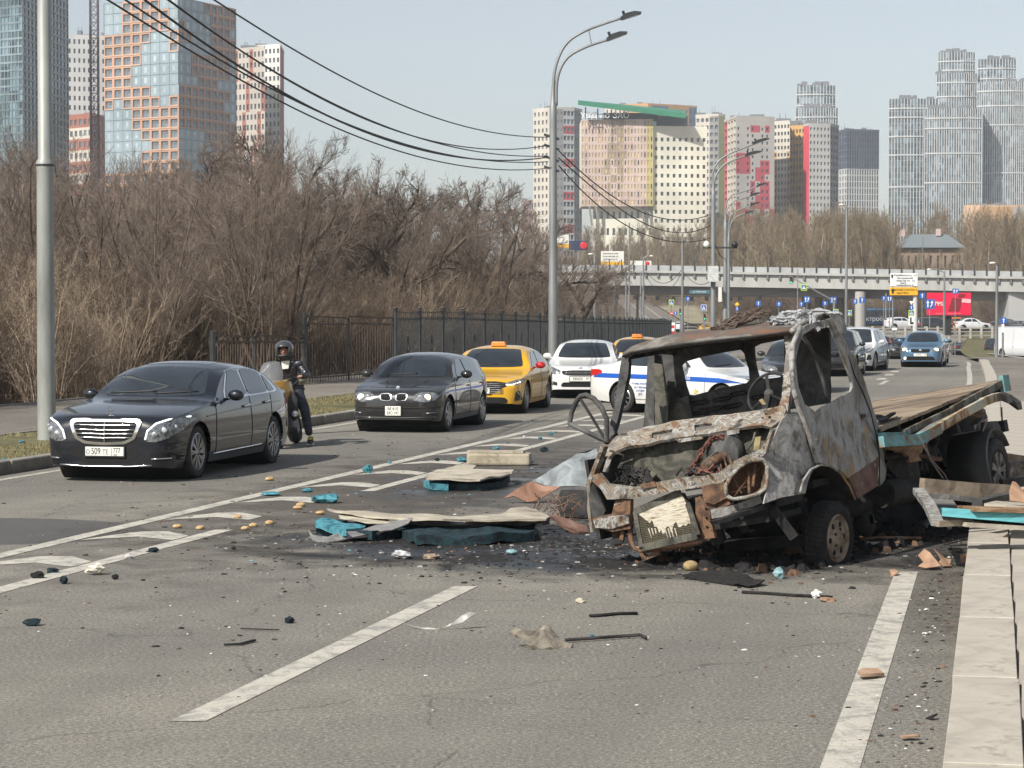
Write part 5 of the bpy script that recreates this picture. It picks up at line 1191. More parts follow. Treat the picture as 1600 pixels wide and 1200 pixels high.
def spec(L,W,H,kind,**kw):
 """proportions of a plain modern car; s = metres from the nose"""
 hood,cowl,rf,rr_,be=dict(sedan=(.72,.285,.46,.72,.90),hatch=(.74,.27,.45,.90,.99),suv=(.86,.25,.40,.92,.99),van=(.95,.12,.30,.97,.995))[kind]
 hz=kw.get('hz',.95 if kind!='suv' else 1.05);nz=kw.get('nz',.72 if kind!='suv' else .85)
 top=[(0,nz-.12),(.04,nz-.02),(.14,nz+.04),(L*.12,hz-.10),(L*cowl-.06,hz+.02),(L*cowl,hz+.05),(L*(cowl+rf)/2,(hz+H)/2+.10),(L*rf,H-.035),(L*(rf+.13),H)]
 if kind=='sedan':top+=[(L*.62,H-.015),(L*.70,H-.09),(L*.86,hz+.17),(L*.91,hz+.13),(L*.975,hz+.10),(L-.02,hz-.02),(L,.62)]
 else:top+=[(L*.72,H-.02),(L*.88,H-.07),(L*.955,H-.16),(L*.985,hz+.12),(L-.01,hz-.05),(L,.65)]
 if kind=='van':top=[(0,nz),(.05,nz+.12),(.5,hz+.1),(.95,hz+.30),(1.5,H-.25),(2.0,H-.03),(L*.6,H),(L-.1,H-.03),(L-.02,H-.2),(L,.6)]
 plan=[(0,.60),(.04,.73),(.13,.85),(.35,.945),(.8,.99),(L*.4,1.0),(L*.75,.99),(L*.9,.94),(L-.12,.83),(L-.02,.72),(L,.62)]
 belt=[(0,nz-.15),(.3,nz),(L*.25,hz-.03),(L*.5,hz),(L*.8,hz+.03),(L,hz)]
 sill=[(0,.24),(.25,.21),(L*.25,.20),(L*.8,.22),(L-.2,.28),(L,.36)]
 ax=kw.get('ax',.17*L+.08);wb=kw.get('wb',.585*L);r=kw.get('r',.325 if kind!='suv' else .355)
 zb=hz+.015;Wh=W/2;P_=[]
 wl,wh_=hz+.06,H-.085
 P_+=[('~windscreen',[(-Wh*.78,wl),(0,wl-.01),(Wh*.78,wl),(Wh*.60,wh_),(0,wh_+.015),(-Wh*.60,wh_)],'F',glass_dark,.006,False)]
 s0,s1=L*(cowl+.075),L*(.76 if kind=='sedan' else .80)
 mid=L*.545
 if kind!='van':
  P_+=[('~side_window',[(s0,zb+.03),(mid-.04,zb+.045),(mid-.04,H-.12),(L*rf+.02,H-.125)],'S',glass_dark,.006,True),('~side_window',[(mid+.04,zb+.045),(s1,zb+.06),(s1-.10 if kind!='sedan' else s1-.26,H-.17),(mid+.04,H-.12)],'S',glass_dark,.006,True)]
 P_+=[('~rear_window',[(-Wh*.70,hz+(.17 if kind=='sedan' else .13)),(Wh*.70,hz+(.17 if kind=='sedan' else .13)),(Wh*.56,H-.12),(-Wh*.56,H-.12)],'R',glass_dark,.006,False)]
 d0,d1=ax+r+.12,ax+wb-r*.2
 lines=[('door_seam',[(d0,.30),(d0-.04,zb)],'S',seam,.006,0,True),('door_seam',[(mid,.28),(mid,zb+.02),(mid-.01,H-.13)],'S',seam,.007,0,True),('door_seam',[(d0,.30),(d1-.25,.30),(d1+.05,.62),(d1+.02,zb)],'S',seam,.006,0,True),('door_handle',[(mid-.22,zb-.14),(mid-.05,zb-.135)],'S',kw.get('handle',chrome),.014,.018,True),('door_handle',[(d1-.18,zb-.12),(d1-.02,zb-.115)],'S',kw.get('handle',chrome),.014,.018,True),('bonnet_seam',[(-Wh*.62,nz+.09),(0,nz+.085),(Wh*.62,nz+.09)],'F',seam,.005,0,False),('wiper',[(-Wh*.5,wl+.02),(Wh*.15,wl+.05)],'F',black,.009,.012,False)]
 sp=dict(L=L,W=W,top=top,plan=plan,belt=belt,sill=sill,ax=ax,wb=wb,r=r,tum=kw.get('tum',.42 if kind!='van' else .10),spokes=kw.get('spokes',(5,'broad')),patches=P_+kw.get('patches',[]),lines=lines+kw.get('lines',[]),mirror=(L*(cowl+.105),zb+.05),H=H)
 if kind=='van':sp['mirror']=(L*.22,hz+.25)
 for k in('tw','cr','mirror_m','gap'):
  if k in kw:sp[k]=kw[k]
 return sp
hl_on=emis('headlight_on',(1.0,.86,.55),1.6);hl_w=emis('headlight_white',(1,.97,.9),2.2);tail=flat('tail_lamp_red',(.45,.02,.02),.15,0,.05)
lampbox=flat('headlamp_housing',(.20,.21,.22),.1,.4,.4,30)
RB=-12.7
mp=paint('midnight_paint',(.005,.007,.012),.3,.0,.05)
L=5.12
gr_out=[(-.46,.80),(.46,.80),(.485,.74),(.41,.56),(.28,.49),(0,.475),(-.28,.49),(-.41,.56),(-.485,.74)]
gr_in=[(-.415,.765),(.415,.765),(.43,.73),(.37,.58),(.26,.525),(0,.51),(-.26,.525),(-.37,.58),(-.43,.73)]
S1=dict(L=L,W=1.90,H=1.49,tum=.42,r=.348,ax=.90,wb=3.06,tw=.25,spokes=(10,'twin'),cr=.10,top=[(0,.70),(.03,.80),(.10,.845),(.30,.885),(.8,.955),(1.35,1.01),(1.50,1.04),(1.95,1.27),(2.35,1.425),(2.9,1.49),(3.4,1.475),(3.9,1.40),(4.35,1.22),(4.60,1.13),(4.95,1.08),(5.08,.98),(5.12,.62)],plan=[(0,.66),(.04,.76),(.12,.86),(.3,.93),(.7,.985),(1.4,1.0),(3.6,1.0),(4.4,.975),(4.85,.88),(5.06,.76),(5.12,.62)],belt=[(0,.66),(.25,.79),(.9,.89),(1.5,.955),(2.6,.985),(4.0,1.01),(5.12,.98)],sill=[(0,.20),(.3,.17),(1.4,.19),(3.6,.20),(4.7,.24),(5.12,.34)],patches=[('~windscreen',[(-.74,1.055),(0,1.045),(.74,1.055),(.555,1.40),(0,1.425),(-.555,1.40)],'F',glass_dark,.006,False),('~side_window_trim',[(1.90,.985),(4.10,1.025),(4.28,1.05),(3.95,1.26),(3.45,1.385),(2.85,1.405),(2.42,1.36)],'S',chrome,.006,True),('~side_window',[(2.02,1.005),(2.90,1.02),(2.87,1.38),(2.46,1.345)],'S',glass_dark,.012,True),('~side_window',[(2.97,1.02),(3.80,1.035),(3.72,1.31),(3.42,1.365),(2.96,1.385)],'S',glass_dark,.012,True),('~quarter_window',[(3.85,1.035),(4.17,1.05),(3.92,1.235),(3.79,1.285)],'S',glass_dark,.012,True),('~rear_window',[(-.62,1.14),(.62,1.14),(.50,1.38),(-.50,1.38)],'R',glass_dark,.006,False),('sunroof',[(-.45,2.55),(.45,2.55),(.45,3.25),(-.45,3.25)],'T',glass_dark,.004,False),('~grille_frame',gr_out,'F',chrome,.022,False),('~grille_mesh',gr_in,'F',black_void,.026,False),('~headlight',[(.52,.535),(.56,.66),(.66,.755),(.80,.80),(.925,.835),(.93,.77),(.90,.66),(.80,.56),(.66,.515)],'F',lampbox,.008,True),('~intake',[(.57,.29),(.62,.385),(.90,.375),(.93,.31),(.88,.275)],'F',black_void,.005,True),('~intake',[(-.50,.355),(-.40,.33),(-.30,.25),(.30,.25),(.40,.33),(.50,.355),(.44,.43),(.30,.445),(-.30,.445),(-.44,.43)],'F',black_void,.004,False),('~tail_lamp',[(.45,.80),(.45,.92),(.80,.95),(.86,.85),(.80,.76)],'R',tail,.008,True)],lines=[('door_seam',[(1.52,.30),(1.50,.60),(1.56,.97)],'S',seam,.007,0,True),('door_seam',[(2.94,.28),(2.93,1.0),(2.90,1.38)],'S',seam,.007,0,True),('door_seam',[(1.52,.28),(3.55,.29),(3.62,.50),(3.80,.72),(3.84,1.0)],'S',seam,.007,0,True),('sill_trim',[(1.46,.295),(3.42,.315)],'S',chrome,.011,.004,True),('door_handle',[(2.62,.875),(2.84,.885)],'S',chrome,.017,.02,True),('door_handle',[(3.50,.90),(3.72,.91)],'S',chrome,.017,.02,True),('bonnet_seam',[(-.60,.815),(-.50,.835),(0,.84),(.50,.835),(.60,.815)],'F',seam,.006,0,False),('body_crease',[(1.15,.80),(2.2,.845),(4.3,.90)],'S',mp,.010,-.004,True),('intake_trim',[(.62,.305),(.90,.315)],'F',chrome,.010,.012,True),('bumper_trim',[(-.62,.225),(-.3,.205),(.3,.205),(.62,.225)],'F',chrome,.009,.004,False),('daylight_strip',[(.545,.55),(.575,.66),(.67,.745),(.80,.79),(.915,.825)],'F',emis('led_white',(.9,.95,1),.75),.013,.012,True),('wiper',[(-.60,1.075),(.05,1.10)],'F',black,.010,.014,False),('wiper',[(.05,1.07),(.62,1.10)],'F',black,.010,.014,False)],mirror=(1.98,1.02))
t,c=make_car('black_saloon','long black luxury saloon with a wide chrome grille in the left lane','car',S1,(-4.62,31.5,0),R(RB),mp)
gp=[o for o in C.objects if o.parent==t and o.name.startswith('grille_frame')][0]
for z in(.725,.675,.625,.575):
 w=.42-max(0,(.70-z))*.45
 c.line([(-w,z),(0,z-.006),(w,z)],'F',.0085,.035).build('grille_slat',chrome,gp,smooth=True)
c.line([(0,.515),(0,.762)],'F',.008,.036).build('grille_bar',chrome,gp)
for sx in(1,-1):
 for x,z,r_ in((.66,.62,.045),(.765,.67,.05),(.86,.71,.035)):
  h=c.hit(sx*x,z,'F')[0];MB().sphere((h.x,h.y-.006,h.z),r_,12,8,sc=(1,.35,.8)).build('lamp_projector',lamp_glass,t,smooth=True)
h=c.hit(0,.835,'F')[0];h=Vector((0,h.y+.10,c.top(.14)))
MB().lathe([(.036,-.004),(.040,0),(.036,.004),(.034,0)],20,M=Matrix.Rotation(R(90),3,'X'),o=h+Vector((0,0,.072)),closed=True).bar(h,h+Vector((0,0,.035)),.01).bar(h+Vector((0,0,.072)),h+Vector((0,0,.108)),.007).bar(h+Vector((0,0,.072)),h+Vector((.030,0,.052)),.007).bar(h+Vector((0,0,.072)),h+Vector((-.030,0,.052)),.007).build('bonnet_star',chrome,t)
plate(t,c,'',.395,.52,.115,lines=[('О',-.222,-.010,.085,.85),('509',-.115,.0,.120,.72),('ТЕ',.015,-.010,.085,.8),('777',.168,.012,.092,.72),('RUS',.15,-.042,.028,1),('|',.095,0,.13,.5)])
hb=paint('graphite_paint',(.018,.018,.018),.3,.1,.15)
kid=[(.03,.60),(.04,.685),(.10,.71),(.24,.705),(.265,.66),(.24,.59),(.10,.575)]
sp=spec(4.24,1.75,1.42,'hatch',hz=.93,nz=.72,tum=.50,r=.315,ax=.76,wb=2.66,spokes=(7,'broad'),handle=hb,patches=[('~grille_frame',kid,'F',chrome,.014,True),('~headlight',[(.38,.585),(.36,.68),(.48,.735),(.70,.725),(.80,.68),(.76,.60),(.60,.555)],'F',lampbox,.008,True),('~intake',[(-.55,.30),(.55,.30),(.50,.385),(-.50,.385)],'F',black_void,.005,False),('~fog_recess',[(.60,.31),(.60,.40),(.75,.42),(.78,.33)],'F',black,.005,True),('lower_lip',[(-.78,.24),(.78,.24),(.76,.285),(-.76,.285)],'F',black,.01,False)],lines=[('grille_bar',[(x,.60),(x,.69)],'F',black,.006,.024,True) for x in(.08,.12,.16,.20)]+[('bumper_trim',[(-.80,.47),(-.3,.455),(.3,.455),(.80,.47)],'F',seam,.012,0,False),('bumper_crease',[(-.74,.285),(0,.27),(.74,.285)],'F',hb,.018,.004,False),('fog_trim',[(.60,.36),(.76,.375)],'F',alloy,.008,.01,True),('bonnet_crease',[(.22,.80),(.40,.92)],'F',hb,.012,-.003,True)])
t,c=make_car('dark_hatchback','small black hatchback with lit yellow headlamps and twin kidney grille','car',sp,(-1.67,43.05,0),R(RB),hb)
for sx in(1,-1):
 c.patch(smooth_poly([(sx*x,z) for x,z in[(.055,.60),(.06,.68),(.11,.695),(.225,.69),(.245,.655),(.225,.60),(.11,.588)]]),'F',.018,.05).build('grille_mesh',black_void,t)
 for x,m_,r_ in((.62,hl_on,.062),(.49,lamp_glass,.05)):
  h=c.hit(sx*x,.645,'F')[0];MB().sphere((h.x,h.y-.005,h.z),r_,14,8,sc=(1,.3,.95)).build('headlight_bulb',m_,t,smooth=True)
h=c.hit(0,.80,'F')[0];MB().sphere(h,.042,14,6,sc=(1,.35,1)).build('bonnet_badge',lamp_glass,t)
plate(t,c,'',.40,.29,.17,lines=[('М 410',0,.036,.085,.9),('МО 197',0,-.042,.078,.82)])
ty_=paint('taxi_yellow',(.68,.37,.012),.3,0,.3)
red_p=paint('mirror_red',(.55,.02,.02),.3,0,.1)
sp=spec(4.90,1.86,1.445,'sedan',hz=.92,nz=.70,r=.335,ax=.92,wb=2.84,spokes=(5,'twin'),mirror_m=red_p,handle=ty_,patches=[('~grille_frame',[(-.62,.60),(-.66,.66),(-.40,.70),(.40,.70),(.66,.66),(.62,.60),(.40,.50),(.30,.42),(-.30,.42),(-.40,.50)],'F',black_void,.010,False),('~headlight',[(.56,.66),(.90,.76),(.91,.70),(.84,.645),(.62,.62)],'F',lampbox,.012,True),('~intake',[(-.66,.24),(.66,.24),(.60,.37),(-.60,.37)],'F',black_void,.006,False),('~fog_recess',[(.76,.28),(.80,.50),(.86,.50),(.88,.30)],'F',black,.006,True),('~side_decal',[(3.35,.40),(4.05,.55),(4.45,.80),(4.2,.82),(3.6,.62),(3.2,.50)],'S',flat('decal_grey',(.12,.12,.12),.4),.004,True)],lines=[('grille_slat',[(-.55,z),(.55,z)],'F',alloy,.007,.016,False) for z in(.655,.615,.575,.535,.495,.455)]+[('daylight_strip',[(.60,.625),(.74,.635),(.86,.69)],'F',hl_w,.011,.016,True),('fog_strip',[(.80,.50),(.86,.40),(.84,.31)],'F',chrome,.008,.012,True)])
t,c=make_car('yellow_taxi','yellow taxi saloon with a red door mirror, its bumper cracked, behind the dark hatchback','taxi',sp,(-.28,51.0,0),R(-10.5),ty_)
def taxi_sign(t,c,w=.34):
 z=c.top(c.L*.52);o=bevel(MB().prism([(-w/2,0),(w/2,0),(w*.42,.10),(-w*.42,.10)],.14,M=Matrix.Rotation(R(90),3,'X'),o=(0,.07-.1,z-.01)).build('roof_sign',flat('taxi_sign_orange',(.75,.25,.06),.4),t),.015,2)
 for k in range(5):MB().box((-w*.32+k*w*.16,-.115,z+.03+(k%2)*.035),(.04,.01,.03)).build('check',white_plate,t)
taxi_sign(t,c)
plate(t,c,'',.50,.52,.112,lines=[('Т 793',-.06,0,.11,.8),('797',.18,.01,.08,.8)])
h=c.hit(0,.62,'F')[0];MB().sphere(h+Vector((0,-.02,0)),.075,14,6,sc=(1,.3,.6)).build('bonnet_badge',chrome,t)
wp=paint('white_paint',(.70,.70,.68),.28,0,.3)
sp=spec(4.40,1.80,1.47,'sedan',hz=.96,nz=.76,r=.32,ax=.86,wb=2.70,spokes=(5,'thin'),handle=wp,patches=[('~grille_frame',[(-.44,.62),(-.48,.70),(-.2,.72),(.2,.72),(.48,.70),(.44,.62),(.25,.59),(-.25,.59)],'F',black_void,.010,False),('~headlight',[(.50,.64),(.50,.72),(.82,.82),(.86,.76),(.80,.66),(.66,.62)],'F',lampbox,.009,True),('~intake',[(-.50,.30),(.50,.30),(.45,.42),(-.45,.42)],'F',black_void,.006,False),('~fog_recess',[(.58,.33),(.58,.42),(.80,.46),(.82,.38)],'F',black,.006,True)],lines=[('grille_slat',[(-.42,z),(.42,z)],'F',alloy,.006,.016,False) for z in(.70,.66,.63)])
t,c=make_car('white_saloon','white saloon facing the camera, left of the central lamp post foot and police car','car',sp,(1.95,59.6,0),R(-6),wp)
for sx in(1,-1):h=c.hit(sx*.70,.395,'F')[0];MB().sphere(h,.055,12,6,sc=(1.5,.3,.8)).build('fog_lamp',lamp_glass,t,smooth=True)
h=c.hit(0,.765,'F')[0];MB().sphere(h,.05,12,6,sc=(1.3,.3,.7)).build('bonnet_badge',chrome,t)
plate(t,c,'',.50,.52,.112,lines=[('Р906ЕВ',-.06,0,.10,.75),('977',.19,.01,.08,.8)])
sp2=spec(4.48,1.70,1.46,'hatch',hz=.95,nz=.75,r=.31,ax=.84,wb=2.60,patches=[('~headlight',[(.46,.62),(.46,.72),(.78,.78),(.80,.66)],'F',lampbox,.009,True),('~grille_frame',[(-.40,.60),(.40,.60),(.40,.72),(-.40,.72)],'F',black_void,.010,False)],handle=ty_)
t,c=make_car('yellow_taxi','second yellow taxi, only its roof showing behind the white saloon','taxi',sp2,(3.75,68,0),R(-8),ty_);taxi_sign(t,c)
pw=paint('police_white',(.70,.70,.67),.28,0,.45);pblue=flat('police_blue',(.012,.09,.42),.25,0,.04,coat=.8)
sp=spec(4.67,1.81,1.46,'sedan',hz=.95,nz=.74,r=.325,ax=.90,wb=2.69,spokes=(10,'thin'),handle=pw,patches=[('blue_stripe',[(.30,.70),(.95,.80),(2.3,.835),(4.45,.855),(4.45,.755),(2.3,.735),(.95,.70)],'S',pblue,.005,True),('~headlight',[(.40,.64),(.40,.72),(.80,.80),(.84,.70)],'F',lampbox,.009,True),('~grille_frame',[(-.36,.58),(.36,.58),(.38,.72),(-.38,.72)],'F',black_void,.010,False),('~intake',[(-.60,.28),(.60,.28),(.55,.40),(-.55,.40)],'F',black_void,.006,False),('~tail_lamp',[(.48,.76),(.48,.90),(.82,.94),(.84,.84),(.70,.76)],'R',tail,.009,True),('~tail_lamp',[(4.30,.80),(4.34,.94),(4.55,.92),(4.58,.80)],'S',tail,.008,True)])
t,c=make_car('police_car','white police saloon with a blue stripe, standing crosswise behind the burnt cab','police car',sp,(3.9,49.25,0),R(48),pw)
def side_text(t,c,s_,q,z,size,m,d='M'):
 h=c.hit(q,z,d)[0];rot=Matrix.Rotation(math.pi/2 if d=='S' else-math.pi/2,4,'Z')@Matrix.Rotation(R(90),4,'X')
 text('lettering',s_,size,m,t,Matrix.Translation(h+Vector((.012 if d=='S' else-.012,0,0)))@rot,.002)
for d in('S','M'):
 side_text(t,c,'ПОЛИЦИЯ',1.95,.775,.10,white_plate,d)
 for i,s_ in enumerate(('ГУ МВД РОССИИ','по г. Москве','5 ОТДЕЛ','ДПС')):side_text(t,c,s_,3.05,.64-i*.075,.055,pblue,d)
 side_text(t,c,'★',1.55,.50,.16,flat('crest_gold',(.7,.5,.1),.4),d)
def std(kind,**kw):
 L,W,H=dict(sedan=(4.45,1.76,1.46),hatch=(4.06,1.70,1.45),suv=(4.40,1.82,1.64),van=(5.4,2.0,2.3))[kind]
 hz=kw.pop('hz',1.0 if kind=='suv' else .95);nz=kw.pop('nz',.82 if kind=='suv' else .74)
 on=kw.pop('on',None)
 P_=[('~headlight',[(.44,nz-.12),(.42,nz-.02),(W/2-.08,nz+.06),(W/2-.04,nz-.04),(W/2-.2,nz-.14)],'F',on or lampbox,.009,True),('~grille_frame',[(-.36,nz-.16),(.36,nz-.16),(.40,nz-.03),(-.40,nz-.03)],'F',black_void,.010,False),('~intake',[(-.60,.28),(.60,.28),(.52,.44),(-.52,.44)],'F',black_void,.006,False),('~tail_lamp',[(.45,.78),(.45,.92),(W/2-.1,.94),(W/2-.06,.80)],'R',tail,.009,True)]
 return spec(L,W,H,kind,hz=hz,nz=nz,patches=P_+kw.pop('patches',[]),**kw)
dg=paint('dark_grey_paint',(.035,.037,.040),.3,.4,.3);bk=paint('black_paint',(.010,.010,.011),.25,.1,.3);sv=paint('silver_paint',(.36,.37,.38),.3,.6,.3);wp2=paint('pearl_white',(.66,.67,.68),.3,.1,.25);bu=paint('light_blue_paint',(.115,.22,.34),.28,.45,.3);mr=paint('maroon_paint',(.14,.02,.03),.3,.2,.3)
t,c=make_car('dark_saloon','dark grey saloon with a round badge seen through the wreck\'s rear window','car',std('sedan',r=.31),(7.95,63.5,0),R(-11),dg)
h=c.hit(0,.665,'F')[0];MB().lathe([(.075,-.02),(.08,-.03),(.065,-.03),(.06,-.02)],16,M=Matrix.Rotation(R(90),3,'X'),o=h,closed=True).build('grille_badge',chrome,t);plate(t,c,'',.47,.52,.112,lines=[('К 482',-.06,0,.1,.8),('77',.19,.01,.08,.8)])
cars={}
def at(px,Z,rear=0.0):return((px-800)/FPX*Z,Z,Hh(Z))
t,c=make_car('grey_suv','dark grey crossover half hidden by the burnt cab, one lamp lit','car',std('suv',spokes=(5,'broad')),at(1306,80),R(-15),dg)
h=c.hit(.66,.74,'F')[0];MB().sphere(h+Vector((0,-.02,0)),.07,10,6,sc=(1,.4,1)).build('headlight_bulb',hl_on,t)
t,c=make_car('white_crossover','white crossover with black lower trim at the head of the right queue','car',std('suv',spokes=(5,'twin'),patches=[('~lower_grille',[(-.74,.25),(.74,.25),(.60,.46),(-.60,.46)],'F',black,.012,False),('~fog_recess',[(.66,.42),(.72,.62),(.80,.62),(.84,.44)],'F',black,.01,True),('sill_cladding',[(1.25,.22),(2.95,.24),(2.95,.36),(1.25,.34)],'S',black,.006,True)]),at(1342,87),R(-19),wp2,detail=2)
c.line([(-.45,.80),(.45,.80)],'F',.02,.02).build('grille_bar',flat('purple_chrome',(.12,.06,.10),.3,.6),t)
t,c=make_car('blue_hatchback','light blue hatchback with lit headlamps leading the right queue','car',std('hatch',on=None,spokes=(5,'broad'),nz=.76,r=.305),at(1444,93),R(-14.5),bu)
for sx in(1,-1):
 h=c.hit(sx*.62,.71,'F')[0];MB().sphere(h+Vector((0,-.01,0)),.085,12,6,sc=(1.2,.35,.8)).build('headlight_bulb',hl_on,t)
h=c.hit(-.60,.36,'F')[0];MB().sphere(h+Vector((0,-.01,0)),.055,12,6,sc=(1,.35,1)).build('fog_lamp',hl_on,t)
h=c.hit(0,.68,'F')[0];MB().sphere(h+Vector((0,-.01,0)),.055,12,6,sc=(1.2,.35,.8)).build('grille_badge',chrome,t)
plate(t,c,'',.50,.52,.112,lines=[('Н 816',-.06,0,.1,.8),('199',.19,.01,.08,.8)])
proto={}
def far_car(kind,m,label,px,Z,rz,name,cat='car',z=None,group=None):
 k=(kind,m.name)
 loc=at(px,Z);loc=(loc[0],loc[1],loc[2] if z is None else z)
 if k not in proto:
  t,c=make_car(name,label,cat,std(kind),loc,R(rz),m,detail=1,group=group);proto[k]=t;return t
 t=dup(proto[k],label,loc,R(rz));t['category']=cat;t.name=name
 if group:t['group']=group
 elif 'group' in t:del t['group']
 return t
far_car('hatch',dg,'dark estate right behind the light blue hatchback',1452,106,-14,'dark_estate')
far_car('suv',bk,'black crossover with a bright bumper left of the dark estate',1403,178,-12,'black_crossover')
far_car('sedan',bk,'black saloon with lit lamps squeezed left of the blue hatchback',1413,150,-14,'black_saloon')
far_car('hatch',mr,'maroon car, just its roof above the white crossover',1327,120,-12,'maroon_hatchback')
far_car('van',wp2,'tall white van beside the burnt cab roof corner',1324,170,-6,'white_van','van')
far_car('suv',sv,'silver four-wheel drive between the white van and the black crossover',1354,205,-8,'silver_suv')
far_car('suv',dg,'dark roofed crossover behind the white crossover',1374,160,-12,'grey_suv')
far_car('hatch',wp2,'white hatchback at the back of the queue, right of the dark estate',1463,200,-12,'white_hatchback')
far_car('sedan',dg,'dark saloon driving away on the side road by the lawn',1500,246,172,'dark_saloon')
far_car('van',wp2,'white delivery van cut by the right edge of the photo',1602,165,25,'white_van','van')
far_car('suv',bk,'black crossover parked behind the white delivery van',1572,190,25,'black_crossover')
far_car('sedan',wp2,'white saloon parked on the road above, under the billboard',1518,262,95,'white_saloon',z=.2)
far_car('sedan',bk,'black saloon parked by the bridge abutment',1575,268,60,'black_saloon',z=.1)
far_car('hatch',bk,'black hatchback parked nearest the right edge under the bridge',1596,262,60,'black_hatchback',z=-.1)
far_car('suv',dg,'grey crossover parked below the billboard\'s left end',1460,262,95,'grey_suv',z=.1)
far_car('hatch',wp2,'white hatchback right of the blue bus',1408,268,100,'white_hatchback',z=.3)
far_car('suv',wp2,'white car seen above the cable heap on the cab roof',1085,215,-6,'white_suv')
far_car('sedan',bk,'black car at the very end of the iron fence',1056,190,-4,'black_saloon')
far_car('suv',bk,'black crossover climbing the hill road',1035,345,176,'black_crossover')
far_car('hatch',wp2,'white hatchback beside the no entry disc',1060,330,176,'white_hatchback')
far_car('suv',wp2,'white car coming down the hill road behind the fence tops',1004,340,-10,'white_suv')
far_car('hatch',wp2,'white car behind the fence, left of the coming white one',978,345,-10,'white_hatchback')
far_car('sedan',ty_,'tiny yellow taxi at the far junction',1105,318,-20,'yellow_taxi','taxi')
far_car('sedan',sv,'silver car on the bridge behind the central lamp post',893,358,90,'silver_saloon',z=zt(419,358)-.9)
# ================================================================== MOTORCYCLE AND RIDER
def skin(name,joints,edges,mat,parent,sub=2):
 me=bpy.data.meshes.new(name);me.from_pydata([j[:3] for j in joints],edges,[]);me.materials.append(mat)
 o=put(name,me,parent);sk=o.modifiers.new('skin','SKIN');sk.use_smooth_shade=True
 for i,j in enumerate(joints):r_=j[3];me.skin_vertices[0].data[i].radius=r_ if isinstance(r_,tuple) else(r_,r_)
 me.skin_vertices[0].data[0].use_root=True
 m=o.modifiers.new('sub','SUBSURF');m.levels=sub;m.render_levels=sub;return o
Mloc=Vector((-3.62,37.0,0));RZM=R(-4)
t=thing('motorcycle','black and gold touring motorcycle with a clear windshield behind the black saloon','motorcycle',Mloc,RZM);t.rotation_euler=(0,R(-11),RZM)
gold=flat('gold_fairing',(.36,.20,.035),.3,.5,.1,coat=.6);mblk=flat('satin_black',(.022,.022,.024),.4);clearp=None
m,nt_,b_=new_mat('windshield_clear');b_.inputs['Base Color'].default_value=(.30,.31,.32,1);b_.inputs['Roughness'].default_value=.12;b_.inputs['Alpha'].default_value=.28;clearp=m
Mr=Matrix.Rotation(R(90),3,'Y')
for y,w in((-.78,.12),(.74,.17)):
 o=MB().lathe([(.23,-w/2),(.29,-w/2),(.325,-w*.2),(.335,0),(.325,w*.2),(.29,w/2),(.23,w/2)],28,M=Mr).build('wheel',rubber,t,smooth=True,sharp=60,loc=(0,y,.335))
 rm_=MB().lathe([(.235,-w/2+.01),(.215,0),(.235,w/2-.01)],24,M=Mr)
 for k in range(5):a=k*1.2566;rm_.bar((0,0,0),(0,math.cos(a)*.225,math.sin(a)*.225),.04,.025,up=(1,0,0))
 rm_.build('rim',mblk,o);MB().lathe([(.14,.07),(.15,.075),(.09,.075),(.09,.07)],20,M=Mr,closed=True).build('brake_disc',alloy,o)
mb=MB()
for sx in(-1,1):mb.tube([(sx*.10,-.78,.335),(sx*.105,-.60,.70),(sx*.11,-.48,1.0)],.03,8)
mb.build('fork',alloy,t,smooth=True)
MB().prism([(-1.02,.66),(-.80,.74),(-.52,.66),(-.55,.60),(-.8,.69),(-1.0,.60)],.15,M=Matrix(((0,0,1),(1,0,0),(0,1,0))).to_3x3(),o=(-.075,0,0)).build('front_mudguard',mblk,t)
def hull(name,secs,m,parent,sharp=50):
 """loft of closed sections: each (y, [(x,z)...]) half outline mirrored"""
 rows=[]
 for y,hp_ in secs:
  full=[(x,z) for x,z in hp_]+[(-x,z) for x,z in hp_[::-1] if x>1e-4]
  rows.append([Vector((x,y,z)) for x,z in full]+[Vector((full[0][0],y,full[0][1]))])
 mb=MB();mb.grid(rows);k=len(rows[0])-1;mb.f.append(tuple(range(k)));mb.m.append(0);mb.f.append(tuple((len(rows)-1)*(k+1)+j for j in range(k))[::-1]);mb.m.append(0)
 return mb.build(name,m,parent,smooth=True,sharp=sharp)
hull('fairing',[(-.78,[(.001,.92),(.06,.90),(.07,.82),(.001,.76)]),(-.66,[(.001,1.04),(.18,1.0),(.21,.86),(.001,.70)]),(-.48,[(.001,1.10),(.27,1.06),(.30,.84),(.16,.62)]),(-.25,[(.001,1.08),(.28,1.0),(.30,.70),(.18,.46)]),(0,[(.001,1.04),(.19,.98),(.22,.66),(.14,.40)])],gold,t)
hull('side_fairing',[(-.52,[(.18,.92),(.31,.86),(.30,.70),(.16,.62)]),(-.25,[(.2,.80),(.32,.74),(.29,.46),(.15,.36)]),(.05,[(.15,.70),(.26,.62),(.24,.42),(.12,.34)])],mblk,t)
hull('engine',[(-.42,[(.001,.66),(.16,.60),(.17,.30),(.001,.24)]),(.0,[(.001,.70),(.20,.64),(.21,.26),(.001,.20)]),(.35,[(.001,.66),(.16,.58),(.15,.30),(.001,.26)])],flat('engine_metal',(.10,.10,.105),.4,.6,.3,20),t)
hull('seat',[(-.05,[(.001,.90),(.12,.88),(.13,.80),(.001,.78)]),(.35,[(.001,.86),(.17,.84),(.16,.76),(.001,.74)]),(.85,[(.001,.95),(.15,.93),(.12,.86),(.001,.84)])],mblk,t)
rows=[]
for i in range(7):
 v=i/6;z=1.02+.38*v;y=-.60+.22*v;w=.17+.04*math.sin(v*2.6)-.08*v**3;rows.append([Vector((w*u,y+.10*abs(u)**2,z)) for u in[k/5-1 for k in range(11)]])
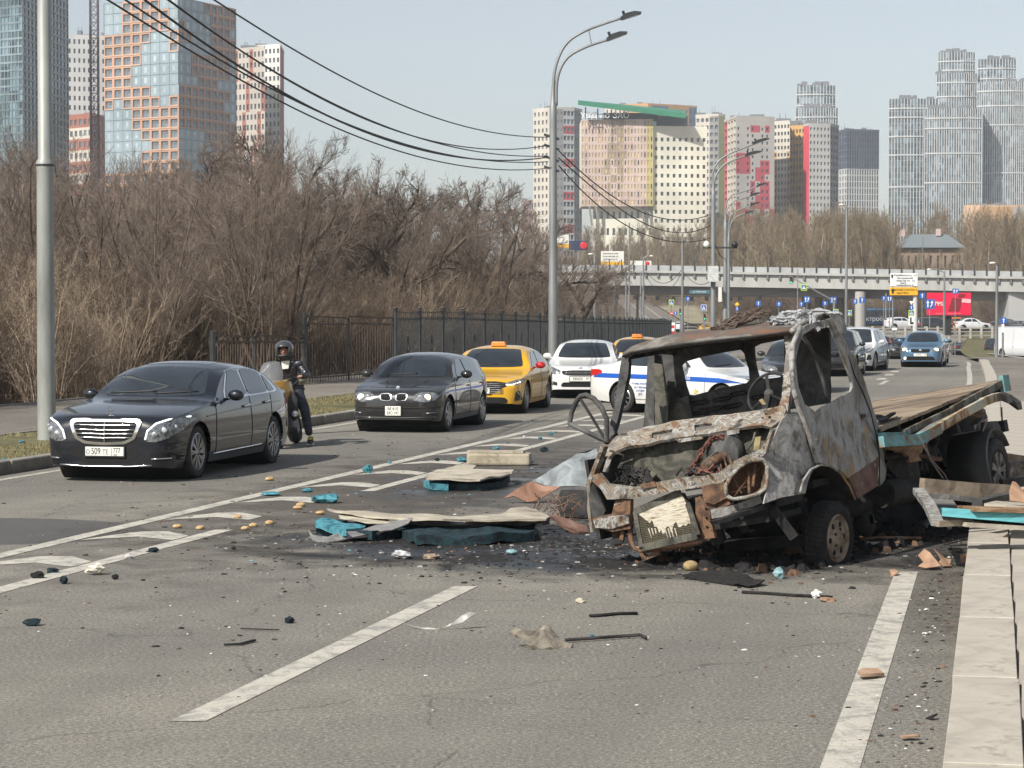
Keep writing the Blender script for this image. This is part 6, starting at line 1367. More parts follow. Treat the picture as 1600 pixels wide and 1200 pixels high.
o=MB().grid(rows).build('windshield',clearp,t,smooth=True);sm_=o.modifiers.new('thick','SOLIDIFY');sm_.thickness=.006
for sx in(-1,1):
 h_=MB().sphere((sx*.12,-.76,.90),.065,12,8,sc=(1.3,.5,.75));h_.build('headlight',lamp_glass,t,smooth=True)
MB().tube([(-.42,-.30,1.08),(-.30,-.40,1.06),(0,-.45,1.07),(.30,-.40,1.06),(.42,-.30,1.08)],.016,8).build('handlebar',mblk,t)
for sx in(-1,1):
 MB().tube([(sx*.44,-.29,1.08),(sx*.33,-.37,1.065)],.022,8).build('grip',black,t)
 MB().tube([(sx*.30,-.42,1.10),(sx*.36,-.44,1.22),(sx*.42,-.42,1.27)],.008,6).sphere((sx*.47,-.41,1.28),.075,12,8,sc=(1.1,.35,.65)).build('mirror',mblk,t,smooth=True)
 MB().sphere((sx*.27,-.45,.50),.055,12,8,sc=(1,.6,1)).build('fog_lamp',hl_w if sx<0 else lamp_glass,t,smooth=True)
bevel(MB().box((.12,.95,1.10),(.50,.36,.34)).build('top_case',flat('case_beige',(.26,.24,.16),.4,0,.3),t),.12,4)
MB().box((.12,-.62,.70),(.03,.3,.05)).build('fairing_blade',alloy,t)
MB().tube([(.24,-.1,.95),(.42,-.12,1.05),(.50,-.05,1.4)],.003,5).build('aerial',alloy,t)
t=thing('person','motorcyclist in a black helmet, black leather jacket and dark jeans with one foot down','person',Mloc,RZM);t.scale=(1.13,1.05,.965);t.rotation_euler=(0,R(-4),RZM)
leather=flat('black_leather',(.018,.018,.020),.32,0,.3,8,bmp=.5);jeans=flat('dark_jeans',(.030,.036,.050),.85,0,.3,14,bmp=.3);skn=flat('skin',(.42,.23,.17),.5,0,.08,10)
body=skin('body',[(0,.22,.98,.10),(0,.20,1.2,.11),(.01,.10,1.42,.07),(.015,.06,1.50,.05),(.02,.03,1.60,.085),(.02,.025,1.66,.08)],[(0,1),(1,2),(2,3),(3,4),(4,5)],skn,t)
fc=MB();fc.sphere((.02,-.058,1.585),.017,8,6,sc=(.8,1.2,1.3))
for sx in(-1,1):fc.sphere((.02+sx*.032,-.045,1.61),.012,8,6)
fc.build('nose',skn,t,smooth=True)
MB().sphere((-.012,-.052,1.612),.008,6,5).build('eye',black,t);MB().sphere((.052,-.052,1.612),.008,6,5).build('eye',black,t);MB().box((.02,-.055,1.545),(.045,.01,.008)).build('mouth',flat('lips',(.35,.12,.10),.5),t)
skin('jacket',[(0,.24,.86,(.17,.14)),(0,.22,1.06,(.19,.14)),(0,.16,1.28,(.21,.135)),(.0,.12,1.41,(.12,.09)),(.20,.14,1.37,.085),(.33,.03,1.15,.068),(.255,-.20,1.165,.048),(-.20,.14,1.37,.085),(-.37,.03,1.17,.068),(-.48,-.20,1.035,.048)],[(0,1),(1,2),(2,3),(2,4),(4,5),(5,6),(2,7),(7,8),(8,9)],leather,t)
MB().prism([(-.04,1.30),(.045,1.30),(.075,1.43),(-.05,1.43)],.04,M=Matrix.Rotation(R(90),3,'X'),o=(.02,.035,0)).build('shirt_collar',white_plate,t)
skin('trousers',[(0,.26,.90,.15),(.13,.20,.86,.115),(.27,-.08,.62,.078),(.30,.02,.14,.055),(-.13,.20,.86,.115),(-.24,-.16,.68,.078),(-.22,.12,.36,.055)],[(0,1),(1,2),(2,3),(0,4),(4,5),(5,6)],jeans,t)
def shoe(x,y,z,rz_):
 o=hull('shoe',[(-.20,[(.001,.045),(.03,.04),(.035,.01),(.001,.0)]),(-.12,[(.001,.075),(.045,.06),(.05,.01),(.001,0)]),(-.02,[(.001,.11),(.04,.09),(.04,.01),(.001,0)]),(.07,[(.001,.13),(.04,.11),(.038,.01),(.001,0)]),(.10,[(.001,.08),(.025,.06),(.03,.01),(.001,0)])],flat('shoe_black',(.03,.03,.03),.6),t)
 o.location=(x,y,z);o.rotation_euler=(0,0,rz_)
 for k in range(4):MB().bar((-.03,-.13+k*.03,.085+k*.012),(.03,-.115+k*.03,.085+k*.012),.012).build('yellow_lace',flat('lace_yellow',(.50,.40,.05),.6),o)
 MB().box((0,-.05,.006),(.095,.29,.02)).build('sole',white_plate,o)
shoe(.31,.02,.01,.12);shoe(-.22,.08,.30,-.1)
for sx,hx,dz_ in((1,.265,.06),(-1,-.50,-.07)):
 j=[(hx,-.215,1.098,.030),(hx,-.27,1.102,.036),(hx+sx*.03,-.31,1.108,.014),(hx+sx*.035,-.335,1.09,.011),(hx+sx*.01,-.315,1.108,.014),(hx+sx*.01,-.345,1.088,.011),(hx-sx*.01,-.315,1.106,.014),(hx-sx*.012,-.343,1.086,.011),(hx-sx*.028,-.31,1.102,.012),(hx-sx*.03,-.333,1.084,.010),(hx-sx*.035,-.26,1.085,.013),(hx-sx*.045,-.30,1.07,.011)]
 j=[(a,b,c_+dz_,d_) for a,b,c_,d_ in j]
 skin('hand' if sx>0 else 'glove',j,[(0,1),(1,2),(2,3),(1,4),(4,5),(1,6),(6,7),(1,8),(8,9),(0,10),(10,11)],skn if sx>0 else leather,t)
hm=MB();nA,nB=22,12;rows=[]
for i in range(nB+1):
 th=math.pi*i/nB*.72;rows.append([Vector((.02+.138*math.sin(th)*math.cos(a),.035+.160*math.sin(th)*math.sin(a),1.635+.145*math.cos(th))) for a in[2*math.pi*k/nA for k in range(nA+1)]])
full=MB()
for i in range(nB):
 for k in range(nA):
  a=2*math.pi*(k+.5)/nA;front=abs((a-1.5*math.pi+math.pi)%(2*math.pi)-math.pi)<.72
  if front and i>=7:continue
  full.add([rows[i][k],rows[i+1][k],rows[i+1][k+1],rows[i][k+1]],[(0,1,2,3)])
o=full.build('helmet',flat('helmet_black',(.05,.052,.055),.18,.1,.1,coat=1),t,smooth=True);m_=o.modifiers.new('weld','WELD');m_.merge_threshold=.0005;m_=o.modifiers.new('thick','SOLIDIFY');m_.thickness=.022;m_.offset=-1
MB().tube([(.02+.118*math.cos(a),.03+.135*math.sin(a),1.535-.015*abs(math.sin(a))) for a in[math.pi*(1+k/12) for k in range(13)]],.024,8).build('helmet_chin',black,t,smooth=True)
MB().lathe([(.06,0),(.088,.05),(.085,.09)],16,o=(.018,.06,1.44)).build('neck_warmer',leather,t,smooth=True)
# ================================================================== THE BURNT FLATBED TRUCK
TM=Matrix.Translation((1.4598,18.9962,-.1016))@Matrix.Rotation(R(-30.189),4,'Z')@Matrix.Rotation(R(1.777),4,'X')@Matrix.Rotation(R(-10.193),4,'Y')
TI=TM.inverted();TO=TI@Vector((0,0,CAMZ));TR=TI.to_3x3()
def onp(px,py,p0,n):
 """truck-space point of the truck-space plane (p0, n) seen at px,py"""
 d=TR@ray(px,py);n=Vector(n);t=(Vector(p0)-TO).dot(n)/d.dot(n);return TO+d*t
def za_(x,y):return(900+x/2.858,480+y/2.858)
def zb_(x,y):return(900+x/4.706,560+y/4.706)
def zc_(x,y):return(1210+x/3.637,470+y/3.637)
def zd_(x,y):return(900+x/4.285,620+y/4.285)
def ze_(x,y):return(1380+x/5.4545,640+y/5.4545)
def zf_(x,y):return(1340+x/3.53,560+y/3.53)
ash=patchy('scorched_steel',[(.30,(.035,.03,.027)),(.40,(.16,.15,.14)),(.48,(.34,.335,.32)),(.55,(.17,.16,.145)),(.63,(.46,.455,.44)),(.72,(.17,.115,.07))],2.8,12,.75,0,.55,.5,second=[((.30,.19,.085),.59,3.1),((.07,.06,.052),.60,6.5)])
ashdoor=patchy('scorched_door_steel',[(.28,(.05,.042,.036)),(.40,(.17,.155,.14)),(.50,(.34,.335,.32)),(.59,(.13,.118,.10)),(.68,(.42,.41,.39))],2.4,12,.75,0,.6,.5,stretch=(1,1,.6),second=[((.34,.22,.10),.56,2.3),((.10,.07,.05),.60,5.5)])
rust=patchy('orange_rust',[(.32,(.03,.02,.014)),(.44,(.085,.05,.033)),(.53,(.19,.105,.06)),(.60,(.07,.05,.038)),(.70,(.30,.235,.17))],5,9,.85,0,.8,.4)
maroon=patchy('maroon_rust',[(.3,(.07,.04,.032)),(.5,(.155,.085,.065)),(.7,(.22,.15,.12))],3.5,9,.8,0,.8,.3,second=[((.27,.25,.24),.62,4)])
whit=patchy('white_ash_steel',[(.30,(.025,.02,.018)),(.40,(.11,.07,.045)),(.46,(.30,.26,.20)),(.50,(.12,.11,.10)),(.57,(.38,.365,.33)),(.63,(.06,.048,.04)),(.74,(.27,.22,.16))],5.5,10,.85,0,1.8,.7,second=[((.15,.085,.05),.555,4.0),((.05,.046,.042),.555,6),((.14,.13,.12),.58,2.2)])
soot=patchy('sooty_steel',[(.35,(.008,.008,.008)),(.55,(.028,.027,.026)),(.72,(.065,.060,.055))],5,8,.8,0,.6,.4)
sootg=patchy('grey_sooty_steel',[(.32,(.018,.018,.018)),(.5,(.065,.064,.062)),(.66,(.13,.13,.125)),(.78,(.05,.04,.03))],3.5,8,.8,0,.9,.4)
fwall=patchy('burnt_firewall',[(.32,(.022,.021,.018)),(.46,(.07,.068,.056)),(.56,(.13,.122,.10)),(.66,(.055,.043,.03)),(.78,(.20,.18,.14))],4,9,.85,0,1.2,.5)
T=thing('burnt_truck','burnt-out flatbed truck cab, nose down without a front wheel, its bed tilted up','truck',M=TM)
def panel(name,outer,mat,p0,n,th=.012,holes=(),cv=None,dent=.006,step=.07,parent=None,bulge=None,world=False):
 """sheet traced on a plane, with dents and real thickness; cv converts detail coordinates"""
 cv=cv or za_;n=Vector(n).normalized();u=Vector((0,0,1)).cross(n)
 if u.length<.1:u=Vector((1,0,0)).cross(n)
 u.normalize();v=n.cross(u);p0=Vector(p0)
 def toloc(q):
  if world:d=ray(*cv(*q));t=(p0-Vector((0,0,CAMZ))).dot(n)/d.dot(n);P=Vector((0,0,CAMZ))+d*t
  else:P=onp(*cv(*q),p0,n)
  P=P-p0;return Vector((P.dot(u),P.dot(v)))
 loops=[[toloc(q) for q in outer]]+[[toloc(q) for q in h] for h in holes]
 V,E=[],[]
 for lp in loops:
  b=len(V);m=[]
  for i in range(len(lp)):
   a,c=lp[i],lp[(i+1)%len(lp)];k=max(1,int((c-a).length/step));m+=[a.lerp(c,j/k) for j in range(k)]
  V+=m;E+=[(b+i,b+(i+1)%len(m)) for i in range(len(m))]
 nb_=len(V)
 def ins(q,lp):
  c=False
  for i in range(len(lp)):
   a,b=lp[i],lp[i-1]
   if(a.y>q.y)!=(b.y>q.y) and q.x<(b.x-a.x)*(q.y-a.y)/(b.y-a.y)+a.x:c=not c
  return c
 good=lambda q:ins(q,loops[0]) and not any(ins(q,h) for h in loops[1:])
 xs_=[p.x for p in loops[0]];ys_=[p.y for p in loops[0]];y=min(ys_)+step/2;r_=random.Random(len(outer)*7+len(name))
 while y<max(ys_):
  x=min(xs_)+step/2
  while x<max(xs_):
   q=Vector((x+r_.uniform(-.2,.2)*step,y+r_.uniform(-.2,.2)*step))
   if good(q) and min((q-b).length for b in V[:nb_])>step*.35:V.append(q)
   x+=step
  y+=step
 vv,_,ff,*_=delaunay_2d_cdt(V,E,[],0,1e-6)
 ff=[f for f in ff if good(sum((vv[i] for i in f),Vector((0,0)))/len(f))]
 mb=MB();k=len(vv);cx,cy=sum(xs_)/len(xs_),sum(ys_)/len(ys_);hx=(max(xs_)-min(xs_))/2 or 1;hy=(max(ys_)-min(ys_))/2 or 1
 for s_ in(0,-th):
  for q in vv:
   z=mnoise.noise(Vector((q.x*3.1,q.y*3.1,len(outer))))*dent*2+mnoise.noise(Vector((q.x*9,q.y*9,3)))*dent
   if bulge:z+=bulge*(1-min(1,((q.x-cx)/hx)**2))
   mb.v.append(tuple(p0+u*q.x+v*q.y+n*(z+s_)))
 for f in ff:mb.f.append(tuple(f));mb.m.append(0);mb.f.append(tuple(i+k for i in f[::-1]));mb.m.append(0)
 cnt={}
 for f in ff:
  for a,b in zip(f,f[1:]+f[:1]):cnt.setdefault(tuple(sorted((a,b))),[]).append((a,b))
 for l in cnt.values():
  if len(l)==1:a,b=l[0];mb.f.append((b,a,a+k,b+k));mb.m.append(0)
 return mb.build(name,mat,parent if parent is not None else(None if world else T),smooth=True,sharp=35)
XN=(1,0,0);YN=(0,-1,0)
FN=Vector((.985,-.17,0));F0=(.97,1.0,.7)
fend=panel('wing',[(1000,475),(1030,560),(1055,640),(1078,702),(1045,740),(1015,790),(1000,834),(900,852),(835,878),(850,810),(854,740),(840,688),(822,668),(845,620),(872,570),(895,510),(925,478)],ash,F0,FN,.012,dent=.012,bulge=.05)
DO=[(150,150),(105,250),(97,400),(112,520),(150,640),(190,740),(240,920),(300,935),(365,970),(400,1010),(590,888),(575,760),(545,640),(500,520),(455,430),(400,270),(330,95),(245,120),(180,135)]
WI=[(150,195),(200,160),(300,122),(332,200),(375,320),(428,450),(436,490),(425,515),(330,570),(265,605),(225,640),(165,590),(132,490),(122,350),(132,260)]
door=panel('door',DO,ashdoor,(.985,1.6,1.0),XN,.03,[WI],zc_,.010,bulge=.03)
panel('lower_skin',[(388,952),(590,884),(595,1048),(470,1122),(452,1075),(425,1010)],maroon,(.992,1.6,.6),XN,.02,(),zc_,.008,parent=door)
MB().tube([onp(*zc_(*p),(1.0,1.6,1.0),XN) for p in((225,790),(330,745),(440,700),(540,650))],.010,6).build('swage_line',ashdoor,door,smooth=True)
MB().tube([onp(*zc_(*p),(.985,1.6,1.0),XN) for p in((148,150),(104,250),(98,400),(112,520),(152,645),(190,740),(238,915))],.022,8).build('door_frame',ash,door,smooth=True)
MB().tube([onp(*zc_(*p),(.96,1.6,1.0),XN) for p in((150,188),(195,250),(238,335),(275,450),(305,575))],.018,8).build('window_divider',sootg,door,smooth=True)
bevel(MB().box(onp(*zc_(500,655),(1.0,1.6,1.0),XN),(.03,.10,.035)).build('door_handle',soot,door),.01,2)
panel('rear_pillar',[(300,72),(345,82),(405,232),(480,372),(550,560),(600,740),(625,870),(636,960),(630,1012),(595,1052),(600,880),(578,755),(548,635),(503,515),(458,425),(403,265),(333,92)],patchy('rusty_pillar',[(.3,(.05,.035,.025)),(.45,(.16,.145,.12)),(.58,(.24,.23,.21)),(.7,(.21,.12,.05))],3,8,.8,0,1.5,.35,stretch=(1,1,.4)),(.975,1.6,1.0),XN,.05,(),zc_,.010)
MB().tube([onp(*zc_(*p),(1.0,1.6,1.0),XN) for p in((335,95),(403,268),(458,428),(503,518),(548,638),(578,758),(598,885),(594,1050))],.006,6).build('door_gap',black_void,T)
arch=[onp(*zc_(*p),(.99,1.0,.6),XN) for p in((146,1088),(165,1020),(205,960),(262,932),(320,938),(378,982),(425,1052),(458,1128))]
MB().tube(arch,.010,8).build('arch_lip',ashdoor,T,smooth=True)
mb=MB();mb.grid([[p for p in arch],[p+Vector((-.42,0,-.02)) for p in arch]]);mb.build('arch_liner',soot,T,smooth=True)
panel('sill_rail',[(640,950),(840,880),(995,838),(975,870),(840,905),(650,965)],soot,(.8,.6,.5),FN,.1)
def Y_(px,py,y):return onp(px,py,(0,y,0),YN)
rf=[za_(*p) for p in((207,205),(245,176),(330,148),(480,126),(640,112),(800,90),(960,88))]
rl=[za_(*p) for p in((212,222),(250,205),(340,190),(480,168),(640,150),(800,134),(968,112))]
fr_=[Y_(*p,1.18) for p in rf];lo_=[Y_(*p,1.13) for p in rl]
mid_=[p+Vector((0,.10,.015)) for p in fr_];rows=[lo_,fr_,mid_]+[[Vector((p.x*(1-.02*k),p.y+.1+.17*k,p.z+.012+.028*math.sin(k*.6)-(.0 if 0<i<6 else .02*k)+mnoise.noise(Vector((p.x*3,k,0)))*.02)) for i,p in enumerate(fr_)] for k in range(1,6)]
o=MB().grid(rows).build('roof',patchy('rusty_roof',[(.3,(.05,.03,.024)),(.42,(.15,.08,.055)),(.50,(.09,.078,.068)),(.58,(.21,.195,.175)),(.68,(.06,.048,.04)),(.78,(.17,.10,.07))],3,9,.8,0,1.2,.3,stretch=(.4,1,1)),T,smooth=True,sharp=50);m_=o.modifiers.new('t','SOLIDIFY');m_.thickness=.03
MB().tube([p+Vector((0,-.012,.005)) for p in lo_],.012,6).build('gutter',soot,T,smooth=True)
MB().tube([onp(*zc_(*p),(.90,1.6,1.9),XN) for p in((100,172),(150,130),(215,104),(300,78))],.026,8).build('roof_side_rail',ash,T,smooth=True)
panel('bent_roof_flap',[(318,68),(350,72),(385,100),(408,145),(400,176),(372,190),(352,150),(335,110)],ash,(1.02,2.0,1.9),XN,.015,(),zc_,.03)
PN=Vector((0,-.82,.57));PP=(0,.80,1.30)
panel('screen_pillar',[(207,205),(238,214),(236,300),(212,400),(190,480),(172,545),(180,560),(150,585),(122,602),(150,520),(172,440),(190,330)],sootg,PP,PN,.05,dent=.01)
panel('screen_pillar',[(928,118),(970,92),(972,200),(962,330),(952,420),(945,470),(925,482),(878,472),(905,445),(918,400),(925,300),(938,200)],whit,PP,PN,.05,dent=.008)
panel('header_rail',[(225,205),(480,160),(640,143),(925,112),(930,128),(800,140),(600,158),(460,178),(330,205),(232,222)],soot,PP,PN,.04)
CN=Vector((0,-.62,.78));CP0=(0,.62,1.17)
V1=[(335,556),(428,543),(430,566),(338,577)];V2=[(526,524),(605,515),(605,540),(528,550)]
panel('cowl',[(112,650),(122,615),(150,590),(215,562),(330,526),(480,500),(640,482),(760,466),(880,452),(918,440),(938,458),(925,490),(895,515),(868,532),(830,528),(740,538),(640,556),(480,580),(330,600),(220,624),(165,655),(128,705)],whit,CP0,CN,.03,[V1,V2],dent=.012,step=.05)
mb=MB()
for q in(V1,V2):
 P=[onp(*za_(*p),CP0,CN)-CN*.07 for p in q];mb.add(P,[(0,1,2,3)])
mb.build('vent_duct',black_void,T)
for(x,y) in((850,480),(865,492),(835,497)):MB().sphere(onp(*za_(x,y),CP0,CN),.014,8,6).build('bolt_hole',black_void,T)
panel('front_beam',[(78,748),(100,742),(140,790),(250,805),(330,787),(470,762),(560,756),(640,735),(700,690),(762,660),(830,632),(850,590),(868,545),(878,552),(862,600),(850,650),(828,674),(762,686),(705,722),(655,782),(560,803),(440,820),(300,846),(235,856),(140,858),(112,812),(74,778)],whit,(0,.12,.9),YN,.06,dent=.014,step=.05)
panel('rusty_patch',[(288,790),(350,776),(358,800),(292,812)],rust,(0,.105,.9),YN,.01)
panel('rusty_patch',[(560,800),(650,778),(672,790),(675,850),(620,880),(572,870)],rust,(0,.125,.8),YN,.02)
HN=Vector((.62,-.78,0));H0=(.84,.10,.8)
loop=[onp(*za_(*p),H0,HN) for p in((672,842),(668,800),(690,755),(730,712),(785,684),(832,680),(853,705),(855,765),(848,808),(812,835),(760,850),(700,858),(672,842))]
MB().tube(loop,.018,8).build('lamp_ring',whit,T,smooth=True)
mb=MB();c_=sum(loop[:-1],Vector())/12;q=[c_+(p-c_)*.86-HN*.16 for p in loop];mb.grid([[p-HN*.01 for p in loop],q]);mb.add([c_-HN*.18]+q,[(0,i,i+1) for i in range(1,len(q))]);mb.build('lamp_bucket',rust,T,smooth=True)
for a,b in(((700,850),(800,720)),((740,830),(700,760)),((770,710),(775,830)),((800,700),(790,800)),((690,830),(760,800))):
 MB().bar(onp(*za_(*a),Vector(H0)-HN*.06,HN),onp(*za_(*b),Vector(H0)-HN*.08,HN),.022 if a[0]>750 else .010,mi=0).build('bracket',rust,T)
panel('lower_corner',[(600,905),(700,885),(820,842),(832,872),(760,905),(660,935),(606,945)],ash,(.6,.14,.6),Vector((.35,-.93,0)),.05,dent=.01)
panel('lower_corner_rust',[(572,870),(670,845),(690,880),(600,912),(602,950),(622,1030),(575,1035),(555,845)],rust,(.5,.16,.6),YN,.05,dent=.008)
for i,y in enumerate((860,900,940,980)):MB().sphere(onp(*za_(578+i*2,y),(.5,.15,.6),YN),.010,8,6).build('rivet',black_void,T)
panel('far_flange',[(108,618),(122,625),(100,690),(78,750),(62,800),(60,900),(74,1005),(62,1006),(46,900),(48,790),(64,742)],whit,(-.9,.2,.9),Vector((-.3,-.95,0)),.06,dent=.012)
panel('far_corner',[(74,945),(120,930),(160,925),(172,862),(240,860),(243,990),(165,1002),(88,986)],rust,(-.7,.14,.6),YN,.06,dent=.012)
panel('far_corner_skin',[(76,950),(160,932),(235,925),(238,965),(160,990),(88,984)],whit,(-.7,.12,.6),YN,.02,dent=.014)
panel('far_lamp_panel',[(55,790),(80,790),(110,860),(130,910),(120,932),(75,942),(60,880)],sootg,(-.8,.2,.7),YN,.03,dent=.01)
panel('firewall',[(105,680),(180,640),(480,575),(880,505),(870,600),(850,680),(640,780),(240,830),(120,820)],fwall,(0,.80,1.0),YN,.02,dent=.02)
mb=MB();mb.box((0,.55,.42),(1.5,.7,.05));mb.box((-.86,.5,.80),(.03,.6,.7));mb.box((.80,.55,.78),(.03,.5,.55));mb.build('inner_wing',soot,T)
bo=onp(*za_(688,648),(0,.62,1.0),YN);Mb=Matrix.Rotation(R(90),3,'X')
o=MB().lathe([(.001,.16),(.06,.155),(.10,.13),(.175,.11),(.185,.06),(.175,.0),(.12,-.05)],28,M=Mb@Matrix.Rotation(R(-14),3,'Y'),o=bo).build('brake_booster',sootg,T,smooth=True,sharp=40)
MB().tube([bo+Vector((0,-.14,-.02)),bo+Vector((-.10,-.34,-.08))],.045,12).build('master_cylinder',rust,T,smooth=True,sharp=40)
for k in range(3):MB().tube([bo+Vector((-.02+k*.05,-.2,-.02)),bo+Vector((k*.05,-.22,-.12)),bo+Vector((.01+k*.05,-.20,-.24))],.009,6).build('brake_pipe',rust,T,smooth=True)
rg=random.Random(4);wirem=flat('scorched_copper_wire',(.13,.05,.035),.8,0,.4,20)
def wob(pts,a=.015,n=5):
 out=[]
 for p,q in zip(pts[:-1],pts[1:]):
  for k in range(n):u=p.lerp(q,k/n);out.append(u+Vector((rg.gauss(0,a),rg.gauss(0,a),rg.gauss(0,a))))
 return out+[pts[-1]]
YP=lambda x,y,d=.5:onp(*za_(x,y),(0,d,0),YN)
for k in range(9):MB().tube(wob([YP(505+rg.uniform(-10,10),735),YP(545+rg.uniform(-6,6),680),YP(580+rg.uniform(-6,6),610),YP(610,580),YP(650+rg.uniform(-8,15),575+rg.uniform(-6,12)),YP(675,600)],.01),.007,5).build('wire',wirem,T,smooth=True)
for k in range(16):MB().tube(wob([YP(rg.uniform(180,320),rg.uniform(750,790),.35),YP(rg.uniform(180,330),rg.uniform(700,770),.4),YP(rg.uniform(180,330),rg.uniform(760,795),.3)],.025),rg.uniform(.006,.012),5).build('wire',soot,T,smooth=True)
for k in range(14):MB().tube(wob([YP(rg.uniform(450,660),rg.uniform(735,755),.25),YP(rg.uniform(450,660),rg.uniform(715,745),.3)],.025),rg.uniform(.008,.016),5).build('wire',soot if k%2 else wirem,T,smooth=True)
for a,b,c_ in(((178,740),(200,700),(255,680)),((190,790),(180,740),(210,700)),((560,700),(620,650),(660,640)),((760,640),(790,600),(800,560)),((150,640),(210,660),(215,720))):
 MB().tube([YP(*a,.4),YP(*b,.45),YP(*c_,.5)],.010,6).build('pipe',fwall,T,smooth=True)
panel('bracket',[(118,735),(135,680),(158,680),(142,738)],ash,(-.7,.3,.9),YN,.012);panel('bracket',[(792,640),(800,580),(826,576),(818,636)],patchy('yellow_zinc',[(.4,(.22,.17,.08)),(.6,(.38,.32,.18))],6),(.6,.35,1.0),YN,.012)
panel('bracket',[(672,552),(730,545),(730,562),(675,572)],ash,(0,.5,1.1),YN,.012);panel('bracket',[(445,590),(560,575),(565,588),(460,605)],whit,(0,.55,1.1),YN,.02,dent=.02)
panel('bracket',[(218,635),(305,622),(308,645),(222,655)],fwall,(0,.75,1.1),YN,.03)
panel('battery_tray',[(245,735),(320,720),(360,745),(300,800),(240,790)],fwall,(-.4,.55,.8),Vector((0,-.5,.85)),.02,dent=.02);panel('jagged_shard',[(300,780),(318,715),(345,775)],soot,(-.3,.3,.8),YN,.01)
RN=Vector((-.08,-.97,.22));R0=(-.1,.155,.55)
radm,nt_,b_=new_mat('radiator_core');co_=coords(nt_,(60,60,4));f_=noise(nt_,co_,1.0,3,.6);mp_=nt_.nodes.new('ShaderNodeTexWave');mp_.bands_direction='Z';mp_.inputs['Scale'].default_value=22;mp_.inputs['Distortion'].default_value=1.5
nt_.links.new(coords(nt_),mp_.inputs['Vector']);nt_.links.new(mix(nt_,ramp(nt_,mp_.outputs['Fac'],[(.35,0),(.6,.8)]),ramp(nt_,f_,[(.3,(.035,.028,.018)),(.6,(.10,.085,.05))]),(.035,.03,.022)),b_.inputs['Base Color']);b_.inputs['Roughness'].default_value=.9
bump(nt_,b_,mp_.outputs['Fac'],.8,.01)
D_=zd_
core=panel('radiator',[(392,775),(560,700),(705,640),(745,720),(812,925),(700,960),(560,990),(435,1010)],radm,R0,RN,.06,cv=D_,dent=.004)
corew=patchy('whitened_core',[(.34,(.16,.12,.07)),(.45,(.42,.37,.28)),(.55,(.60,.56,.47)),(.68,(.30,.25,.17))],10,9,.95,0,.3,.9,stretch=(.7,.7,5))
rgz=random.Random(3);jag=[(402,772),(560,704),(702,646),(742,722),(766,850)]
for i in range(17):x=750-i*16;jag.append((x,(858 if x>660 else 880 if x>560 else 880-(560-x)*.75)+rgz.uniform(-28,40)))
panel('whitened_fins',jag,corew,Vector(R0)+RN*.004,RN,.008,cv=D_,dent=.003,parent=core,step=.05)
for x in range(480,660,22):
 panel('whitened_fin',[(x,880),(x+9,880),(x+30,960+(x%5)*8)],corew,Vector(R0)+RN*.003,RN,.006,cv=D_,dent=0,parent=core)
for a,b,w in(((398,768),(700,640),.03),((392,775),(437,1012),.035),((745,715),(815,930),.03),((436,1012),(812,928),.02)):MB().bar(onp(*D_(*a),R0,RN),onp(*D_(*b),R0,RN),w,.06).build('radiator_rail',fwall,core)
panel('fan_shroud',[(720,690),(775,670),(850,880),(812,925),(745,725)],soot,(0,.34,.55),RN,.04,cv=D_)
MB().tube([onp(*za_(*p),(0,.2,.4),YN) for p in((232,868),(238,950),(246,1040),(262,1075),(290,1088),(380,1080),(480,1062),(545,1052),(580,1030))],.024,8).build('lower_frame_bar',rust,T,smooth=True)
panel('lower_frame_plate',[(262,1070),(300,1088),(480,1066),(560,1050),(560,1040),(470,1050),(350,1068)],patchy('pink_rust',[(.3,(.22,.10,.07)),(.6,(.38,.24,.18)),(.8,(.28,.14,.09))],4),(0,.17,.4),YN,.04,dent=.01)
for a,b in(((558,845),(570,1035)),((545,850),(548,1040)),((232,866),(205,1040)),((290,1085),(310,1130)),((300,1125),(375,1095))):MB().bar(YP(*a,.2),YP(*b,.2),.035).build('frame_strut',rust,T)
for a,b,w in(((175,1000),(190,1060),.06),((610,950),(640,1050),.10),((700,930),(760,1000),.07),((650,960),(900,905),.09),((880,900),(975,1030),.08),((160,1010),(225,1020),.03)):MB().bar(YP(*a,.3),YP(*b,.35),w).build('chassis_stub',soot if a[0]>600 else rust,T)
B0=(0,2.03,1.3)
LW=[(466,262),(480,245),(560,222),(660,202),(735,190),(752,205),(772,275),(776,325),(762,338),(640,362),(525,394),(500,392),(488,350)]
RW=[(792,178),(815,165),(928,143),(930,250),(928,305),(900,314),(835,322),(812,315),(800,260)]
panel('cab_back',[(322,195),(500,165),(930,112),(1130,90),(1130,430),(920,462),(640,490),(480,505),(325,540)],sootg,B0,YN,.04,[LW,RW],dent=.015)
for k,(x,y,w,h_) in enumerate(((555,425,60,14),(650,410,70,14),(725,385,60,14),(600,455,90,14),(700,440,70,14),(820,400,60,14),(560,470,60,12))):
 P=[onp(*za_(x+w*a,y+h_*b-w*a*.16),(0,2.02,1.3),YN) for a,b in((-.5,-.5),(.5,-.5),(.6,0),(.5,.5),(-.5,.5),(-.6,0))];MB().tube(P+[P[0]],.009,6).build('pressed_rib',soot,T,smooth=True)
panel('far_door_pillar',[(322,200),(350,195),(350,532),(300,535),(312,400)],sootg,(-.8,1.9,1.3),YN,.08)
panel('far_side_skin',[(352,250),(385,255),(412,400),(412,515),(352,528)],fwall,(-.7,1.85,1.3),YN,.02,dent=.02);panel('hanging_lining',[(415,420),(500,395),(520,490),(415,510)],fwall,(-.6,1.95,1.3),YN,.01,dent=.03)
MB().box((0,1.55,.62),(1.7,1.1,.06)).build('cab_floor',soot,T)
MB().box((.05,1.72,.82),(1.35,.38,.22)).build('seat_frame',soot,T)
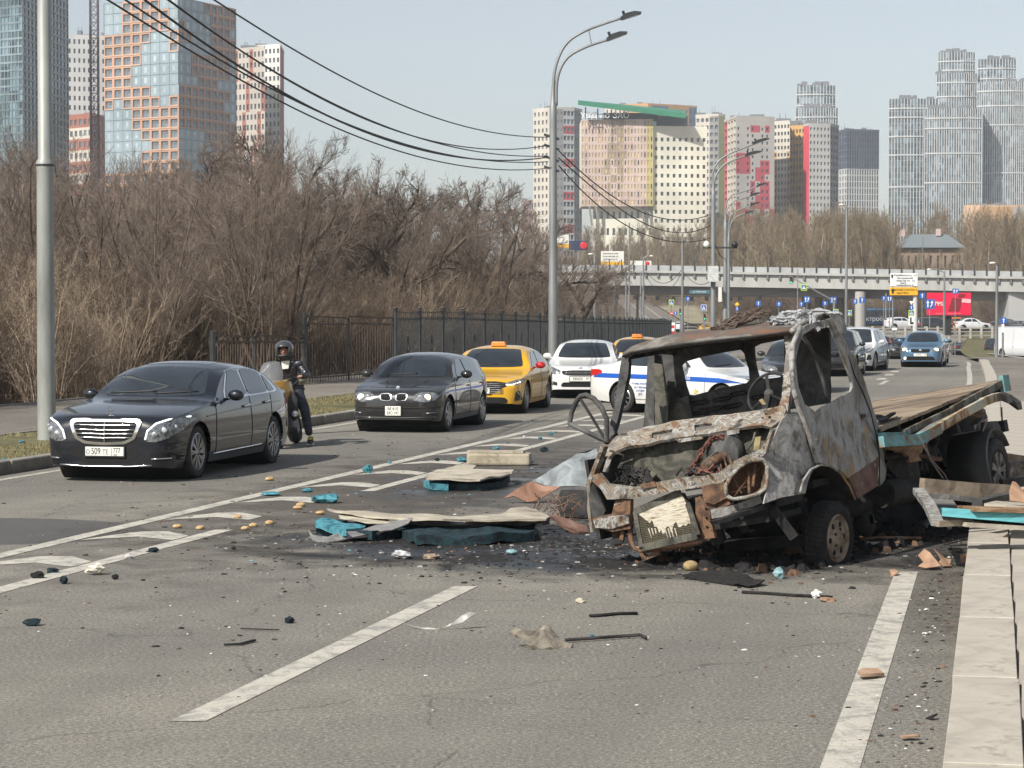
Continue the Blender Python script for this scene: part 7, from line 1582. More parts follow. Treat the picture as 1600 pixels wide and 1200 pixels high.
MB().tube(wob([Vector((-.2,1.7,1.0)),Vector((0,1.7,1.25)),Vector((.2,1.75,1.0)),Vector((.45,1.7,1.2)),Vector((.6,1.75,.95))],.03),.02,6).build('seat_spring',soot,T)
sw=onp(*za_(862,388),(0,1.15,0),YN);Msw=Matrix.Rotation(R(62),3,'X')
rimp=[sw+Msw@Vector((.20*math.cos(a),.20*math.sin(a),0)) for a in[k*math.pi/12 for k in range(25)]]
o=MB().tube(rimp,.013,8,caps=False).build('steering_wheel',soot,T,smooth=True)
for a in(R(100),R(215),R(330)):MB().bar(sw,sw+Msw@Vector((.19*math.cos(a),.19*math.sin(a),0)),.03,.012).build('spoke',soot,o)
MB().sphere(sw,.045,12,8).build('hub',sootg,o,smooth=True);MB().bar(sw,sw+Vector((.05,-.4,-.3)),.05).build('steering_column',soot,o)
panel('yellow_bracket',[(815,415),(830,408),(862,450),(850,455)],patchy('yellow_zinc',[(.4,(.22,.17,.08)),(.6,(.38,.32,.18))],6),(0,1.0,1.2),YN,.015)
QN=Vector((-.2,-.98,0));lp_=[onp(*p,(-1.15,.75,1.2),QN) for p in((890,662),(893,645),(900,628),(907,619),(916,617),(928,623),(940,637),(948,655),(948,690),(940,686),(915,674),(890,662))]
o=MB().tube(lp_,.024,8,caps=False).build('quarter_window_frame',sootg,T,smooth=True);MB().tube([onp(*p,(-1.15,.75,1.2),QN) for p in((906,622),(925,652),(944,684))],.013,6).build('frame_brace',soot,o)
MB().bar(lp_[8],onp(952,700,(-.9,.75,1.1),QN),.03).build('hinge',soot,o)
def truck_wheel(name,c,rot,r,w,rimkind):
 Mx=Matrix.Rotation(R(90),3,'Y')
 o=MB().lathe([(r*.66,-w/2+.01),(r*.84,-w/2-.006),(r*.95,-w/2+.01),(r,-w/2+.035),(r,w/2-.035),(r*.95,w/2-.01),(r*.84,w/2+.006),(r*.66,w/2-.01)],44,M=Mx).build(name,rubber if rimkind!='steel' else flat('charred_rubber',(.014,.013,.012),.95,0,.4,12,bmp=.6),T,smooth=True,sharp=50)
 o.location=c;o.rotation_euler=rot;tb=MB()
 for k in range(44):
  a=2*math.pi*k/44
  for x in(-.055,0,.055):p=Vector((x,math.cos(a+x*.6)*(r+.002),math.sin(a+x*.6)*(r+.002)));tb.box(p,(.042,.030,.012),M=Matrix.Rotation(a+math.pi/2-0,3,'X')@Matrix.Identity(3))
 tb.build('tread_blocks',rubber,o)
 m_=rust if rimkind=='steel' else alloy;rb=MB()
 rb.lathe([(r*.665,w/2-.01),(r*.63,w/2+.002),(r*.60,w/2-.03),(r*.56,w/2-.05)],32,M=Mx)
 if rimkind=='steel':
  rb.lathe([(r*.56,w/2-.05),(r*.50,w/2-.02),(r*.30,w/2-.015),(r*.22,w/2+.01),(r*.14,w/2+.02),(.001,w/2+.02)],32,M=Mx)
  rb.build('rim',patchy('pale_rust_rim',[(.3,(.10,.055,.03)),(.5,(.27,.21,.15)),(.65,(.36,.31,.24)),(.8,(.12,.09,.07))],6),o,smooth=True,sharp=40)
  h_=MB()
  for k in range(6):a=k*math.pi/3;h_.sphere((w/2-.018,math.cos(a)*r*.41,math.sin(a)*r*.41),.026,10,6,sc=(.4,1,1))
  h_.build('rim_hole',black_void,o)['kind']='stuff'
  h_=MB()
  for k in range(5):a=k*2*math.pi/5;h_.sphere((w/2+.005,math.cos(a)*r*.26,math.sin(a)*r*.26),.012,6,5)
  h_.build('wheel_nut',soot,o)['kind']='stuff'
 else:
  rb.lathe([(r*.60,w/2-.06),(.001,w/2-.06)],24,M=Mx)
  rb.build('rim',soot,o,smooth=True,sharp=40);sp_=MB()
  for k in range(7):
   for d_ in(-.12,.12):a=2*math.pi*k/7;sp_.bar((w/2-.02,math.cos(a)*r*.12,math.sin(a)*r*.12),(w/2-.02,math.cos(a+d_)*r*.60,math.sin(a+d_)*r*.60),.030,.03,up=(1,0,0))
  sp_.lathe([(r*.62,w/2-.03),(r*.60,w/2-.005),(r*.57,w/2-.03)],32,M=Mx);sp_.lathe([(r*.15,w/2-.03),(r*.13,w/2),(.001,w/2)],16,M=Mx)
  sp_.build('wheel_trim',flat('dirty_trim',(.17,.16,.15),.55,.3,.3,12),o,smooth=True,sharp=40)
 return o
fc_=onp(1296,841,(.86,1,0),XN);truck_wheel('front_wheel',fc_,(R(2),R(9),R(-4)),.315,.18,'steel')
MB().bar(fc_+Vector((-.1,0,0)),fc_+Vector((-1.0,.05,.06)),.10).build('front_axle',soot,T);MB().tube([fc_+Vector((-.18,.0,.0)),fc_+Vector((-.25,.05,.42))],.05,10).build('shock_absorber',soot,T)
MB().lathe([(.14,0),(.16,.05),(.14,.1),(.05,.12)],20,M=Matrix.Rotation(R(90),3,'Y'),o=onp(*za_(1265,955),(.5,1.6,.4),XN)).build('brake_drum',soot,T,smooth=True)
rc_=onp(1547,736,(.94,1,0),XN);truck_wheel('rear_wheel',rc_,(R(4),R(7),R(-2)),.33,.20,'trim');truck_wheel('rear_wheel',rc_+Vector((-.24,0,0)),(0,R(7),R(-2)),.33,.20,'trim')
truck_wheel('rear_wheel',rc_+Vector((-1.70,0,.05)),(0,R(7),R(-2)),.33,.20,'trim');MB().bar(rc_,rc_+Vector((-1.8,0,.05)),.12).build('rear_axle',soot,T)
for x in(.42,-.42):MB().bar((x,.2,.56),(x,2.4,.58),.07,.14).bar((x,2.35,.58),(x,5.2,.98),.07,.14).build('chassis_rail',soot,T)
for y in(.9,2.3,3.2,4.3,5.0):z=.57 if y<2.4 else .58+(y-2.35)*.14;MB().bar((-.42,y,z),(.42,y,z),.08,.1).build('cross_member',soot,T)
MB().tube([onp(1378,772,(.75,2,0),XN),onp(1408,768,(.75,2,0),XN)+Vector((0,.1,0))],[.13,.13],16).build('fuel_tank',soot,T,smooth=True,sharp=40)
MB().box(onp(1400,742,(.6,2,0),XN),(.3,.5,.22)).build('battery_box',soot,T);MB().bar(onp(1385,715,(.7,2,0),XN),onp(1440,775,(.85,2,0),XN),.10,.2).build('torn_bracket',soot,T)
MB().tube([(0,1.3,.42),(.02,1.9,.36),(0,2.5,.38),(0,3.4,.44)],[.22,.20,.12,.07],12).build('gearbox',soot,T,smooth=True);MB().tube([(.5,2.0,.30),(.55,2.9,.34),(.5,3.9,.5)],[.11,.13,.08],12).build('silencer',soot,T,smooth=True)
MB().box((-.35,2.9,.34),(.7,.9,.34)).build('fuel_tank',soot,T)
for k in range(26):
 p=Vector((rg.uniform(.0,.8),rg.uniform(2.0,4.3),rg.uniform(.35,.8)));MB().tube(wob([p,p+Vector((rg.uniform(-.3,.3),rg.uniform(-.5,.5),rg.uniform(-.25,.2)))],.03),rg.uniform(.008,.03),5).build('burnt_pipe',soot if k%4 else maroon,T)
panel('burnt_lining',[(140,470),(350,430),(560,320),(680,262),(700,330),(650,420),(640,560),(660,705),(480,700),(420,660),(360,690),(300,600),(150,560)],soot,(.30,3,.6),XN,.03,cv=zf_,dent=.10)  # black sheet added as the darkness under the bed, hiding the road behind
panel('burnt_lining',[(60,700),(160,640),(330,600),(420,690),(400,780),(440,860),(430,960),(330,930),(180,950),(40,900)],soot,(.10,2,.5),XN,.03,cv=zf_,dent=.10)  # second black sheet standing in for the dark below the cab
bN=(0,0,1)
c1=onp(*zf_(122,402),(1.0,0,0),XN);c2=onp(*zf_(826,118),(1.0,0,0),XN)
e1=c2-c1;Wd=-1.98
wood=patchy('charred_plywood',[(.28,(.03,.024,.02)),(.39,(.11,.082,.06)),(.5,(.24,.185,.13)),(.60,(.30,.24,.175)),(.70,(.09,.066,.05))],1.6,9,.9,0,.8,.4,stretch=(.35,2.2,1),second=[((.045,.035,.028),.56,2.0)])
bed=None;nbd=9
for k in range(nbd):
 a=c1+e1*(k/nbd);b=c1+e1*((k+.985)/nbd);mb=MB();rows_t,rows_b=[],[]
 for j in range(9):
  u=j/8;x=Wd*u;w1=mnoise.noise(Vector((u*5,k,1)))*.014;
  er=.04*abs(mnoise.noise(Vector((k*2.3,u*4,2)))) if k in(0,nbd-1) else 0
  pa=a+Vector((x,er,.018+w1));pb=b+Vector((x,-er*.5,.018+w1+rg.uniform(-.004,.004)))
  rows_t.append([pa,(pa+pb)/2+Vector((0,0,.004)),pb]);rows_b.append([p-Vector((0,0,.03)) for p in rows_t[-1]])
 mb.grid(rows_t);mb.grid(rows_b,flip=True);m_=len(rows_t)
 for j in range(m_-1):
  for s_ in(0,2):mb.add([rows_t[j][s_],rows_t[j+1][s_],rows_b[j+1][s_],rows_b[j][s_]],[(0,1,2,3)])
 for j in(0,m_-1):mb.add(rows_t[j]+rows_b[j][::-1],[(0,1,2,3,4,5)])
 mb.build('deck_board',wood,T)
mb=MB()
for k in range(7):p=c1+e1*(k/6);mb.bar(p+Vector((-.05,0,-.07)),p+Vector((Wd+.05,0,-.07)),.08,.09)
mb.build('bed_joists',soot,T)['kind']='stuff'
teal=patchy('scorched_teal_paint',[(.30,(.08,.045,.025)),(.40,(.24,.13,.06)),(.48,(.13,.26,.26)),(.60,(.17,.36,.37)),(.72,(.30,.36,.33))],4,9,.75,0,1,.3,stretch=(1,.8,1.4))
cream=patchy('scorched_cream_rail',[(.30,(.09,.05,.03)),(.42,(.26,.15,.07)),(.52,(.46,.40,.29)),(.64,(.34,.36,.31)),(.76,(.20,.11,.05))],3.2,9,.75,0,1,.3)
def XP(x,y,xx=1.02):return onp(*zf_(x,y),(xx,0,0),XN)
MB().bar(XP(125,432),XP(262,428),.04,.07).build('side_rail_front',teal,T)
MB().bar(XP(258,410),XP(520,285),.04,.055).bar(XP(520,285),XP(825,122),.04,.075).build('side_rail',patchy('flaking_dark_rail',[(.3,(.035,.028,.022)),(.48,(.10,.075,.05)),(.6,(.20,.22,.20)),(.75,(.13,.09,.05))],5),T)
MB().bar(XP(795,140,1.03),XP(828,135,1.03),.05,.17).build('rail_end',teal,T)
for pts,m_,w in((((132,460),(335,448)),teal,.10),(((335,446),(400,415),(450,385)),teal,.10),(((448,382),(570,310),(690,245)),cream,.085),(((688,242),(740,222),(800,210)),cream,.085),(((798,208),(840,225),(892,262)),soot,.08)):
 for a,b in zip(pts[:-1],pts[1:]):MB().bar(XP(*a,1.10),XP(*b,1.10+(.25 if b[0]>800 else 0)),.05,w).build('outer_rail',m_,T)
panel('splintered_board',[(145,495),(260,530),(300,575),(345,565),(400,440),(350,450),(250,465),(150,470)],patchy('splintered_ply',[(.35,(.05,.035,.025)),(.5,(.22,.13,.07)),(.7,(.38,.27,.17))],5,9,.9,stretch=(1,.4,3)),(.9,0,0),XN,.03,cv=zf_,dent=.04)
panel('splintered_board',[(610,300),(660,270),(700,300),(680,325),(640,330)],patchy('splintered_ply',[],5),(.9,0,0),XN,.02,cv=zf_,dent=.03)
panel('hole_edge',[(95,318),(150,315),(205,290),(212,305),(165,335),(120,350)],soot,c1+Vector((-.5,.2,.045)),Vector((0,-.12,1)),.01,cv=zf_,dent=.02)
mb=MB();rows=[]
for k in range(11):
 a=R(150-15*k*1.25);rows.append([rc_+Vector((dx,-.41*math.cos(a),.41*math.sin(a)+.02)) for dx in(.13,-.30)])
mb.grid(rows);o=mb.build('rear_mudguard',flat('mudguard_black',(.016,.016,.016),.6,0,.3),T,smooth=True);m_=o.modifiers.new('t','SOLIDIFY');m_.thickness=.02
panel('mud_flap',[(700,350),(760,345),(792,380),(802,440),(800,492),(765,500),(735,470),(700,425)],flat('mudguard_black',(.016,.016,.016),.6,0,.3),(1.0,0,0),XN,.03,cv=zf_,dent=.02)
MB().box(XP(795,375,.9),(.1,.12,.12)).build('tail_lamp_box',soot,T);MB().tube([XP(795,270,1.0),XP(797,320,1.0),XP(800,400,1.0),XP(815,540,1.0)],.008,5).build('hanging_wire',soot,T)
for pts in(((330,420),(400,550),(480,640),(530,740)),((420,410),(375,470),(400,560),(470,660)),((700,280),(715,340),(690,400))):MB().tube([XP(*p,1.12) for p in pts],.008,5).build('hanging_wire',flat('bare_wire',(.16,.13,.11),.6),T,smooth=True)
o0=TM@((fr_[4]+fr_[5])/2+Vector((0,.1,.02)))
mb=MB();rg=random.Random(12)
Yr=o0.y
for k in range(46):
 s_=rg.uniform(0,1);y_=rg.uniform(0,1)
 pts=[(za_(590+90*s_,98+8*y_)),(za_(640+60*s_,98-30*y_)),(za_(720+40*s_,70-45*y_)),(za_(800+25*s_,46-38*y_)),(za_(860+10*s_,45-32*y_))]
 n0=0 if s_<.6 else 1;P=[A(px,py,Yr+.1+.5*y_) for px,py in pts[n0:5 if y_>.4 else 4]]
 mb.tube(wob(P,.008,4),rg.uniform(.006,.013),5)
o=mb.build('charred_coils',patchy('charred_coil',[(.35,(.03,.022,.018)),(.55,(.09,.065,.05)),(.75,(.24,.19,.15))],12),None);tag(o,'tangled bundle of charred brown coils lying on the burnt cab roof','debris')
foil=patchy('grey_white_ash',[(.3,(.05,.05,.052)),(.42,(.17,.175,.18)),(.55,(.40,.41,.42)),(.68,(.14,.145,.15)),(.78,(.38,.39,.40))],6,9,.75,0,1,.5)
mb=MB();rows=[]
top_=[(848,62),(880,40),(920,22),(975,12),(1040,8),(1090,10),(1140,22),(1185,45)];bot_=[(868,68),(905,72),(935,78),(985,84),(1035,70),(1075,60),(1120,45),(1165,50)]
for k in range(12):
 v=k/11;row=[]
 for i in range(29):
  u=i/28*7;j=min(6,int(u));f_=u-j;tp=[top_[j][q]*(1-f_)+top_[j+1][q]*f_ for q in(0,1)];bt_=[bot_[j][q]*(1-f_)+bot_[j+1][q]*f_ for q in(0,1)]
  x=tp[0]*v+bt_[0]*(1-v);y=tp[1]*v+bt_[1]*(1-v);nz_=mnoise.noise(Vector((u*1.9,v*3,5)));x+=nz_*16;y+=mnoise.noise(Vector((u*2.6,v*4,9)))*14
  row.append(A(*za_(x,y),o0.y-.15+.55*v+nz_*.12+(.25 if u>4 else 0)))
 rows.append(row)
mb.grid(rows);
for(a,b,c_) in(((1000,30),(1040,60),(1082,105)),((1010,20),(1050,45),(1075,95)),((880,60),(930,66),(985,70)),((905,45),(960,50),(1000,60)),((1020,14),(1100,20),(1180,34)),((925,30),(985,25),(1030,30))):
 for d_ in range(2):P=[A(*za_(p[0]+d_*5,p[1]-d_*3),o0.y-.22) for p in(a,b,c_)];mb.tube(wob(P,.012,4),[rg.uniform(.006,.018) for _ in range(9)],5,flat=.4)
o=mb.build('ash_sheet',foil,None);m_=o.modifiers.new('t','SOLIDIFY');m_.thickness=.008;tag(o,'crumpled pale grey burnt sheet draped over the cab roof above the door','debris')
# ================================================================== WRECKAGE AND LITTER ON THE ROAD
cyan=patchy('turquoise_foam',[(.32,(.015,.045,.055)),(.45,(.035,.15,.19)),(.56,(.09,.29,.35)),(.68,(.02,.08,.10)),(.8,(.22,.38,.41))],9,7,.8,0,.5,.6)
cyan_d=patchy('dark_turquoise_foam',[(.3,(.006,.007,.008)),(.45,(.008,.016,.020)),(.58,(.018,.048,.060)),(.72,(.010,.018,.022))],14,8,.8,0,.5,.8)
ply=patchy('dirty_plywood',[(.3,(.13,.11,.09)),(.45,(.33,.29,.23)),(.6,(.46,.42,.34)),(.75,(.24,.19,.14))],2.2,9,.9,0,.8,.3)
pale=patchy('pale_board',[(.3,(.26,.23,.17)),(.5,(.48,.44,.34)),(.7,(.56,.52,.43))],3,9,.9,0,.5,.3)
char=patchy('charcoal',[(.35,(.008,.008,.008)),(.6,(.03,.028,.026)),(.75,(.08,.07,.06))],14,6,.9,0,.5,.8)
alu=patchy('dull_aluminium',[(.3,(.12,.115,.11)),(.5,(.30,.29,.28)),(.7,(.42,.41,.39))],4,8,.45,.4,.8,.2)
card=patchy('burnt_cardboard',[(.3,(.10,.06,.04)),(.5,(.32,.20,.13)),(.7,(.44,.31,.22))],3,8,.9,0,.8,.3)
idc=lambda x,y:(x,y)
def z3(x,y):return(450+x/3.2,660+y/3.2)
def zg(x,y):return(760+x/6.0,660+y/6.0)
def z0d(x,y):return(x/3.158,720+y/3.158)
def slab(name,outer,mat,z,th,cv=z3,parent=None,tilt=(0,0),dent=.006,step=.12,c=None):
 c0=c or G(*cv(*outer[0]),z);n=Vector((tilt[0],tilt[1],1)).normalized()
 return panel(name,outer,mat,(c0.x,c0.y,z),n,th,(),cv,dent,step,parent,world=True)
def regroup(objs,name,label,cat,loc):
 t=thing(name,label,cat,loc)
 for o in objs:o.parent=t;o.location=Vector(o.location)-Vector(loc)
 return t
o1=slab('top_skin',[(195,428),(330,442),(600,452),(860,470),(1060,452),(1120,430),(1190,414),(1240,440),(1312,466),(1290,478),(1000,484),(700,486),(560,480),(420,468),(250,445)],ply,.185,.018,dent=.012)
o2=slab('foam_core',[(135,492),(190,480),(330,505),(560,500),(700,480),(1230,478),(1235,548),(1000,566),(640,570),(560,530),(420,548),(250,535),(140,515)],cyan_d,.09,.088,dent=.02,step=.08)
o3=slab('metal_edge',[(600,484),(1310,476),(1308,500),(1220,510),(620,517)],alu,.15,.03,tilt=(0,-.9))
o4=slab('bright_foam_end',[(136,490),(190,478),(300,500),(390,505),(385,520),(290,528),(292,542),(200,520),(140,512)],cyan,.115,.06,dent=.02,step=.06)
o5=slab('inner_board',[(245,445),(500,485),(520,500),(400,500),(260,475)],pale,.15,.01)
regroup([o1,o2,o3,o4,o5],'sandwich_panel','long broken sandwich panel with turquoise foam edge lying left of the burnt truck','panel',G(650,820))
o=slab('aluminium_strip',[(100,535),(125,560),(200,560),(330,545),(480,500),(600,476),(625,490),(600,512),(480,550),(330,580),(205,602),(120,580)],alu,.10,.012,tilt=(0,-.35),dent=.03,step=.08);tag(o,'bent dull aluminium strip in front of the long sandwich panel','metal strip')
o1=slab('top_skin',[(700,262),(735,240),(800,225),(890,202),(942,214),(925,234),(1130,238),(1118,256),(1060,268),(960,284),(690,282)],ply,.15,.02,dent=.012)
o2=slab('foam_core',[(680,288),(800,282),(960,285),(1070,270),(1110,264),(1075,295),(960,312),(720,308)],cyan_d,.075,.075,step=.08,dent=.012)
o3=slab('light_foam_edge',[(678,290),(800,284),(802,306),(720,307)],cyan,.09,.08,step=.08)
regroup([o1,o2,o3],'sandwich_panel','shorter sandwich panel piece with pale top beyond the long one','panel',G(730,750))
c=G(779,727);t=thing('foam_bar','cream rectangular foam bar lying behind the shorter panel','foam block',c,R(-6));bevel(MB().box((0,.1,.085),(.9,.34,.17)).build('block',patchy('cream_foam',[(.3,(.16,.13,.09)),(.5,(.34,.30,.22)),(.7,(.42,.38,.30))],5),t),.03,2);MB().box((-.05,.1,.19),(.8,.22,.03)).build('top_layer',ply,t)
n_=Vector((-.15,-.80,.58));c0=G(*zg(380,745),.02)
g1=panel('sheet',[(420,548),(600,432),(850,290),(1030,250),(1060,330),(1010,470),(960,612),(700,602),(590,590)],patchy('door_skin_grey',[(.3,(.07,.075,.08)),(.5,(.19,.21,.22)),(.62,(.30,.33,.34)),(.76,(.16,.13,.09))],3,9,.6,.1,1.2,.25),c0,n_,.01,(),zg,.03,.1,None,world=True)
g2=panel('rusty_flap',[(165,705),(270,642),(420,548),(590,588),(705,602),(600,650),(440,735),(380,746),(260,700)],patchy('flap_rust',[(.3,(.09,.05,.035)),(.5,(.24,.13,.085)),(.65,(.33,.22,.16)),(.78,(.34,.20,.07))],3.5,9,.75,0,1,.3),c0,n_,.012,(),zg,.03,.1,None,world=True)
regroup([g1,g2],'torn_bonnet','torn bonnet sheet, grey with a rusty flap, leaning left of the truck nose','sheet metal',c0)
c0=G(*zg(930,890),.02)
g1=panel('scorched_panel',[(650,740),(700,640),(935,640),(1000,740),(950,905),(700,880)],soot,c0,Vector((-.1,-.75,.65)),.02,(),zg,.03,.1,None,world=True);tag(g1,'sooty panel slumped behind the left front corner of the truck','sheet metal')
g1=panel('rusty_strip',[(590,855),(700,905),(940,950),(955,1000),(870,1010),(720,980),(600,900)],maroon,G(*zg(800,980),.06),Vector((0,-.3,1)),.03,(),zg,.03,.08,None,world=True);tag(g1,'flat maroon rusty strip on the ground left of the truck nose','metal strip')
rg=random.Random(8);mb=MB();c=G(*zg(660,930))
for k in range(60):p=c+Vector((rg.gauss(0,.12),rg.gauss(0,.1),rg.uniform(.01,.28)));mb.tube([p,p+Vector((rg.gauss(0,.06),rg.gauss(0,.06),rg.uniform(-.15,.1)))],.005,4)
tag(mb.build('charred_shreds',patchy('shreds',[(.35,(.06,.04,.03)),(.6,(.22,.13,.09))],20)),'heap of thin rusty shreds at the end of the long panel','debris')
def lump(name,label,cat,px,py,w,h,mat,group=None,seed=0,d=None,sub=2,rough_=.35,flat_=None,z=0.0):
 c=G(px,py+h*.45,z);s_=FPX/c.y;W_,H_=w/s_/2,h/s_;bm=bmesh.new();bmesh.ops.create_icosphere(bm,subdivisions=sub,radius=1)
 for v in bm.verts:
  n=mnoise.noise(v.co*1.6+Vector((seed*3.1,seed,0)));n2=mnoise.noise(v.co*4+Vector((0,seed*2.3,0)));v.co*=1+rough_*n*1.3+rough_*.5*n2
 zs=[v.co.z for v in bm.verts];lo,hi=min(zs),max(zs);xs_=[abs(v.co.x) for v in bm.verts];mx=max(xs_)
 for v in bm.verts:v.co=Vector((v.co.x/mx*W_,v.co.y/mx*W_*(d or .8),(v.co.z-lo)/(hi-lo)*(flat_ or H_)-.004))
 me=bpy.data.meshes.new(name);bm.to_mesh(me);bm.free();me.materials.append(mat);o=put(name,me,None,c,(0,0,rg.uniform(-.5,.5)))
 return tag(o,label,cat,group)
bag=patchy('crumpled_plastic',[(.3,(.30,.30,.30)),(.6,(.55,.55,.55))],8,5,.35,0,.5,.6)
lump('plastic_bag','small white crumpled plastic bag by the right end of the long panel','plastic bag',843,828,20,20,bag,sub=3,rough_=.5,seed=2)
lump('paper_wad','crumpled cream and grey paper wad beside the inner median line','paper',150,889,36,20,patchy('paper_cream',[(.3,(.35,.33,.30)),(.5,(.60,.58,.50)),(.7,(.70,.62,.38))],20,4,.9),sub=3,rough_=.6,seed=5)
for(x,y,w,h,m,lb,k) in((511,779,50,15,cyan,'large flat oval of turquoise foam beyond the long panel end',0),(423,771,32,7,cyan,'flat turquoise foam shard near the outer median line',1),(575,733,18,15,cyan,'upright turquoise foam chip standing on the outer median line',2),(721,718,20,9,cyan,'turquoise foam chunk left of the cream bar',3),(822,722,30,7,cyan,'flat turquoise shard right of the cream bar',4),(480,766,20,7,cyan,'small turquoise shard right of the flat one by the median',5),(240,859,20,9,cyan_d,'dark turquoise foam chunk on the inner median line',6),(82,891,22,9,cyan_d,'turquoise foam chunk on the painted hatching left of the paper wad',7),(59,898,24,13,char,'dark block with turquoise edge, biggest of the three left of the paper wad',8),(99,906,14,14,cyan_d,'dark round lump just outside the inner median line',9),(180,901,12,10,char,'black lump right of the paper wad',10),(201,869,15,9,bag,'translucent pale blue scrap on the median line',11),(50,972,30,12,cyan_d,'dark turquoise foam lump at the far left of the near lane',12),(452,968,18,13,cyan_d,'dark turquoise round lump in the near lane centre left',13),(1217,895,20,20,patchy('grey_blue_foam',[(.3,(.10,.20,.22)),(.6,(.30,.44,.46))],14),'pale turquoise foam cube in front of the front wheel',14),(365,856,8,6,char,'small black curled scrap above the near lane',15),(608,722,8,5,cyan,'tiny turquoise chip by the outer median line',16),(683,718,9,6,cyan_d,'tiny dark turquoise chip left of the foam chunk',17),(850,702,14,9,cyan_d,'dark turquoise chunk on the road beyond the cream bar',18),(775,700,12,5,cyan,'flat turquoise chip beyond the cream bar',19),(844,684,7,6,cyan,'turquoise chip among the far hatch lines, middle one',20),(861,677,8,7,cyan,'turquoise chip among the far hatch lines, right one',21),(819,683,6,6,bag,'white chip among the far hatch lines, left one',22),(800,862,22,9,patchy('grey_blue_foam',[],14),'greyish turquoise rag in the soot in front of the long panel',23),(925,992,8,5,cyan,'tiny cyan cap behind the burnt rag',24),(34,690,12,4,cyan,'turquoise chip on the grass left of the thick pole',25),(6,717,8,4,cyan,'turquoise chip on the grass at the left edge',26)):
 lump('foam_piece' if 'foam' in lb or 'turquoise' in lb or 'cyan' in lb else 'scrap',lb,'foam piece' if 'turquoise' in lb else 'litter',x,y,w,h,m,seed=k,z=.13 if 'grass' in lb else 0.0)
roll=patchy('bread_crust',[(.3,(.22,.12,.05)),(.5,(.48,.33,.17)),(.7,(.60,.46,.28))],8,4,.8)
rolls=[(277,822),(313,824),(371,807),(383,825),(396,820),(421,816),(470,788),(465,793),(468,789.5),(500,801),(421,748)]
for k,(x,y) in enumerate(rolls):
 if k==8:continue
 lump('bread_roll',['first golden bread roll from the left on the median hatching','second golden bread roll from the left on the median hatching','reddish brown roll lying apart beyond the others','lower roll of the touching pair on the median line','upper roll of the touching pair on the median line','single roll right of the touching pair','upper roll of the pair near the turquoise foam oval','lower roll of the pair near the turquoise foam oval','','roll tucked at the left end of the long panel','flat brown roll beside the black saloon\'s lane'][k],'bread roll',x,y,15,7,roll,'scattered bread rolls',seed=k+40,d=.9,rough_=.12)
lump('ochre_can','dented ochre can lying in the soot in front of the radiator','can',1079,884,24,17,patchy('ochre_can_m',[(.3,(.20,.14,.06)),(.6,(.40,.31,.16))],8),sub=3,rough_=.06,seed=3)
lump('cream_scrap','cream torn foam scrap in the near lane below the truck nose','litter',906,938,18,9,pale,seed=61,rough_=.6);lump('white_napkin','white crumpled napkin on the end of the black strip','napkin',1276,928,20,15,patchy('napkin_white',[(.3,(.55,.55,.52)),(.6,(.75,.75,.72))],10),seed=33,sub=3,rough_=.7)
lump('white_scrap','grey white crumpled scrap with black end in front of the long panel','litter',626,866,44,14,bag,seed=71,sub=3,rough_=.6);lump('tan_scrap','flat tan fibrous scrap right of the grey white one','litter',673,869,32,9,patchy('tan_fibre',[(.3,(.12,.09,.07)),(.6,(.36,.28,.20))],18),seed=73,sub=3,rough_=.6)
lump('clod','dark grey lump close to the long panel\'s front edge','litter',698,846,20,12,char,seed=75);lump('brown_rag','brown rag under the white napkin','litter',1292,936,34,7,card,seed=77,rough_=.6)
z8=lambda x,y:(1180+x/3.43,850+y/3.43)
for lb,q,n_ in(('big curled brown cardboard piece at the foot of the kerb',[(872,62),(905,22),(935,40),(965,78),(990,105),(945,128),(875,128),(900,95)],(-.4,-.7,.6)),('middle torn cardboard piece at the foot of the kerb',[(958,22),(1000,42),(1062,55),(1050,88),(1060,112),(1010,118),(985,95),(1000,70)],(.2,-.5,.8)),('cardboard scrap touching the kerb end',[(1098,62),(1120,48),(1138,60),(1132,102),(1105,98)],(.3,-.9,.3)),('flat cardboard scrap left of the big curled one',[(718,148),(745,142),(772,150),(760,160),(730,162)],(0,-.1,1)),('brown scrap lying in the gutter at the bottom right',[(775,1022),(810,1010),(860,1012),(885,1026),(850,1035),(790,1036)],(0,-.2,1)),('small dark scrap in the gutter nearer the kerb',[(912,912),(950,910),(978,918),(950,928)],(0,-.1,1))):
 g=panel('cardboard_piece',q,card if 'dark' not in lb else char,G(*z8(sum(p[0] for p in q)/len(q),max(p[1] for p in q)),.02),Vector(n_),.01,(),z8,.05,.05,None,world=True);tag(g,lb,'cardboard' if 'cardboard' in lb else 'scrap')
g=panel('burnt_rag',[(625,435),(660,430),(720,436),(775,425),(800,412),(825,402),(855,425),(900,448),(945,452),(920,470),(870,478),(790,486),(700,485),(740,478),(700,462),(650,450)],patchy('rag_cloth',[(.3,(.05,.045,.04)),(.5,(.20,.175,.14)),(.7,(.30,.27,.22))],12,8,.95,0,.8,.6),G(600+800/3.2,860+480/3.2,.02),Vector((0,-.35,1)),.02,(),lambda x,y:(600+x/3.2,860+y/3.2),.05,.05,None,world=True);tag(g,'scorched grey cloth rag with frayed black end in the near lane','rag')
def strip3(name,label,cat,pts,r,mat,z=.012,fl=.5):mb=MB().tube([G(*p,z) for p in pts],r,6,flat=fl);o=mb.build(name,mat,None,smooth=True);return tag(o,label,cat)
strip3('burnt_rod','long thin bent black rod sticking out of the burnt rag','rod',[(884,1000),(940,996),(1000,992),(1009,996)],.012,soot,.02,1)
strip3('black_strip','short black curved strip right of the torn metal sheet','strip',[(922,962),(940,961),(965,958.5),(996,958)],.022,char);strip3('black_strip','long black strip of rubber in front of the front wheel','strip',[(1160,925),(1200,927),(1240,930),(1300,933)],.025,char)
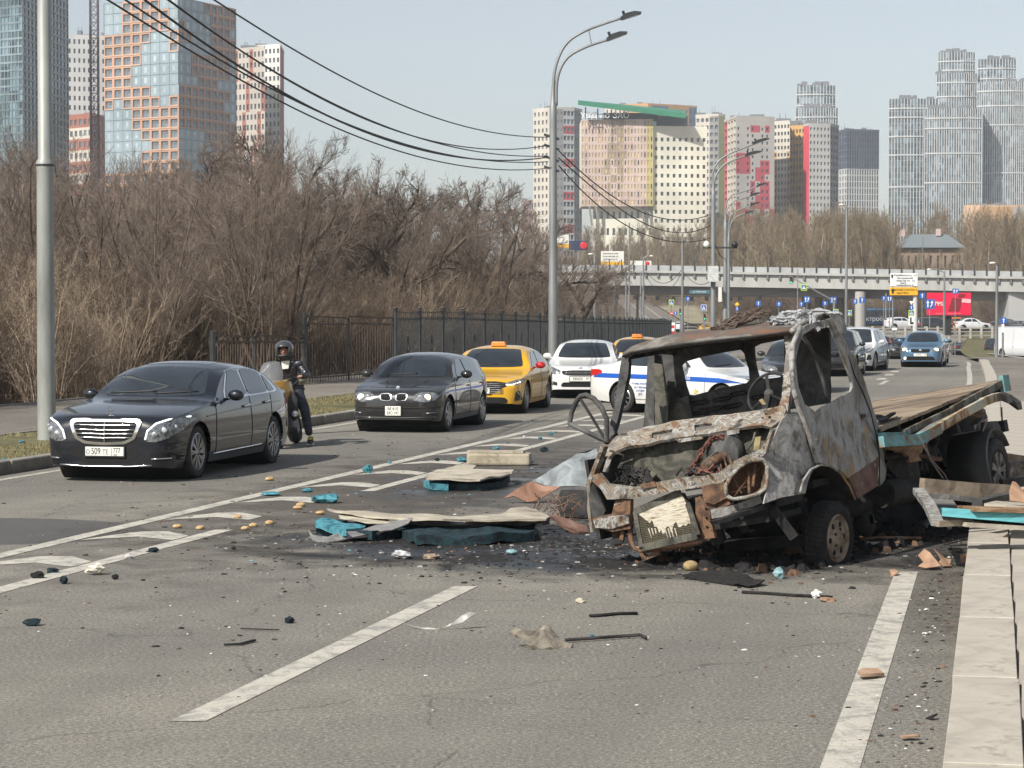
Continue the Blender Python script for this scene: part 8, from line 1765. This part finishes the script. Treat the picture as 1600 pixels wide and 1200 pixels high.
strip3('thin_rod','thin dark rod lying left in the near lane','rod',[(376,982),(436,984)],.008,char);strip3('charred_twig','charred twig-like scrap below the thin dark rod','scrap',[(350,1007),(375,1006),(398,1000)],.014,char)
strip3('white_shard','narrow white shard glowing under the truck','shard',[(1345,848),(1372,849),(1402,852)],.03,white_plate,.02);strip3('dark_plank','charred plank under the truck cab','plank',[(1340,842),(1390,840),(1440,841)],.03,card,.04)
g=panel('torn_metal_sheet',[(85,358),(150,372),(230,382),(300,384),(340,372),(390,335),(430,318),(472,322),(440,340),(395,368),(330,384),(240,392),(150,380)],alu,G(600+300/3.2,860+384/3.2,.015),Vector((0,-.8,.6)),.006,(),lambda x,y:(600+x/3.2,860+y/3.2),.03,.05,None,world=True);tag(g,'thin curled grey metal sheet at the end of the lane dash','sheet metal')
g=panel('flattened_carton',[(548,682),(575,668),(655,664),(692,680),(640,694),(570,700)],card,G(*(1180+600/3.43,850+690/3.43),.04),Vector((0,-.05,1)),.018,(),lambda x,y:(1180+x/3.43,850+y/3.43),.01,.05,None,world=True);tag(g,'flattened brown carton lying on the right edge line','carton')
g=slab('black_rubber_mat',[(1065,898),(1100,890),(1150,893),(1195,910),(1170,914),(1110,905)],char,.03,.01,cv=idc,dent=.02,step=.06);tag(g,'charred rubber mat edge in front of the truck axle','mat')
def WB(x,y,Y):return A(*ze_(x,y),Y)
def frame(name,label,parts):
 org=WB(*parts[0][1][0]);t=thing(name,label,'frame',org)
 for nm,pts,w,h,m in parts:
  q=[WB(*p)-org for p in pts]
  for a,b in zip(q[:-1],q[1:]):MB().bar(a,b,w,h,up=(0,0,1)).build(nm,m,t)
 return t
tanm=patchy('tan_channel',[(.3,(.07,.05,.04)),(.48,(.24,.19,.14)),(.62,(.34,.29,.22)),(.76,(.17,.09,.05))],3,9,.8)
frame('dropside_frame','twisted tan steel dropside frame leaning on the kerb behind the teal panel',[('top_channel',[(330,650,20.6),(800,690,20.9),(1080,705,21.2)],.08,.14,tanm),('inner_flange',[(370,730,20.3),(600,748,20.5),(790,772,20.7)],.05,.05,ash),('bent_leg',[(300,690,20.4),(400,830,19.6),(460,965,19.0)],.10,.05,ash),('bottom_flange',[(455,972,19.0),(600,965,19.1),(900,985,19.3),(1260,1000,19.5)],.07,.05,tanm),('crossbar',[(800,800,20.4),(1060,735,20.9)],.10,.06,sootg)])
t=thing('teal_panel','bright turquoise painted side panel lying across the kerb end','panel',WB(505,875,19.0))
org=Vector(t.location);mb=MB()
q=[WB(505,838,19.0),WB(505,908,18.98),WB(1300,975,19.2),WB(1300,886,19.22)];n=Vector((0,.035,0))
mb.add([p-org for p in q]+[p-org+n for p in q],[(0,1,2,3),(7,6,5,4),(0,4,5,1),(1,5,6,2),(2,6,7,3),(3,7,4,0)]);mb.build('painted_side',patchy('turquoise_paint',[(.25,(.07,.05,.04)),(.36,(.09,.26,.28)),(.5,(.14,.44,.47)),(.66,(.18,.50,.52)),(.8,(.26,.46,.45))],2.2,9,.5,0,.8,.2,stretch=(.5,1,2)),t)
for nm,a,b,w,h,m in(('lower_board',(640,968),(1300,1008),.30,.035,ply),('upper_board',(700,842),(1300,862),.28,.03,patchy('splintered_ply',[],5)),('dark_edge',(505,918),(1300,984),.04,.03,soot)):
 MB().bar(WB(*a,19.15)-org,WB(*b,19.35)-org,w,h,up=(0,0,1)).build(nm,m,t)
t2_=[(WB(860,800,20.0)),(WB(1080,745,21.4)),(WB(1300,790,21.4)),(WB(1300,845,19.9))]
o=MB().add([p for p in t2_]+[p-Vector((0,0,.03)) for p in t2_],[(0,1,2,3),(7,6,5,4),(0,4,5,1),(1,5,6,2),(2,6,7,3),(3,7,4,0)]).build('grey_floor_sheet',ply);tag(o,'grey floor sheet piece behind the turquoise panel at the right edge','board')
g=panel('carton_piece',[(1072,700),(1100,612),(1130,620),(1200,690),(1240,740),(1220,790),(1080,775)],card,WB(1100,775,20.2),Vector((-.2,-.9,.3)),.02,(),ze_,.03,.06,None,world=True);tag(g,'upright torn brown cardboard piece at the right edge','cardboard')
for lb,a,b,w,h,m in(('upper tan beam beyond the rear wheel',(985,418,24.5),(1300,465,24.8),.10,.14,tanm),('lower speckled beam beyond the rear wheel',(1005,555,23.6),(1300,500,23.9),.10,.20,patchy('speckled_beam',[(.4,(.06,.05,.045)),(.55,(.15,.13,.11)),(.72,(.34,.32,.28))],16)),('dark beam right of the rear wheel, lowest one',(1015,640,23.0),(1300,590,23.3),.08,.10,soot)):
 p,q=WB(*a),WB(*b);tag(MB().bar(p-p,q-p,w,h).build('steel_beam',m,None,loc=p),lb,'beam')
def crumbs(name,label,n,fn,mats,smin,smax,seed,flatten=.5):
 r_=random.Random(seed);mb=MB()
 for _ in range(n):
  p=fn(r_)
  if p is None:continue
  s_=r_.uniform(smin,smax)*(.35+r_.random()**6*3);a=r_.uniform(0,6.28);k=r_.choice((4,5));st=r_.uniform(.35,1);mi=r_.randrange(len(mats))
  base=[Vector((p.x+s_*math.cos(a+6.283*i/k)*r_.uniform(.6,1.2),p.y+s_*st*math.sin(a+6.283*i/k)*r_.uniform(.6,1.2),p.z)) for i in range(k)]
  top=[b.lerp(p,.35)+Vector((0,0,s_*flatten*r_.uniform(.5,1.3))) for b in base]
  mb.add(base+top,[tuple(range(k,2*k))]+[(i,(i+1)%k,k+(i+1)%k,k+i) for i in range(k)],mi)
 return tag(mb.build(name,mats),label,'debris',kind='stuff')
def gauss(cx,cy,sx,sy,rot=-.224):
 def f(r_):
  u,v=r_.gauss(0,sx),r_.gauss(0,sy);x=cx+u*math.cos(rot)-v*math.sin(rot);y=cy+u*math.sin(rot)+v*math.cos(rot)
  X0=x-.226*y
  return Vector((x,y,.001)) if-13.5<X0<-.5 and y>9.5 else None
 return f
grey_c=patchy('crumb_grey',[(.4,(.16,.15,.14)),(.6,(.34,.33,.31))],9);dk_c=flat('crumb_black',(.013,.012,.012),.9,0,.4);br_c=flat('crumb_brown',(.13,.075,.045),.9,0,.4);wt_c=flat('crumb_white',(.58,.57,.53),.7);tq_c=flat('crumb_turquoise',(.10,.33,.38),.8)
crumbs('soot_rubble','black crumbs and ash flakes on the road under and before the burnt truck',7500,gauss(1.0,20.9,1.8,1.4),[dk_c]*9+[grey_c,br_c,grey_c],.004,.013,1,.35)
crumbs('road_crumbs','dark crumbs strewn over the median and lanes left of the truck',3600,gauss(-1.3,28,1.6,7),[dk_c,dk_c,br_c,grey_c,dk_c,dk_c,dk_c,br_c,dk_c,tq_c],.004,.013,2,.25)
crumbs('fine_litter','sparse tiny crumbs and white flecks on the near lane',2600,lambda r_:gauss(0.2,15.5,2.6,3.2)(r_),[dk_c,grey_c,wt_c,dk_c,br_c,grey_c],.003,.008,3,.4)
crumbs('gutter_litter','dark grit and scraps in the gutter along the right kerb',1200,lambda r_:road(-.44-abs(r_.gauss(0,.18)),r_.uniform(10,23),.001),[dk_c,br_c,dk_c,dk_c,br_c,dk_c,wt_c],.003,.009,4,.35)
crumbs('lane_grit','fine grit along the left lane in front of the saloon and hatchback',1500,lambda r_:road(r_.uniform(-13.3,-7.6),r_.uniform(20,46),.001),[dk_c,grey_c,br_c],.003,.012,5,.3)
crumbs('charred_heap','heap of charred remains filling the ground beneath the truck chassis',3000,lambda r_:(lambda p:Vector((p.x,p.y,.0)))(TM@Vector((r_.uniform(-.7,1.0),r_.uniform(.1,4.6),.3))),[dk_c,dk_c,dk_c,dk_c,dk_c,dk_c,br_c],.01,.035,6,.8)
# ================================================================== AIR
hz_=MB().box((0,700,118),(1500,1460,250)).build('haze',None if False else flat('unused',(1,1,1)))
hm_=bpy.data.materials.new('haze_air');hm_.use_nodes=True;nh=hm_.node_tree;nh.nodes.clear();pv_=nh.nodes.new('ShaderNodeVolumePrincipled');oh=nh.nodes.new('ShaderNodeOutputMaterial')
pv_.inputs['Color'].default_value=(.80,.86,.92,1);pv_.inputs['Density'].default_value=HAZE;nh.links.new(pv_.outputs[0],oh.inputs['Volume'])
hz_.data.materials.clear();hz_.data.materials.append(hm_);hz_['kind']='stuff';hz_.name='haze'
